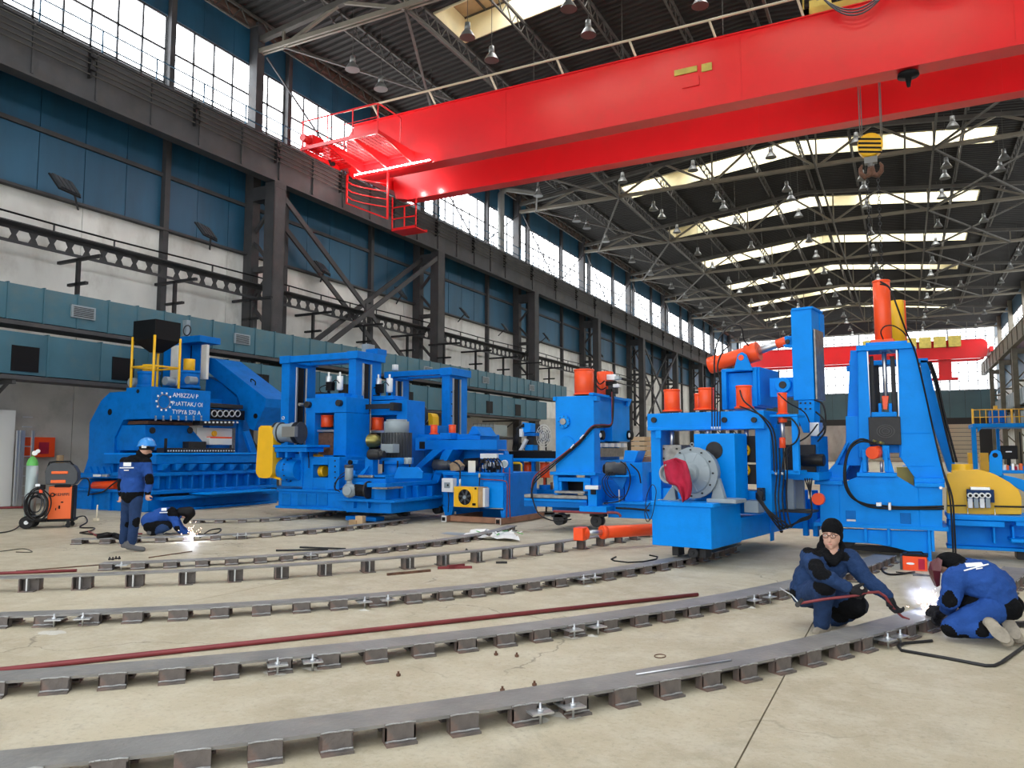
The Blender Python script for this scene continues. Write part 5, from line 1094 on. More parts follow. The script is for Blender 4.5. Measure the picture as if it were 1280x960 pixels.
# right half of the stand (rear housing)
y2 = 1.6
E1.fb('rear_housing', (445, 501, 508, 519), y2, .7); E1.fb('rear_housing_end', (495, 500, 508, 640), y2 - .05, .8); E1.fb('rear_housing_back', (445, 515, 496, 560), y2 + .5, .1, 'blue_shaded'); E1.fb('pull_bar', (447, 505, 491, 511), y2 - .35, .08, 'black_steel'); E1.fb('bar_bracket', (446, 503, 451, 513), y2 - .4, .4, 'black_steel'); E1.fb('bar_bracket', (487, 503, 492, 513), y2 - .4, .4, 'black_steel')
E1.vc('screwdown_cylinder', (464, 522, 480, 538), y2 + .2, 'red_paint', flange=1.0); E1.fb('chock_plate', (455, 538, 482, 541), y2, .4, 'zinc'); E1.fb('chock', (462, 541, 484, 546), y2, .4, 'black')
rl_ = E1.P(446, 551, y2 - .3); re_ = E1.P(470, 551, y2 - .1); E1.o('work_roll', M().lathe(rl_, re_ - rl_, [(0, .17), ((re_ - rl_).length, .17), ((re_ - rl_).length + .08, .13), ((re_ - rl_).length + .14, .06)], 24), 'brass'); E1.fb('roll_gap', (446, 558, 472, 572), y2, .1, 'black')
bottles(E1, 462, 0, 1.9, 500)
# ---------------------------------------------------------------- gear stand with big vertical motor
G = Mach('pinion_stand', 'low blue gear stand with a big dark vertical motor and small gearmotor', 'machine', -11.03, 13.58, 0, paint='blue_half_shaded')
F = G.F; x1 = F.Y(489, 620, 0).x; ybk = F.X(552, 630, x1).y
G.fb('upper_body', (431, 596, 482, 627), .05, ybk - .2); G.sb('upper_side', (482, 606, 552, 626), F.Y(483, 610, 0).x, -.3)
G.fb('lower_body', (434, 627, 489, 641), .1, ybk - .3); G.fb('skirt_flange', (422, 624, 493, 627.5), -.08, ybk); G.fp('skirt_end', [(422, 627), (434, 641), (434, 627)], .1, .2)
for x in (440, 458, 478): G.fb('skirt_rib', (x, 627, x + 2, 635), .0, .12)
G.sb('skirt_side', (489, 622, 552, 638), x1, -.3); 
for x in (500, 515, 533): G.sb('side_rib', (x, 607, x + 2, 625), F.Y(483, 610, 0).x + .02, .14, par=None)
G.sb('side_plate', (482, 602, 554, 607), F.Y(486, 600, 0).x, -.8); G.sb('side_shelf', (484, 609, 504, 611), x1 + .1, -.4, 'machined')
G.fp('deck_gusset', [(444, 597), (458, 583), (461, 583), (452, 597)], .1, .05); G.fp('deck_gusset', [(492, 598), (497, 584), (522, 584), (528, 590), (528, 598)], .2, .05); G.fb('deck', (436, 594, 482, 598), .05, 2.0); G.fp('deck_gusset', [(436, 596), (441, 588), (444, 588), (444, 596)], .6, .3)
G.fb('slot_plate', (447, 594, 466, 597), .0, .05, 'machined')
mt_ = G.vc('vertical_motor', (480, 541, 511, 572), .9, 'motor_dark', n_=36); G.vc('motor_cap', (480, 527, 511.5, 541), .9, 'grey_paint', n_=36, par=mt_); G.vc('motor_cap_top', (483, 524.5, 509, 527.5), .9, 'grey_paint', n_=36, par=mt_)
c = G.P(495.5, 556, .9); rm = abs(G.P(511, 556, .9).x - c.x)
fm = M()
for i in range(30): a = 2 * pi * i / 30; fm.bar((c.x + rm * cos(a), .9 + rm * sin(a), G.P(495, 572, .9).z), (c.x + rm * cos(a), .9 + rm * sin(a), G.P(495, 541, .9).z), .03, .012)
G.o('cooling_fins', fm, 'motor_dark', bev=0, par=mt_)['kind'] = 'stuff'
G.vc('motor_flange', (474, 572, 517, 580), .9, None, n_=30); G.vc('motor_foot', (478, 580, 512, 596), .9, None); G.fb('terminal_box', (476, 555, 491, 566), .4, .25, 'grey_paint')
for x in (478, 496, 511): G.vc('stud', (x, 576, x + 2, 590), .5, 'black', n_=8)
G.o('aux_motor', M().lathe(G.P(460, 568, .2), (1, .15, 0), [(0, .06), (.03, .11), (.08, .12), (.3, .12), (.32, .08), (.4, .08)], 18), 'black_steel'); G.fb('aux_stand', (456, 572, 466, 596), .25, .2); G.vc('small_filter', (505, 572, 515, 580), .3, 'grey_paint')
gm = G.vc('gearmotor', (431, 582, 441.5, 600), -.15, 'grey_paint'); G.vc('motor_cap', (430.5, 581, 442, 585), -.15, 'motor_dark', par=gm); G.vc('gear_neck', (433, 600, 440, 608), -.15, 'grey_paint', par=gm)
cc = G.P(437, 613, -.15); G.o('gear_case', M().ball(cc, .17, 16, (1.05, .8, .95)), 'grey_paint', par=gm); G.o('gear_case_boss', M().cyl(cc, cc + Vector((.05, -.16, 0)), .1, n=14), 'grey_paint', par=gm); cd_ = G.P(446, 612, -.05); G.o('shaft_drum', M().cyl(cd_, cd_ + Vector((.28, .02, .0)), .14, n=22), 'black', par=gm); G.o('drum_flange', M().cyl(cd_ + Vector((.28, .02, 0)), cd_ + Vector((.32, .02, 0)), .19, n=22), 'black_steel', par=gm)
G.hose([(431, 590, -.15), (424, 596, -.2), (418, 606, -.2), (420, 613, -.2), (428, 610, -.2)], .01); G.hose([(430, 595, -.15), (422, 600, -.2), (419, 610, -.2), (425, 615, -.2)], .01)
G.fb('arch', (433, 575, 447, 580), .6, .3, 'blue_shaded'); G.yc('ring', 437, 578, 3, .55, .05, 'black')
for px_ in (500, 545): G.wheel(px_, 645, .9 if px_ == 500 else 1.9, .11, .2)
G.fb('axle', (490, 640, 510, 643), .9, .1, 'black_steel')
# box beam and supports at the rear
y3 = 2.1
G.fb('long_box_beam', (531, 550, 621, 562), y3, .5, None, 'long light blue box beam'); G.fb('beam_end', (519, 547, 533, 563), y3 + .1, .5); G.fb('beam_hole', (524, 552, 531, 561), y3 + .07, .05, 'black'); G.fb('upper_slab', (508, 543, 600, 550), y3 + .5, 1.0)
G.fp('slab_gusset', [(585, 543), (590, 533), (594, 533), (602, 545)], y3 + .5, .8); G.fb('seat_block', (550, 541, 563, 549), y3 + .2, .4); 
G.vc('red_cylinder', (538, 531, 547, 543), y3 + .6, 'red_paint', flange=1.3); G.vc('red_cylinder', (561, 531, 570, 543), y3 + .6, 'red_paint', flange=1.3)
G.fp('support_leg', [(541, 562), (554, 562), (527, 584), (527, 603), (510, 603), (510, 592)], y3 - .3, .5); G.fp('support_leg', [(554, 562), (566, 562), (556, 580), (548, 603), (538, 603)], y3 - .2, .5); G.fb('rear_wall', (560, 563, 600, 640), y3 + .6, .2, 'blue_shaded'); G.fp('support_leg', [(580, 563), (630, 563), (636, 580), (580, 585)], y3 + .5, .2)
# ---------------------------------------------------------------- second portal behind
H = Mach('portal_mill', 'second blue portal mill standing behind the long box beam', 'machine', -12.6, 17.6, 0, paint='blue_half_shaded')
F = H.F
b1 = slot_frame(H, 552, 562, 584, 566, 575, 463, 548, 473, .0); b0 = slot_frame(H, 482, 490, 511, 495, 502, 468, 560, 476, .0)
H.o('top_beam', M().b(b0[0], b1[1], -.04, .2, b1[3] - .11, b1[3] + .035)); H.o('top_beam', M().b(b0[0], b1[1], b1[2] - .25, b1[2] - .01, b1[3] - .11, b1[3] + .03)); H.o('side_cap', M().b(b1[0] - .02, b1[1] + .1, -.07, b1[2] + .05, b1[3] - .14, b1[3] + .06)); H.o('side_cap', M().b(b0[0] - .02, b0[1] + .05, -.07, b1[2], b1[3] - .14, b1[3] + .04))
H.vc('small_lamp', (490, 456, 498, 463), .3, 'white_metal'); ca = H.P(509, 519, -.5); H.o('motor', M().lathe(ca, (1, .1, 0), [(0, .15), (.04, .26), (.18, .27), (.2, .24), (.42, .24), (.44, .26), (.5, .26), (.55, .18)], 24), 'motor_dark'); H.fp('belt_guard', [(535, 516), (539, 517), (541, 521), (541, 545), (536, 545)], -.5, .3, 'yellow'); H.fb('motor_stand', (509, 532, 545, 546), -.6, .6, 'blue_shaded')
H.fb('base', (480, 560, 590, 640), .3, 1.5, 'blue_shaded')
H.bolts([(565, 490), (565, 505), (565, 520)], -.01, .02)
# ---------------------------------------------------------------- hydraulic tank with yellow cooler
K = Mach('hydraulic_tank', 'blue hydraulic tank with yellow fan cooler, pumps and gauge on top', 'machine', -9.25, 15.1, -3, paint='blue_half_shaded')
F = K.F
K.fb('tank', (566, 594, 629, 634), .0, 1.5); K.fb('tank_lid', (553, 591, 630, 594.5), -.04, 1.6); K.fb('front_panel', (604, 603, 629, 635), -.03, .05, 'blue'); K.fb('left_panel', (554, 594, 568, 633), .1, .5)
K.fp('leg', [(553, 633), (567, 633), (564, 645), (556, 645)], .05, .1); K.fp('leg', [(625, 638), (631, 638), (631, 650), (627, 650)], .0, .1); K.fb('side_low', (629, 594, 632, 648), .02, 1.45); K.fb('rear_base', (570, 636, 628, 646), 1.2, .2, 'blue_shaded')
cb = K.fb('cooler', (567, 608.5, 597, 634), -.3, .22, 'yellow'); K.fb('cooler_fins', (597, 609, 604, 634), -.28, .2, 'wood', par=cb); K.fb('cooler_edge', (603, 610, 606, 634), -.28, .18, 'white_metal', par=cb)
K.yc('fan_opening', 581, 621.5, 10.5, -.305, .02, 'black', par=cb); c = K.P(581, 621.5, -.31)
K.o('fan_ring', M().tube([(c.x + .185 * cos(t), -.31, c.z + .185 * sin(t)) for t in [2 * pi * k / 28 for k in range(28)]], .014, 6, True), 'yellow', bev=0, par=cb)
for i in range(7): a = 2 * pi * i / 7; K.o('fan_blade', M().bar((c.x + .03 * cos(a), -.315, c.z + .03 * sin(a)), (c.x + .16 * cos(a + .3), -.31, c.z + .16 * sin(a + .3)), .045, .006, (0, 1, .4)), 'motor_dark', bev=0, par=cb)
K.o('fan_hub', M().cyl((c.x, -.33, c.z), (c.x, -.3, c.z), .04, n=14), 'grey_paint', bev=0, par=cb); K.fb('switch', (590, 629, 594, 632), -.32, .03, 'black', par=cb); K.fb('label_plate', (593, 609.5, 595.5, 612), -.31, .01, 'black', par=cb)
eb = K.fb('electric_box', (552, 598, 566, 615), -.15, .16, 'plastic_white', 'white electric box'); K.fb('box_switch', (555, 603, 562, 610), -.17, .02, 'grey_paint', par=eb); K.yc('knob', 559.5, 606.5, 1.3, -.18, .02, 'black', par=eb)
K.hose([(560, 615, -.1), (561, 625, -.1), (560, 640, -.08)], .012); K.hose([(575, 607, -.2), (575, 597, -.15), (575, 585, -.1), (572, 580, .1), (567, 577, .2)], .018); K.hose([(599, 607, -.2), (599.5, 597, -.1), (600, 585, .1)], .014)
K.vc('fitting', (573.5, 599, 576.5, 607.5), -.2, 'zinc', n_=8); K.vc('fitting', (598, 592, 600.5, 597), -.12, 'cream_pipe', n_=8)
K.hose([(601, 599, -.08), (620, 600, -.1), (630, 601, -.1), (634, 606, -.1), (634, 630, -.1), (633, 648, -.08)], .012, 'pipe_red', 'copper_pipe'); K.hose([(637, 585, .1), (637, 600, -.06), (637, 630, -.06), (638, 648, -.04)], .014, 'pipe_red', 'copper_pipe')
pa = K.P(542, 581, .4); pm_ = K.o('pump_motor', M().lathe(pa, (1, .08, 0), [(0, .09), (.04, .14), (.3, .145), (.34, .12), (.42, .12), (.44, .08), (.6, .07)], 20), 'motor_dark'); K.fp('pump', [(562, 580), (570, 575), (577, 582), (575, 588), (563, 590)], .3, .15, 'wood'); K.fb('pump_bracket', (545, 588, 570, 592), .3, .25, 'blue_shaded')
K.o('second_motor', M().cyl(K.P(581, 581, .8), K.P(600, 580, .9), .15, n=20), 'black_steel'); K.fb('cream_tag', (585, 576, 594, 591), .2, .02, 'cream_panel'); K.fb('paper_sheet', (600, 567, 621, 573), .6, .3, 'white_metal')
random.seed(11)
for i in range(10): x = 600 + i * 2.6; y = 574 + (i * 7 % 12); K.fb('valve', (x, y, x + 4, y + 5), .3 + .05 * (i % 4), .12, ['black', 'zinc', 'machined', 'black', 'white_metal'][i % 5])
for i in range(5): K.hose([(602 + i * 4, 590, .3), (600 + i * 5, 580 - i, .2), (606 + i * 4, 573, .25), (612 + i * 4, 580, .3), (610 + i * 5, 591, .3)], .012)
K.fb('gauge_panel', (623, 568, 640, 591), .35, .06, 'blue_shaded'); gg = K.yc('pressure_gauge', 630, 580, 5, .3, .05, 'white_metal'); K.yc('gauge_face', 630, 580, 4, .295, .01, 'bottle_grey', par=gg)
K.hose([(630, 586, .28), (629, 590, .2), (634, 592, .1)], .012, 'pipe_red')
K.o('yellow_pipe', M().tube([K.P(x, y, 1.5) for x, y in ((641, 579), (650, 579), (652, 581), (652, 592))], .025, 8), 'yellow')
# skid beams under the tank
SK = thing('skid_frame', 'rusty square-tube skid frame under the hydraulic tank', 'skid', (-9.25, 15.1, 0), R(-3))
def skb(n, m, mt): return obj(n, m, mt, SK)
z1, z0 = .14, .02
p = F.Y(560, 648, -.1).x; q = F.Y(628, 652, -.1).x
skb('front_tube', M().b(p, q, -.16, -.06, z0, z1), 'timber_rust'); skb('side_tube', M().b(p, p + .11, -.3, 1.7, z0, z1), 'timber_rust'); skb('side_tube', M().b(q - .02, q + .09, -.35, 1.7, z0, z1), 'timber_rust')
for x in (p + .055, q + .035): skb('tube_end', M().b(x - .04, x + .04, -.36, -.34, z0 + .02, z1 - .02), 'black'); skb('tube_rim', M().b(x - .06, x + .06, -.345, -.32, z0 - .01, z1 + .01), 'white_metal')
# ---------------------------------------------------------------- block shear machine
S = Mach('block_press', 'tall blue box-shaped press with two red cylinders and a round front flange', 'machine', -6.6, 14.3, 0, paint='blue')
F = S.F
xs = F.Y(742.5, 545, 0).x; yq = F.X(787.5, 545, xs).y
S.fb('body', (694.5, 495, 742.5, 594), 0, .35); S.o('body_rear', M().b(F.Y(694.5, 545, 0).x, xs - .25, .35, yq, F.Y(718, 594, 0).z, F.Y(718, 495, 0).z))
S.sb('side_slab', (765, 499, 787, 552), xs - .08, -.3, 'blue'); S.sb('side_slab', (744, 497, 766, 530), xs - .1, -.3); S.sb('side_lower', (748, 575, 788, 600), xs - .1, -.3)
S.sb('top_edge', (742, 495, 789, 498), xs + .02, -.1); S.sp('corner_lug', [(785, 498), (790, 499), (787, 508), (785, 508)], xs, -.05)
for x in (749, 785): S.xc('guide_wheel', x, 544, 6, xs - .08, .1, 'black'); S.xc('wheel_face', x + 1, 544, 3, xs + .02, .02, 'plastic_white')
S.sb('roller_bank', (746, 553, 786, 558), xs - .15, -.2, 'black')
for i in range(5): S.sb('roller_block', (748 + i * 8, 554, 752 + i * 8, 559), xs - .06, -.1, 'plastic_white')
S.sb('shear_plate', (744, 560, 780, 571), xs - .1, -.2, 'machined'); 
fl = S.yc('front_flange', 705, 527, 8.5, 0, -.05, None); S.yc('flange_hub', 704, 527, 4, -.05, -.03, 'machined', par=fl)
for i in range(8): a = i * pi / 4; S.yc('bolt', 705 + 6.6 * cos(a), 527 + 6.6 * sin(a), .7, -.05, -.015, 'black_steel', par=fl, n_=6)
S.yc('round_cover', 708, 557, 12, 0, -.025, None); S.fb('lug', (691, 496, 696, 501), .0, .2); S.fb('lug', (741, 495, 746, 501), .0, .2)
S.vc('press_cylinder', (718, 462, 742.5, 494), .45, 'red_paint', flange=1.08, n_=28); S.vc('press_cylinder', (746, 465, 767, 494), 1.3, 'red_paint', n_=24); S.vc('cylinder_top', (724, 459, 738, 463), .45, 'black_steel')
for i, (x0, y0, x1, y1, mm) in enumerate(((758, 468, 770, 475, 'zinc'), (757, 476, 768, 482, 'black'), (760, 482, 770, 492, 'black_steel'), (768, 470, 774, 474, 'bottle_grey'), (757, 486, 764, 496, 'black'), (766, 480, 774, 484, 'white_metal'))): S.fb('valve', (x0, y0, x1, y1), 1.0 - .03 * i, .15, mm)
S.hose([(744, 470, .9), (749, 480, .9), (756, 476, .9)], .014); S.hose([(744, 480, .9), (751, 487, .9), (758, 484, .9)], .014)
for k in range(3): S.hose([(765 + k, 490, .9), (765 + k * .8, 515, .75), (764, 530 + k, .7), (752, 531 + k * 1.5, .4), (742, 532 + k * 1.5, -.03), (735, 538 + k * 2, -.06), (724, 551 + k * 2, -.07), (705, 567 + k * 2, -.09), (685, 582 + k * 3, -.15), (668, 596 + k * 4, -.2), (664, 615 + k * 4, -.2)], .014, ['pipe_red', 'rubber', 'rubber'][k])
for x, y in ((728, 546), (716, 558)): c = S.P(x, y, -.1); S.o('hose_sleeve', M().bar(c - Vector((.04, 0, .04)), c + Vector((.04, 0, .04)), .08, .03), 'zinc')
# stand
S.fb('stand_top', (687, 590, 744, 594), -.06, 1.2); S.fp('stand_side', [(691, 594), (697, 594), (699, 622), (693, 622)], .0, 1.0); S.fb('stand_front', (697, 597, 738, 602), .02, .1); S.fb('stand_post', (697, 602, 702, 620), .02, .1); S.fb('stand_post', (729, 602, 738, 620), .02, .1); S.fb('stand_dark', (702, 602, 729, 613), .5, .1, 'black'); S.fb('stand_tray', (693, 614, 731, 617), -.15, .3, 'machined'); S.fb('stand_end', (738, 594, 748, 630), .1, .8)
S.fb('long_beam', (655, 619, 734, 623), -.2, .3, 'machined'); S.fb('long_beam_web', (655, 623, 734, 634), -.15, .3, 'blue_shaded'); S.fb('long_beam_edge', (655, 624, 733, 627), -.17, .05)
S.fb('junction_post', (735, 610, 746, 634), -.3, .3, 'blue'); S.fb('junction_foot', (724, 633, 758, 640), -.35, .6, 'blue'); S.fb('valve', (731, 607, 748, 612), -.32, .15, 'zinc'); S.fb('valve', (738, 612, 744, 618), -.35, .1, 'black')
S.hose([(692, 639, -.3), (720, 640, -.32), (745, 641, -.32), (770, 641, -.3), (776, 646, -.3)], .025, 'pipe_red', 'feed_pipe'); S.hose([(664, 610, -.2), (667, 628, -.3), (674, 643, -.4), (688, 650, -.4), (700, 651, -.4), (714, 649, -.4)], .014)
for px_ in (698, 745): S.wheel(px_, 650, -.05, .12, .2)
S.fb('wheel_bracket', (689, 643, 708, 647), -.05, .2, 'black_steel'); S.fb('wheel_bracket', (737, 642, 755, 646), -.05, .2, 'black_steel')
S.fb('lower_chassis', (690, 632, 760, 640), .3, 1.0, 'blue_shaded')
# motor with cables and right cabinet
pa = S.P(756, 586, -.1); S.o('motor', M().lathe(pa, (1, .25, 0), [(0, .07), (.02, .13), (.2, .14), (.22, .12), (.4, .13), (.42, .09)], 20), 'motor_dark'); S.o('motor_face', M().cyl(pa + Vector((-.02, 0, 0)), pa, .09, n=16), 'black_steel'); S.fb('motor_shelf', (758, 594, 786, 596), -.1, .4); S.fp('shelf_gusset', [(762, 596), (784, 596), (778, 612)], .0, .06, 'blue_shaded')
for k in range(3): S.hose([(762 + k * 2, 590, -.2), (753 + k * 3, 600, -.25), (756 + k * 4, 614, -.25), (764 + k * 4, 622, -.22), (768 + k * 5, 620, -.2)], .008)
S.hose([(776, 577, -.1), (784, 584, -.2), (788, 600, -.2), (782, 620, -.2), (772, 627, -.2), (755, 629, -.2)], .012); S.hose([(788, 580, .1), (798, 590, .0), (801, 604, .0)], .014)
S.fb('cabinet', (781, 578, 803, 632), .35, .8, 'blue'); S.fb('cabinet_side', (801, 590, 815, 640), .8, .3, 'blue_shaded'); S.fp('chute', [(779, 577), (781, 563), (798, 564), (793, 578)], .4, .5, 'blue'); S.fb('rust_chute', (790, 571, 808, 578), .9, .4, 'timber_rust'); S.fb('cabinet_base', (760, 630, 822, 648), .1, 1.0, 'blue'); S.fb('cabinet_lid', (760, 628, 830, 631), .0, 1.1); S.fb('dark_gap', (746, 600, 780, 626), .5, .1, 'blue_shaded')
S.hose([(770, 635, -.05), (790, 636, -.05), (812, 638, .0)], .02); S.vc('post', (773, 612, 775, 628), .0, 'zinc', n_=8)
# roller table left of the block press
U = Mach('roller_table', 'low blue roller table with red vertical cylinders behind the hydraulic tank', 'machine', -8.2, 17.2, 0, paint='blue_half_shaded')
U.fb('table_top', (640, 573, 695, 577), 0, .6, 'blue'); U.fb('black_bed', (636, 564, 694, 573), .2, .6, 'black'); U.fb('column', (664, 577, 668, 625), .1, .1); U.fb('lower_frame', (655, 612, 695, 630), .1, .8, 'blue_shaded'); U.fb('column', (650, 577, 653, 625), .4, .1)
for r in ((655, 578, 666, 605), (675, 578, 687, 597)): U.vc('red_cylinder', r, .3, 'red_paint', flange=1.15)
U.vc('rod', (679, 597, 682, 606), .3, 'red_paint'); U.vc('pedestal', (674, 606, 690, 622), .3, None); U.vc('rod', (688, 603, 691, 612), .2, 'rust')
# manipulator, fan on the roller table
V = Mach('blue_manipulator', 'small blue boxed manipulator with cables left of the round wire fan', 'machine', -8.3, 17.6, 0)
V.fp('head_box', [(653, 528), (663, 529), (663, 540), (655, 541), (652, 536)], .0, .3, 'blue'); V.fb('drive', (654, 541, 669, 545), .05, .3, 'blue_shaded'); V.fb('arm', (662, 530, 669, 544), .3, .3, 'black_steel'); V.fb('column', (658, 545, 667, 564), .2, .2, 'black_steel'); V.fb('pedestal', (656, 556, 666, 563), .15, .3, 'blue'); V.fb('bed_plate', (645, 563, 680, 565), .1, .5, 'black_steel')
V.fb('white_part', (649, 536, 653, 546), -.05, .1, 'plastic_white'); V.fp('leg', [(648, 563), (656, 548), (659, 550), (652, 563)], .0, .1, 'white_metal')
for k in range(4): V.hose([(655, 530 + k, -.02), (649 - k, 535, -.05), (645 + k, 545, -.05), (642 + k * 2, 555, -.05), (641 + k * 3, 562, .1)], .02)
Wf = Mach('wire_fan', 'round wire-guarded pedestal fan beside the tall box-shaped press', 'fan', -7.6, 17.9, 0)
c = Wf.P(680, 545, 0)
for rr in (.26, .2, .14, .08): Wf.o('guard_ring', M().tube([(c.x + rr * .8 * cos(t), -.03 * (1 - rr), c.z + rr * 1.1 * sin(t)) for t in [2 * pi * k / 20 for k in range(20)]], .007, 4, True), 'wall_white', bev=0)
for k in range(12): a = 2 * pi * k / 12; Wf.o('guard_wire', M().bar((c.x, -.05, c.z), (c.x + .21 * cos(a), .0, c.z + .286 * sin(a)), .006), 'wall_white', bev=0)
for k in range(4): a = pi / 4 + pi / 2 * k; Wf.o('blade', M().bar((c.x, .05, c.z), (c.x + .16 * cos(a), .05, c.z + .2 * sin(a)), .1, .01, (0, 1, .3)), 'lamp_grey', bev=0)
Wf.o('motor', M().cyl((c.x, .05, c.z), (c.x, .25, c.z), .07, n=14), 'motor_dark'); Wf.o('stand', M().cyl((c.x, .12, 0), (c.x, .12, c.z), .02, n=8).cyl((c.x, .12, 0), (c.x, .12, .04), .22, n=20), 'black')
X_ = Mach('caged_tank', 'white plastic liquid container in a grey wire cage by the back wall side', 'tank', -13.0, 21.5, 0)
X_.fb('container', (592, 531, 616, 545), .1, 1.0, 'bottle_grey'); X_.fb('label', (603, 540, 606.5, 543), .08, .02, 'plastic_white')
for i in range(6): X_.fb('cage_bar', (591 + i * 5, 529, 591.6 + i * 5, 546), .0, .04, 'lamp_grey')
for i in range(4): X_.fb('cage_bar', (591, 529 + i * 5.4, 617, 529.7 + i * 5.4), .0, .04, 'lamp_grey')
X_.fb('table', (590, 546, 620, 549), -.05, 1.2, 'black_steel'); X_.fb('leg', (592, 549, 594, 626), .0, .1, 'black_steel'); X_.fb('leg', (615, 549, 617, 626), .0, .1, 'black_steel')
# red cylinder lying in front of the block press
a, b_, c = gp(741, 667, .27), gp(765, 664, .27), gp(830, 661, .27)
RC = thing('hydraulic_cylinder', 'loose red hydraulic cylinder with shiny rod lying on the tall track', 'cylinder')
e = gp(723, 667, .27); dd = (c - e).normalized()
obj('rod_eye', M().cyl(e, e + dd * .16, .105, n=20).b(e.x - .05, e.x + .12, e.y - .1, e.y + .12, e.z - .1, e.z + .1), 'red_paint', RC, bev=.01); obj('piston_rod', M().cyl(e + dd * .1, e + dd * .55, .045, n=20), 'steel', RC); obj('barrel', M().cyl(e + dd * .46, e + dd * 1.5, .1, n=28).cyl(e + dd * .44, e + dd * .52, .11, n=28), 'red_paint', RC, bev=.004)
# ---------------------------------------------------------------- cardboard stacks, wood
bxx = thing('cardboard_stack', 'stack of brown cardboard sheets behind the blue chute', 'cardboard', (-6.6, 19.0, 0)); Fb = Frame(-6.6, 19.0, 0)
for i in range(5): obj('carton', M().fb(Fb, (789, 546 + i * 6, 806, 551 + i * 6), 0, .8), 'cardboard', bxx)
obj('pallet', M().fb(Fb, (788, 576, 807, 640), .1, .7), 'wood', bxx)
Fw = Frame(*gp(445, 657)[:2], 0); wdk = thing('wood_blocks', 'small pale wood blocks on the floor before the gear stand', 'wood', (Fw.o.x, Fw.o.y, 0))
obj('block', M().fb(Fw, (436, 650, 445, 656.5), 0, .12), 'wood', wdk, bev=.004); obj('block', M().fb(Fw, (444, 645, 453, 656.5), .03, .12), 'cardboard', wdk, bev=.004); obj('blue_beam', M().fb(Fw, (432, 646, 470, 651), .5, .3), 'blue_shaded', wdk)
# ---------------------------------------------------------------- welding cart and things by the wall
Ft = Frame(-15.9, 9.95, 48); CT = thing('welding_cart', 'orange and black welding machine on a wheeled cart with coiled hoses', 'welding machine', (-15.9, 9.95, 0), R(48))
def ct(n, r, y, d, mt, par=None, bev=.01): return obj(n, M().fb(Ft, r, y, d), mt, par or CT, bev=bev)
ct('side_panel', (60, 608, 90, 649), 0, .35, 'orange'); ct('frame_edge', (89, 607, 92, 650), -.02, .4, 'black'); ct('frame_base', (56, 649, 93, 652), -.03, .45, 'black')
hd = obj('feeder', M().fp(Ft, [(57, 606), (56, 590), (59, 583), (64, 579), (86, 579), (93, 583), (97, 590), (97, 600), (93, 606)], -.03, .4), 'motor_dark', CT, bev=.015)
obj('handle', M().tube([Ft.Y(x, y, .1) for x, y in ((60, 583), (62, 578), (70, 577), (88, 577), (92, 582))], .018, 8), 'black', CT)
ct('stripe', (64, 589, 85, 592.5), -.045, .02, 'orange', hd); ct('stripe', (63, 600, 82, 604), -.045, .02, 'orange', hd); ct('front_slot', (68, 606, 88, 609), -.04, .05, 'black')
pt = Ft.Y(68, 620, -.012); text_mesh('lettering', 'KEMPPI', .085, 'text_black', CT, basis(pt, (1, 0, 0), (0, 0, 1))); pt = Ft.Y(65.5, 618.5, -.012)
obj('emblem', M().tube([(pt.x + .035 * cos(t), pt.y, pt.z + .035 * sin(t)) for t in [2 * pi * k / 12 for k in range(12)]], .01, 5, True), 'black', CT)
for r in ((73, 632, 75, 636), (76, 627, 79, 628.5), (69, 635, 70, 638)): ct('mark', r, -.01, .01, 'black', None, 0)
for x, y, r_, yy in ((33, 655, .13, -.05), (41, 653, .13, .35)): c = Ft.Y(x, y, yy); obj('wheel', M().cyl((c.x, yy - .04, r_), (c.x, yy + .04, r_), r_, n=22), 'rubber', CT, bev=.01); obj('hub', M().cyl((c.x, yy - .05, r_), (c.x, yy + .05, r_), .04, n=12), 'zinc', CT)
for x, yy in ((85, -.02), (90, .3)): c = Ft.Y(x, 658, yy); obj('caster', M().cyl((c.x, yy - .02, .05), (c.x, yy + .02, .05), .05, n=14).b(c.x - .03, c.x + .03, yy - .025, yy + .025, .07, .16), 'rubber', CT)
ct('bottle_shelf', (33, 650, 58, 653), -.1, .5, 'black')
bt = thing('gas_cylinder', 'grey gas cylinder with green shoulder standing on the welding cart', 'gas cylinder', (-15.9, 9.95, 0), R(48)); x0, x1 = Ft.Y(32, 600, .25).x, Ft.Y(47, 600, .25).x; cxx = (x0 + x1) / 2; rb = (x1 - x0) / 2; zs_ = Ft.Y(40, 582, .25).z
obj('body', M().cyl((cxx, .25, .18), (cxx, .25, zs_), rb, n=28), 'bottle_grey', bt); obj('shoulder', M().lathe((cxx, .25, zs_), (0, 0, 1), [(0, rb), (.06, rb * .97), (.13, rb * .75), (.17, rb * .4), (.19, rb * .3)], 28), 'green', bt); vv = obj('valve', M().cyl((cxx, .25, zs_ + .18), (cxx, .25, zs_ + .3), .03, n=10), 'brass', bt)
obj('regulator', M().cyl((cxx + .05, .2, zs_ + .26), (cxx + .05, .14, zs_ + .26), .05, n=14).cyl((cxx + .1, .22, zs_ + .3), (cxx + .1, .16, zs_ + .3), .04, n=14), 'plastic_white', bt)
random.seed(4)
for k in range(9):
    c = Ft.Y(43 + (k % 3) * 2.5, 630 + (k % 2) * 3, -.12 - .02 * k); rr = .16 + .012 * (k % 5) + .01 * k
    obj('hose_coil', M().tube([(c.x + rr * .8 * cos(t), c.y + .03 * sin(2 * t + k), c.z + rr * 1.15 * sin(t) + .02 * sin(3 * t + k)) for t in [2 * pi * q / 28 for q in range(28)]], .014, 6, True), 'rubber' if k % 3 else 'motor_dark', CT)
ct('torch_body', (46, 606, 56, 612), -.2, .1, 'black'); ct('red_connector', (49, 612, 53, 616), -.28, .05, 'red_paint', None, 0); ct('white_connector', (44, 605, 50, 608), -.25, .05, 'zinc', None, 0)
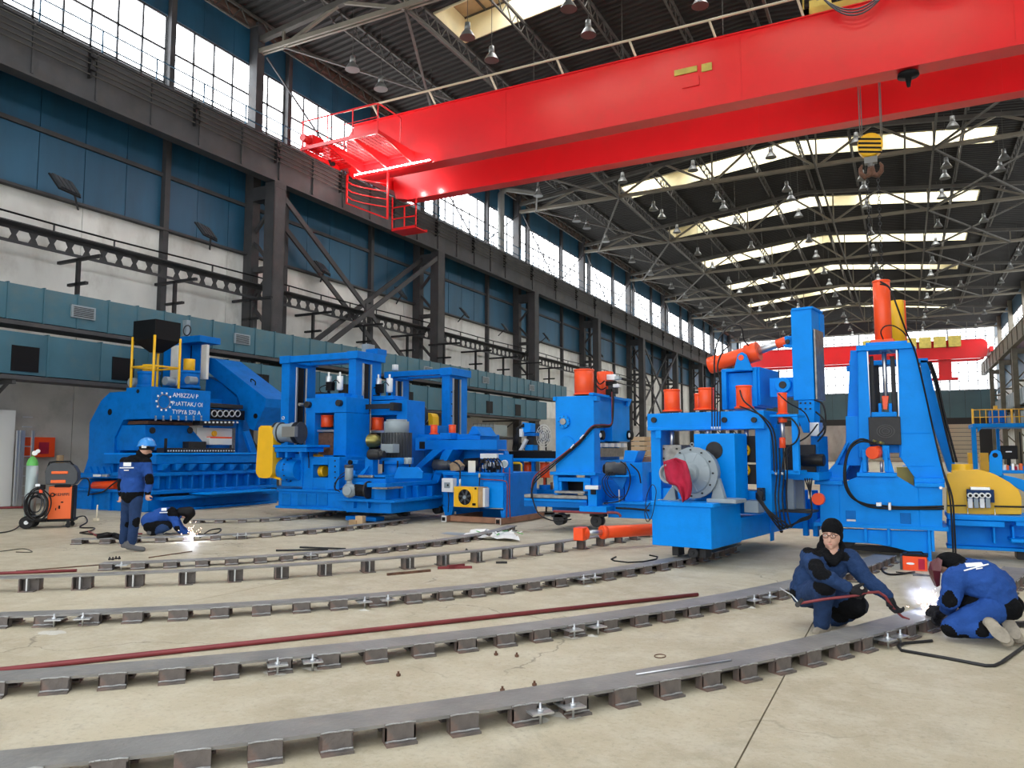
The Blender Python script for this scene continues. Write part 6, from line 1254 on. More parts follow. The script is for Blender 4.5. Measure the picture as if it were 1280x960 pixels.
# hoses and cables on the floor (left)
def fcable(pts, r, mt, label, cat='cable', z=None):
    P = [gp(x, y, (z or r)) for x, y in pts]; Q = []
    for i in range(len(P) - 1):
        p0, p1, p2, p3 = P[max(i - 1, 0)], P[i], P[i + 1], P[min(i + 2, len(P) - 1)]
        for k in range(6): t = k / 6; Q.append(.5 * ((2 * p1) + (p2 - p0) * t + (2 * p0 - 5 * p1 + 4 * p2 - p3) * t * t + (3 * p1 - p0 - 3 * p2 + p3) * t ** 3))
    Q.append(P[-1]); return item('floor_cable', M().tube(Q, r, 7), mt, label, cat)
fcable([(92, 648), (105, 645), (109, 652), (100, 659), (118, 660), (112, 664), (100, 666), (120, 668), (135, 666), (150, 669), (176, 671)], .014, 'rubber', 'black welding hose looping from the cart towards the standing worker')
fcable([(-30, 669), (0, 666), (15, 663), (25, 657), (34, 650)], .012, 'rubber', 'black cable on the floor running left from the welding cart')
fcable([(110, 664), (125, 671), (140, 672), (160, 668), (178, 667)], .016, 'pipe_red', 'dark red hose on the floor between cart and standing worker')
fcable([(-20, 692), (10, 688), (30, 686), (40, 690), (20, 690)], .006, 'rubber', 'thin tangled wire on the floor at the left edge')
fcable([(250, 672), (262, 663), (276, 661), (272, 666), (255, 668), (236, 666)], .012, 'rubber', 'looped cable on the floor right of the squatting welder')
fcable([(1095, 741), (1090, 735), (1075, 728), (1050, 727)], .006, 'rubber', 'thin cable on the floor behind the young worker')
fcable([(1143, 715), (1120, 718), (1106, 716), (1098, 706), (1085, 702), (1070, 706)], .014, 'rubber', 'black cable from the red welder towards the second track')
fcable([(1141, 719), (1165, 720), (1150, 718), (1120, 715)], .008, 'rubber', 'thin cable in front of the red welder')
fcable([(1275, 752), (1258, 755), (1275, 760), (1300, 764)], .012, 'rubber', 'black cable at the right edge beside the kneeling welder')
item('floor_bar', M().bar(gp(1272, 780, .03), gp(1300, 779, .03), .05, .04), 'black_steel', 'dark steel bar at the right edge behind the boots', 'bar')
item('angle_grinder', M().cyl(gp(122, 671, .16), gp(142, 669, .16), .035, n=12).cyl(gp(142, 669, .16), gp(152, 672, .13), .05, n=12), 'black', 'black angle grinder lying on the rear track start', 'tool')
item('hammer', M().cyl(gp(120, 651), gp(120, 651) + Vector((0, .02, .36)), .015, n=8).b(gp(120, 651).x - .07, gp(120, 651).x + .07, gp(120, 651).y - .03, gp(120, 651).y + .03, 0, .06), 'cream_panel', 'wooden-handled hammer standing upside down on the floor', 'hammer')
ld = thing('ladder', 'aluminium ladder leaning upright against the left wall', 'ladder', (0, 0, 0)); XA = -22.4
for k, x in enumerate((17, 21, 24, 36)):
    a = WF.X(x, 628, XA); b_ = WF.X(x, 538, XA); obj('rail', M().b(XA, XA + .06, a.y - .03, a.y + .03, .02, b_.z), 'zinc', ld)
ya, yb2 = WF.X(24, 600, XA).y, WF.X(36, 600, XA).y
for k in range(9): obj('rung', M().b(XA, XA + .03, ya, yb2, .3 + k * .28, .33 + k * .28), 'zinc', ld)
sheet_y = WF.X(15, 600, -22.8).y; item('white_sheet', M().b(-22.85, -22.8, 5, sheet_y, .02, 2.75), 'plastic_white', 'large pale sheet panel leaning at the left wall behind the ladder', 'sheet')
p = WF.X(50, 559, -23.3); fb_ = thing('fire_cabinet', 'small red fire cabinet on the left wall above the welding cart', 'cabinet', (0, 0, 0)); obj('box', M().b(-23.5, -23.2, p.y - .35, p.y + .4, p.z - .3, p.z + .3), 'red_paint', fb_, bev=.01); obj('glass', M().b(-23.2, -23.18, p.y - .1, p.y + .2, p.z - .2, p.z + .15), 'cloth_red', fb_)
item('wood_post', M().sb(WF, (69, 569, 75, 633), -21.5, .12), 'wood', 'short brown wooden post by the wall behind the welding cart', 'post')
# small red inverter welder
Fr = Frame(.0, 11.75, -2); rw = thing('inverter_welder', 'small red portable welding inverter on the floor', 'welding machine', (0, 11.75, 0), R(-2))
obj('case', M().fb(Fr, (1128, 695, 1159, 715), 0, .25), 'red_paint', rw, bev=.012); obj('front', M().fb(Fr, (1125, 695, 1130, 714), .01, .24), 'motor_dark', rw, bev=.006); obj('lid', M().fb(Fr, (1128, 693, 1160, 696), -.0, .25), 'black', rw, bev=.006)
c = Fr.Y(1138, 704.5, -.004); obj('oval_logo', M().add([(c.x + .05 * cos(t), -.005, c.z + .015 * sin(t)) for t in [2 * pi * k / 20 for k in range(20)]], [tuple(range(20))]), 'text_white', rw); obj('vent', M().fb(Fr, (1148, 699, 1156, 712), -.004, .01), 'cloth_red', rw)
obj('handle', M().tube([Fr.Y(x, y, .1) for x, y in ((1132, 694), (1135, 690), (1152, 690), (1156, 694))], .01, 7), 'black', rw)
# ================================================================ PEOPLE
def capsule(m, p0, r0, p1, r1, n=14):
    m.ball(p0, r0, n); m.ball(p1, r1, n)
    if (Vector(p1) - Vector(p0)).length > 1e-4: m.cyl(p0, p1, r0, r1, n)
def blob(name, prims, mt, parent, vox=.012, smooth=8, zones=(), disp=0, label=None, split=None):
    """one continuous surface grown over tapered limbs; zones = [(material, [(centre, radius)...])]"""
    m = M()
    for p in prims:
        if p[0] == 'e':
            b = M().ball((0, 0, 0), 1, 18); R3 = p[3] if len(p) > 3 else Matrix.Identity(3)
            m.add([Vector(p[1]) + R3 @ Vector((v[0] * p[2][0], v[1] * p[2][1], v[2] * p[2][2])) for v in b.v], b.f, True)
        else: capsule(m, *p[1:])
    o = link('tmp', m.mesh(name, mt)); md = o.modifiers.new('r', 'REMESH'); md.mode = 'VOXEL'; md.voxel_size = vox; md.use_smooth_shade = True
    if smooth: s = o.modifiers.new('s', 'SMOOTH'); s.factor = .5; s.iterations = smooth
    if disp:
        tx = bpy.data.textures.new('folds', 'CLOUDS'); tx.noise_scale = .065; tx.noise_depth = 2; d = o.modifiers.new('d', 'DISPLACE'); d.texture = tx; d.strength = disp; d.mid_level = .5; d.texture_coords = 'LOCAL'
    bpy.context.view_layer.update(); me = bpy.data.meshes.new_from_object(o.evaluated_get(bpy.context.evaluated_depsgraph_get())); bpy.data.objects.remove(o); me.name = name
    me.materials.clear(); me.materials.append(MT[mt])
    for i, (zm, sph) in enumerate(zones):
        me.materials.append(MT[zm])
        for pl in me.polygons:
            c = pl.center
            if (sph(c) if callable(sph) else any((c - Vector(q)).length < r for q, r in sph)): pl.material_index = i + 1
    r = link(name, me, parent)
    if label: r['label'] = label
    return r
def lerp(a, b_, t): return Vector(a).lerp(Vector(b_), t)
def hand(name, wrist, palm_dir, side, curl, s, mt, parent, vox=.005):
    """palm and five unequal bent fingers; palm_dir points from the wrist to the knuckles, side across the palm towards the thumb, curl the way fingers bend"""
    d = Vector(palm_dir).normalized(); t = (Vector(side) - d * Vector(side).dot(d)).normalized(); c = Vector(curl); c = (c - d * c.dot(d) - t * c.dot(t)).normalized(); w = Vector(wrist)
    k = w + d * .085 * s; pr = [('c', w, .024 * s, w + d * .03 * s, .028 * s), ('e', w + d * .05 * s, (.042 * s, .042 * s, .02 * s), Matrix((t, d, c)).transposed())]
    for i, (off, ln) in enumerate(((.031, .9), (.011, 1.0), (-.01, .95), (-.03, .75))):
        a = k + t * off * s - d * .01 * s; b1 = a + (d * .8 + c * .6).normalized() * .042 * s * ln; b2 = b1 + (d * .1 + c).normalized() * .03 * s * ln; b3 = b2 + (c * .8 - d * .6).normalized() * .022 * s * ln
        pr += [('c', a, .0105 * s, b1, .010 * s), ('c', b1, .010 * s, b2, .009 * s), ('c', b2, .009 * s, b3, .0078 * s)]
    a = w + d * .03 * s + t * .03 * s; b1 = a + (t * .7 + d * .5 + c * .3).normalized() * .04 * s; b2 = b1 + (d * .5 + c * .9).normalized() * .03 * s
    pr += [('c', a, .014 * s, b1, .0115 * s), ('c', b1, .0115 * s, b2, .009 * s)]
    return blob(name, pr, mt, parent, vox, 2)
def shoe(parent, heel, toe, r=.045, mt='boot_grey', up=(0, 0, 1), sole='black'):
    h, t = Vector(heel), Vector(toe); d = (t - h).normalized(); u = Vector(up)
    s = blob('shoe', [('c', h + u * r * .4, r * .95, h.lerp(t, .45) + u * r * .2, r * .95), ('c', h.lerp(t, .45) + u * r * .15, r * .95, t, r * .82), ('c', h + u * r * .4, r * .9, h + u * r * 2.0 + d * .01, r * .9), ('c', h.lerp(t, .3) + u * r * .5, r * .9, h + u * r * 1.8 + d * .02, r * .8)], mt, parent, .009, 4)
    return s
# ---------------------------------------------------------------- standing worker
def person(label, ox, oy, deg): return thing('person', label, 'person', (ox, oy, 0), R(deg)), Frame(ox, oy, deg)
p1_, f = person('standing person in blue helmet and blue-black workwear, seen from behind, watching the welding', -11.04, 8.35, 53)
J = lambda x, y, d=0.0: f.Y(x, y, d)
hd, nk = J(181, 562), J(176, 571)
hipL, hipR = J(160, 624, .05), J(170, 624, -.06); kL, kR = J(157, 654, .1), J(168, 653, -.1); aL, aR = J(154, 680, .12), J(164, 681, -.08)
shL, shR = J(156, 577, .12), J(183, 578, -.08); eL, eR = J(151.5, 601, .14), J(187, 601, -.14); wL, wR = J(151.5, 619, .1), J(184.5, 617, -.16)
blob('body', [('e', hd, (.085, .1, .11)), ('c', hd - Vector((0, 0, .03)), .06, nk, .06), ('c', nk, .06, J(170, 580), .1), ('c', J(168, 583), .12, J(165, 620), .12), ('c', shL, .05, eL, .045), ('c', eL, .045, wL, .03), ('c', shR, .05, eR, .045), ('c', eR, .045, wR, .03), ('c', hipL, .08, kL, .06), ('c', kL, .055, aL, .04), ('c', hipR, .08, kR, .06), ('c', kR, .055, aR, .04),
    ('c', J(187, 563, -.02), .02, J(190, 565, -.02), .012), ('c', J(183, 569), .05, J(187, 569), .035), ('c', J(172, 575), .08, shR, .05), ('c', J(172, 575), .08, shL, .05)], 'skin', p1_, .012, 5)
jk = blob('jacket', [('e', J(169, 577), (.17, .13, .11)), ('e', J(168, 588), (.20, .15, .20)), ('e', J(166, 606), (.185, .15, .2)), ('c', J(166, 612), .165, J(165.5, 619), .17), ('c', J(175, 575), .085, J(168, 583), .13), ('c', shL, .075, eL, .062), ('c', eL, .062, lerp(eL, wL, .9), .05), ('c', shR, .08, eR, .066), ('c', eR, .066, lerp(eR, wR, .9), .054), ('c', J(170, 578), .1, shL, .08), ('c', J(172, 578), .1, shR, .085)], 'jacket_blue', p1_, .013, 6,
    [('workwear_black', lambda c: c.z < J(165, 615).z or c.z > J(165, 577.5).z or (c - J(187, 599, -.2)).length < .09 or (c - J(148, 606, .1)).length < .1)], .02)
blob('collar', [('c', J(176, 567, 0), .075, J(180, 572, -.02), .07), ('c', J(184, 571, -.04), .045, J(188, 569, -.04), .035)], 'workwear_black', p1_, .012, 4)
blob('trousers', [('e', J(165, 624), (.155, .12, .12)), ('c', hipL, .10, kL, .078), ('c', kL, .078, lerp(kL, aL, .85), .07), ('c', hipR, .105, kR, .082), ('c', kR, .08, lerp(kR, aR, .85), .075)], 'trouser_blue', p1_, .012, 5, [('workwear_black', [(J(172, 653, -.16), .08), (J(160, 656, .02), .05)])], .016)
shoe(p1_, J(160, 685, -.1), J(179, 686.5, -.14)); shoe(p1_, J(154, 683, .1), J(165, 683, .03))
hm = obj('helmet', M().lathe(J(183.5, 557), (-.05, 0, 1), [(0, .135), (.03, .132), (.07, .118), (.11, .08), (.13, .03), (.135, .002)], 24), 'helmet_blue', p1_); obj('brim', M().lathe(J(183.5, 557), (-.05, 0, 1), [(-.005, .15), (.008, .14)], 24), 'helmet_blue', hm)
obj('goggle_band', M().lathe(J(183.5, 561), (.0, 0, 1), [(-.02, .112), (.035, .122)], 24), 'black', p1_); obj('white_band', M().b(*(lambda a, b_: (a.x, b_.x, -.135, -.12, b_.z, a.z))(J(177, 556.5, -.13), J(183, 560, -.13))), 'plastic_white', p1_)
hand('hand', wR, (-.0, -.1, -1), (.6, -.5, 0), (.4, .3, -.1), .95, 'skin', p1_, .006); hand('hand', wL, (0, 0, -1), (.6, -.4, 0), (.3, -.3, 0), .95, 'skin', p1_, .006)
q = J(156, 580.5, -.19); q2 = f.Y(154, 585, -.19)
obj('back_print', M().b(q.x - .02, q.x + .09, -.185, -.15, q.z - .03, q.z + .03).b(q.x - .07, q.x + .13, -.18, -.15, q.z - .062, q.z - .045).b(q.x - .01, q.x + .06, -.175, -.15, q.z - .1, q.z - .085), 'text_white', p1_)
# ---------------------------------------------------------------- squatting welder on the left
p2_, f = person('squatting person in blue-black workwear and dark welding mask, welding the rear track', -12.6, 10.4, 51)
J = lambda x, y, d=0.0: f.Y(x, y, d)
hip, ch, hd, nk = J(186, 654), J(212, 644), J(234, 644), J(224, 644)
kL, kR = J(212, 655, .12), J(210, 657, -.2); aL, aR = J(192, 665, .12), J(192, 667, -.14); sL, sR = J(217, 645, .18), J(216, 646, -.16); eL, eR = J(226, 660, .15), J(222, 660, -.22); wL, wR = J(236, 666, .06), J(232, 668, -.1)
core = [('c', hip, .12, ch, .12), ('c', ch, .1, nk, .055), ('c', nk, .05, hd, .07), ('c', sL, .05, eL, .045), ('c', eL, .045, wL, .03), ('c', sR, .05, eR, .045), ('c', eR, .045, wR, .03), ('c', J(188, 657, .1), .08, kL, .06), ('c', kL, .055, aL, .04), ('c', J(188, 657, -.1), .08, kR, .06), ('c', kR, .055, aR, .04)]
blob('body', core, 'skin', p2_, .013, 5)
blob('jacket', [('e', J(190, 651), (.2, .19, .17)), ('e', J(203, 645), (.2, .2, .16)), ('e', J(213, 643), (.14, .2, .15)), ('c', sL, .085, eL, .065), ('c', eL, .065, lerp(eL, wL, .9), .05), ('c', sR, .09, eR, .068), ('c', eR, .068, lerp(eR, wR, .9), .052), ('c', ch, .13, nk, .075)], 'jacket_blue', p2_, .014, 6, [('workwear_black', [(J(217, 640, -.15), .12), (J(220, 643, -.1), .09), (J(216, 638, 0), .1), (J(221, 661, -.28), .06)])], .014)
blob('trousers', [('c', J(187, 658, .1), .11, kL, .085), ('c', kL, .085, aL, .07), ('c', J(187, 658, -.1), .115, kR, .09), ('c', kR, .09, aR, .075), ('c', J(187, 658, -.08), .11, J(187, 658, .08), .11)], 'workwear_black', p2_, .014, 5, [('trouser_blue', [(J(203, 664, -.25), .13)])], .014)
shoe(p2_, J(186, 667, -.14), J(203, 668.5, -.2)); shoe(p2_, J(186, 665, .12), J(200, 665, .08))
blob('welding_mask', [('e', J(236, 641), (.12, .11, .12)), ('c', J(239, 642), .08, J(232, 652), .05), ('c', J(226, 640), .09, J(234, 640), .1)], 'black', p2_, .012, 3)
hand('glove', wR, (.8, .1, -.35), (0, -.3, .8), (.1, .4, -.8), 1.0, 'glove_dark', p2_, .006); hand('glove', wL, (.8, -.1, -.35), (0, -.3, .8), (.1, -.4, -.8), 1.0, 'glove_dark', p2_, .006)
q = J(206, 637, -.21); obj('back_print', M().b(q.x - .06, q.x + .03, -.24, -.19, q.z - .02, q.z + .03).b(q.x - .09, q.x + .05, -.24, -.19, q.z - .06, q.z - .045), 'text_white', p2_)
# ---------------------------------------------------------------- crouching young worker
p3_, f = person('crouching young person with black knit cap and glasses holding a red pry bar', -.62, 7.55, 5)
J = lambda x, y, d=0.0: f.Y(x, y, d)
hc = J(1039.5, 669, 0); nk = J(1040, 690, .02)
sR, sL = J(1012, 697, .02), J(1062, 698, .04); eR, wR = J(1026, 719, -.26), J(1061, 735, -.30); eL, wL = J(1086, 727, -.02), J(1111, 745, -.12)
hR, hL = J(1006, 742, .12), J(1022, 745, .2); kR, aR = J(1030, 736, -.24), J(1027, 779, -.1); kL, aL = J(1072, 757, .02), J(1040, 775, .26)
blob('body', [('e', hc, (.078, .098, .105)), ('e', hc + Vector((-.012, -.035, -.055)), (.058, .065, .06)), ('c', hc - Vector((0, -.02, .06)), .055, nk, .06), ('c', nk, .07, J(1036, 705, .05), .11), ('c', J(1030, 708, .05), .13, J(1010, 738, .12), .13), ('c', J(1034, 698, .04), .07, sR, .06), ('c', J(1038, 698, .04), .07, sL, .06),
    ('c', sR, .055, eR, .045), ('c', eR, .045, wR, .03), ('c', sL, .055, eL, .045), ('c', eL, .045, wL, .03), ('c', hR, .085, kR, .06), ('c', kR, .055, aR, .04), ('c', hL, .085, kL, .06), ('c', kL, .055, aL, .04),
    ('c', hc + Vector((-.018, -.098, -.008)), .010, hc + Vector((-.022, -.118, -.042)), .014), ('c', hc + Vector((-.022, -.098, -.078)), .016, hc + Vector((-.012, -.095, -.078)), .016), ('e', hc + Vector((-.012, -.085, -.10)), (.022, .02, .018)), ('e', hc + Vector((.076, -.0, -.02)), (.012, .022, .032))], 'skin', p3_, .0085, 4)
fx, fz = -.02, hc.z
for dx in (-.032, .030):
    obj('eye', M().ball((hc.x + fx + dx, hc.y - .088, fz + .004), .011, 10, (1.1, .8, .6)), 'plastic_white', p3_); obj('iris', M().ball((hc.x + fx + dx - .003, hc.y - .0965, fz + .004), .0048, 8), 'black', p3_)
    obj('glasses_rim', M().tube([(hc.x + fx + dx + .024 * cos(t), hc.y - .108 + .006 * abs(cos(t)), fz + .002 + .017 * sin(t)) for t in [2 * pi * k / 18 for k in range(18)]], .0028, 6, True), 'black', p3_)
    obj('eyebrow', M().tube([(hc.x + fx + dx - .02, hc.y - .098, fz + .025), (hc.x + fx + dx, hc.y - .102, fz + .03), (hc.x + fx + dx + .02, hc.y - .096, fz + .026)], .0035, 5), 'rust', p3_)
obj('glasses_bridge', M().tube([(hc.x + fx - .009, hc.y - .108, fz + .006), (hc.x + fx + .007, hc.y - .108, fz + .006)], .0025, 5), 'black', p3_); obj('glasses_temple', M().tube([(hc.x + fx + .053, hc.y - .1, fz + .006), (hc.x + .07, hc.y - .03, fz + .006)], .0028, 5), 'black', p3_)
obj('lips', M().ball((hc.x - .018, hc.y - .107, fz - .07), .02, 12, (1.05, .4, .32)), 'lips', p3_)
blob('knit_cap', [('e', hc + Vector((.008, .012, .055)), (.094, .108, .10)), ('e', hc + Vector((.03, .03, .0)), (.07, .088, .09))], 'workwear_black', p3_, .008, 2, disp=.004)
jk = blob('jacket', [('e', J(1030, 707, .06), (.21, .15, .15)), ('e', J(1018, 724, .1), (.19, .17, .17)), ('e', J(1006, 738, .14), (.14, .17, .13)), ('c', J(1038, 693, .03), .085, J(1030, 705, .05), .15), ('c', J(1030, 698, .04), .1, sR, .085), ('c', J(1044, 698, .04), .1, sL, .085),
    ('c', sR, .09, eR, .078), ('c', eR, .078, lerp(eR, wR, .92), .052), ('c', sL, .088, eL, .07), ('c', eL, .07, lerp(eL, wL, .92), .05)], 'jacket_navy', p3_, .011, 5,
    [('workwear_black', [(J(1019, 703, -.24), .085), (J(1026, 712, -.33), .09), (J(1055, 694, -.08), .065), (J(1012, 684, -.02), .07), (J(1024, 684, -.04), .09), (J(1040, 690, -.08), .07), (J(1041, 704, -.12), .06), (J(992, 748, .05), .09)])], .03)
blob('hood_collar', [('c', J(1029, 684, .08), .06, J(1030, 693, .04), .06), ('c', J(1050, 684, .08), .05, J(1050, 693, .03), .055), ('c', J(1030, 694, -.02), .045, J(1042, 703, -.10), .04), ('c', J(1051, 693, -.02), .04, J(1042, 703, -.10), .04), ('c', J(1031, 674, .1), .05, J(1048, 680, .1), .05)], 'workwear_black', p3_, .011, 4)
blob('trousers', [('c', hR, .125, kR, .095), ('c', kR, .098, lerp(kR, aR, .5), .08), ('c', lerp(kR, aR, .5), .08, aR, .072), ('c', hL, .125, kL, .095), ('c', kL, .095, aL, .08), ('c', hR, .12, hL, .12)], 'trouser_blue', p3_, .011, 5, [('workwear_black', [(J(1032, 727, -.30), .12), (J(1076, 760, -.06), .125), (J(1062, 764, -.02), .1), (J(1048, 766, .08), .1)])], .018)
shoe(p3_, J(1033, 787, -.06), J(1020, 790, -.17), .045, 'shoe_tan'); shoe(p3_, J(1042, 775, .3), J(1055, 777, .22), .042, 'shoe_tan')
hand('glove', wR, (.85, .1, -.5), (.3, -.3, .8), (-.1, .9, -.5), 1.25, 'glove_dark', p3_); hand('glove', wL, (.3, -.1, -.95), (-.5, -.6, .0), (.7, .5, -.2), 1.25, 'glove_dark', p3_)
pb = thing('pry_bar', 'dark red pry bar held by the crouching young person', 'tool', (-.62, 7.55, 0), R(5))
g1 = wR + Vector((.07, .0, -.055)); 
obj('handle', M().tube([J(1001, 754, -.36), J(1030, 749, -.36), g1, J(1080, 741, -.28), J(1098, 740, -.22), J(1107, 746, -.2)], .012, 10), 'pipe_red', pb); obj('tip', M().tube([J(1107, 746, -.2), J(1116, 760, -.16), J(1128, 771, -.14), J(1137, 774, -.12)], [.012, .012, .011, .006], 8), 'pipe_red', pb)
obj('clamp_end', M().cyl(J(997, 756, -.38), J(997, 756, -.34), .022, n=14).bar(J(997, 756, -.36), J(1003, 749, -.36), .03), 'black_steel', pb); obj('cable', M().tube([J(997, 752, -.36), J(990, 744, -.3), J(975, 735, -.2)], .006, 6), 'zinc', pb)
# ---------------------------------------------------------------- kneeling welder on the right
p4_, f = person('kneeling person in bright blue jacket bent over the weld, soles towards the camera', .42, 7.75, -4)
J = lambda x, y, d=0.0: f.Y(x, y, d)
hc = J(1186, 708, .12); nk = J(1196, 712, .1)
sR, sL = J(1195, 722, -.08), J(1205, 712, .3); eR, wR = J(1187, 750, -.14), J(1183, 764, .08); eL, wL = J(1192, 745, .4), J(1176, 760, .28)
hR, hL = J(1238, 762, -.04), J(1244, 758, .22); kR, aR = J(1190, 784, -.16), J(1236, 788, -.16); kL, aL = J(1206, 780, .28), J(1256, 783, .14)
blob('body', [('e', hc, (.1, .085, .09)), ('c', hc, .06, nk, .06), ('c', nk, .07, J(1208, 722, .1), .13), ('c', J(1210, 722, .1), .14, J(1240, 750, .1), .14), ('c', sR, .055, eR, .045), ('c', eR, .045, wR, .03), ('c', J(1206, 718, .1), .07, sR, .06), ('c', J(1206, 718, .1), .07, sL, .06), ('c', sL, .055, eL, .045), ('c', eL, .045, wL, .03), ('c', hR, .09, kR, .06), ('c', kR, .055, aR, .04), ('c', hL, .09, kL, .06), ('c', kL, .055, aL, .04)], 'skin', p4_, .012, 4)
blob('jacket', [('e', J(1212, 722, .1), (.17, .24, .155)), ('e', J(1226, 727, .1), (.2, .24, .185)), ('e', J(1240, 736, .1), (.18, .23, .19)), ('e', J(1245, 745, .1), (.16, .22, .12)), ('c', J(1200, 715, .1), .11, J(1210, 720, .1), .16), ('c', sR, .1, eR, .082), ('c', eR, .082, lerp(eR, wR, .8), .058), ('c', sL, .1, eL, .078), ('c', eL, .078, lerp(eL, wL, .85), .055), ('c', J(1210, 720, .02), .12, sR, .1)], 'jacket_blue', p4_, .012, 6,
    [('workwear_black', [(J(1186, 705, .0), .09), (J(1194, 702, .05), .09), (J(1200, 700, .15), .07), (J(1186, 752, -.24), .075), (J(1186, 745, -.24), .055)])], .028)
blob('jacket_hem', [('c', J(1214, 757, -.02), .10, J(1262, 760, .0), .10), ('c', J(1216, 752, .18), .11, J(1262, 756, .2), .11), ('e', J(1240, 760, .08), (.2, .2, .085))], 'workwear_black', p4_, .012, 5, disp=.02)
blob('trousers', [('c', hR, .12, J(1212, 772, -.12), .10), ('c', J(1212, 772, -.12), .1, kR, .088), ('c', kR, .088, aR, .068), ('c', hL, .12, kL, .09), ('c', kL, .09, aL, .07), ('c', hR, .13, hL, .13)], 'jacket_blue', p4_, .012, 5, [('workwear_black', [(J(1186, 790, -.2), .07), (J(1204, 797, -.2), .05), (J(1228, 792, -.24), .05), (J(1234, 782, -.22), .06)])], .016)
for a, b_ in (((J(1236, 779, -.19), J(1260, 802, -.24))), ((J(1257, 774, .05), J(1272, 798, -.06)))):
    shoe(p4_, b_ if 0 else a, b_, .055, 'shoe_tan', (.15, .6, -.1))
    d = (b_ - a); n_ = Vector((-.1, -.92, .35)).normalized(); sd = d.cross(n_).normalized(); P_ = []
    for i in range(20):
        t = 2 * pi * i / 20; u = cos(t); w = (.050 if u < 0 else .056) * sin(t); P_.append(a + d * .5 + d * .62 * u + sd * w)
    obj('shoe_sole', M().add([p + n_ * .045 for p in P_] + [p + n_ * .066 for p in P_], [tuple(range(20)), tuple(range(39, 19, -1))] + [(i, (i + 1) % 20, (i + 1) % 20 + 20, i + 20) for i in range(20)]), 'shoe_tan', p4_)
hand('glove', wR, (-.7, .3, -.5), (0, -.6, .5), (-.3, .5, -.6), 1.2, 'glove_dark', p4_); hand('glove', wL, (-.8, -.2, -.4), (0, .6, .5), (-.2, -.5, -.6), 1.2, 'glove_dark', p4_)
blob('cap', [('e', J(1188, 702, .12), (.12, .10, .085)), ('c', J(1193, 705, .1), .09, J(1200, 708, .1), .09)], 'workwear_black', p4_, .01, 3)
mk = J(1170, 714, .04)
obj('welding_mask', M().add([(J(x, y, d)) for x, y, d in ((1163, 702, -.04), (1172, 697, -.06), (1178, 700, -.06), (1160, 712, -.04), (1166, 713, -.1), (1176, 714, -.08), (1163, 722, .0), (1168, 726, -.06), (1175, 727, -.04), (1168, 732, .02), (1171, 734, -.02), (1175, 732, -.02), (1168, 700, .22), (1176, 698, .24), (1182, 702, .24), (1163, 712, .22), (1170, 722, .2), (1174, 730, .14))],
    [(0, 1, 4, 3), (1, 2, 5, 4), (3, 4, 7, 6), (4, 5, 8, 7), (6, 7, 10, 9), (7, 8, 11, 10), (0, 3, 15, 12), (3, 6, 16, 15), (6, 9, 17, 16), (0, 12, 13, 1), (1, 13, 14, 2)]), 'mask_red', p4_)
q = [(1206, 704.5), (1227, 703.5), (1230, 708), (1208, 709.5)]
def on_back(x, y, F_=f):
    # meet the jacket surface along the sight line
    dg = bpy.context.evaluated_depsgraph_get(); return F_.Y(x, y, -.07)
bpy.context.view_layer.update()
jk4 = [c for c in p4_.children if c.name.startswith('jacket') and 'hem' not in c.name][0]
def cast(jo, F_, x, y, off=.006):
    c, d = F_._ld(x, y); d = d.normalized(); ok, loc, nrm, i = jo.ray_cast(c, d)
    return (loc + nrm * off) if ok else F_.Y(x, y, -.1)
def patch(jo, F_, quad, par, nx=8, ny=3, mt='text_white', name='back_print'):
    vs = []
    for j in range(ny + 1):
        for i in range(nx + 1):
            u, v = i / nx, j / ny; x = (quad[0][0] * (1 - u) + quad[1][0] * u) * (1 - v) + (quad[3][0] * (1 - u) + quad[2][0] * u) * v; y = (quad[0][1] * (1 - u) + quad[1][1] * u) * (1 - v) + (quad[3][1] * (1 - u) + quad[2][1] * u) * v
            vs.append(cast(jo, F_, x, y))
    obj(name, M().add(vs, [(j * (nx + 1) + i, j * (nx + 1) + i + 1, (j + 1) * (nx + 1) + i + 1, (j + 1) * (nx + 1) + i) for j in range(ny) for i in range(nx)]), mt, par)
patch(jk4, f, q, p4_); patch(jk4, f, [(1204, 713), (1235, 705), (1236, 706.5), (1205, 714.5)], p4_, 10, 1); patch(jk4, f, [(1220, 711), (1228, 709.5), (1228, 711), (1220, 712.5)], p4_, 4, 1)
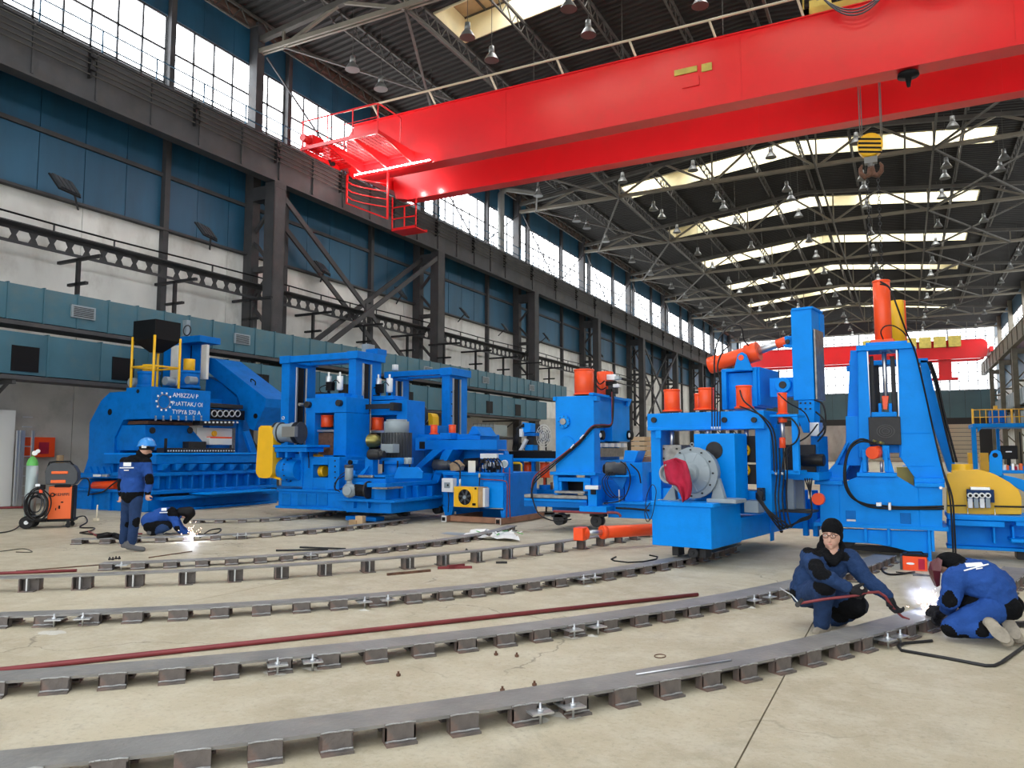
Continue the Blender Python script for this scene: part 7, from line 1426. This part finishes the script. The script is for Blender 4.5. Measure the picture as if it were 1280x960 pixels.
# ================================================================ WELDING ARCS, SPARKS, SMOKE
def weld(px_, py_, z, s, n, e, label, seed, smoke):
    p = gp(px_, py_, z); w = tag(obj('arc_spot', M().ball((0, 0, .012), .026 * s, 10), 'arc_glow', None, p), 'glaring white welding arc spot ' + label, 'welding arc')
    random.seed(seed); m = M(); wd = .001 if smoke else .0018
    for i in range(n):
        a = random.uniform(0, 2 * pi); el = random.uniform(.1, 1.4); r = (.015 + .26 * random.random() ** 2.2) * s; L_ = random.uniform(.004, .022) * s; d = Vector((cos(a) * cos(el), sin(a) * cos(el) * .7, sin(el))); q = d * r; q.z = max(q.z - r * r * .6, .004)
        m.bar(q, q + (d - Vector((0, 0, .5 * r))) * L_, wd, wd)
    tag(obj('welding_sparks', m, 'spark_glow', None, p), 'spray of orange-white welding sparks ' + label, 'sparks', None, 'stuff'); plight('arc_light', p + Vector((0, -.04, .07)), e, (.7, .8, 1), .03)
    if smoke:
        sm = bpy.data.materials.new('smoke'); sm.use_nodes = True; N = sm.node_tree.nodes; L = sm.node_tree.links; N.remove(N['Principled BSDF']); v = N.new('ShaderNodeVolumePrincipled'); v.inputs['Color'].default_value = (.85, .87, .95, 1)
        tc = N.new('ShaderNodeTexCoord'); ns = N.new('ShaderNodeTexNoise'); ns.inputs['Scale'].default_value = 7; ns.inputs['Detail'].default_value = 3; L.new(tc.outputs['Object'], ns.inputs['Vector'])
        ln = N.new('ShaderNodeVectorMath'); ln.operation = 'LENGTH'; L.new(tc.outputs['Object'], ln.inputs[0]); mr = N.new('ShaderNodeMapRange'); mr.inputs[1].default_value = .05; mr.inputs[2].default_value = .2; mr.inputs[3].default_value = 1; mr.inputs[4].default_value = 0; L.new(ln.outputs['Value'], mr.inputs[0])
        m2 = N.new('ShaderNodeMapRange'); m2.inputs[1].default_value = .42; m2.inputs[2].default_value = .7; m2.inputs[3].default_value = 0; m2.inputs[4].default_value = 7; L.new(ns.outputs[0], m2.inputs[0])
        mu = N.new('ShaderNodeMath'); mu.operation = 'MULTIPLY'; L.new(mr.outputs[0], mu.inputs[0]); L.new(m2.outputs[0], mu.inputs[1]); L.new(mu.outputs[0], v.inputs['Density']); L.new(v.outputs[0], N['Material Output'].inputs['Volume']); MT['smoke'] = sm
        tag(obj('weld_smoke', M().ball((0, 0, 0), .2, 16, (1, .8, 1)), 'smoke', None, p + Vector((-.07, .05, .2))), 'thin bluish smoke rising from the right-hand weld', 'smoke', None, 'stuff')
weld(1163, 765, .115, 1.0, 220, 5, 'beside the kneeling person', 1, True); weld(240, 669, .11, 1.1, 60, 4, 'in front of the squatting person', 2, False)
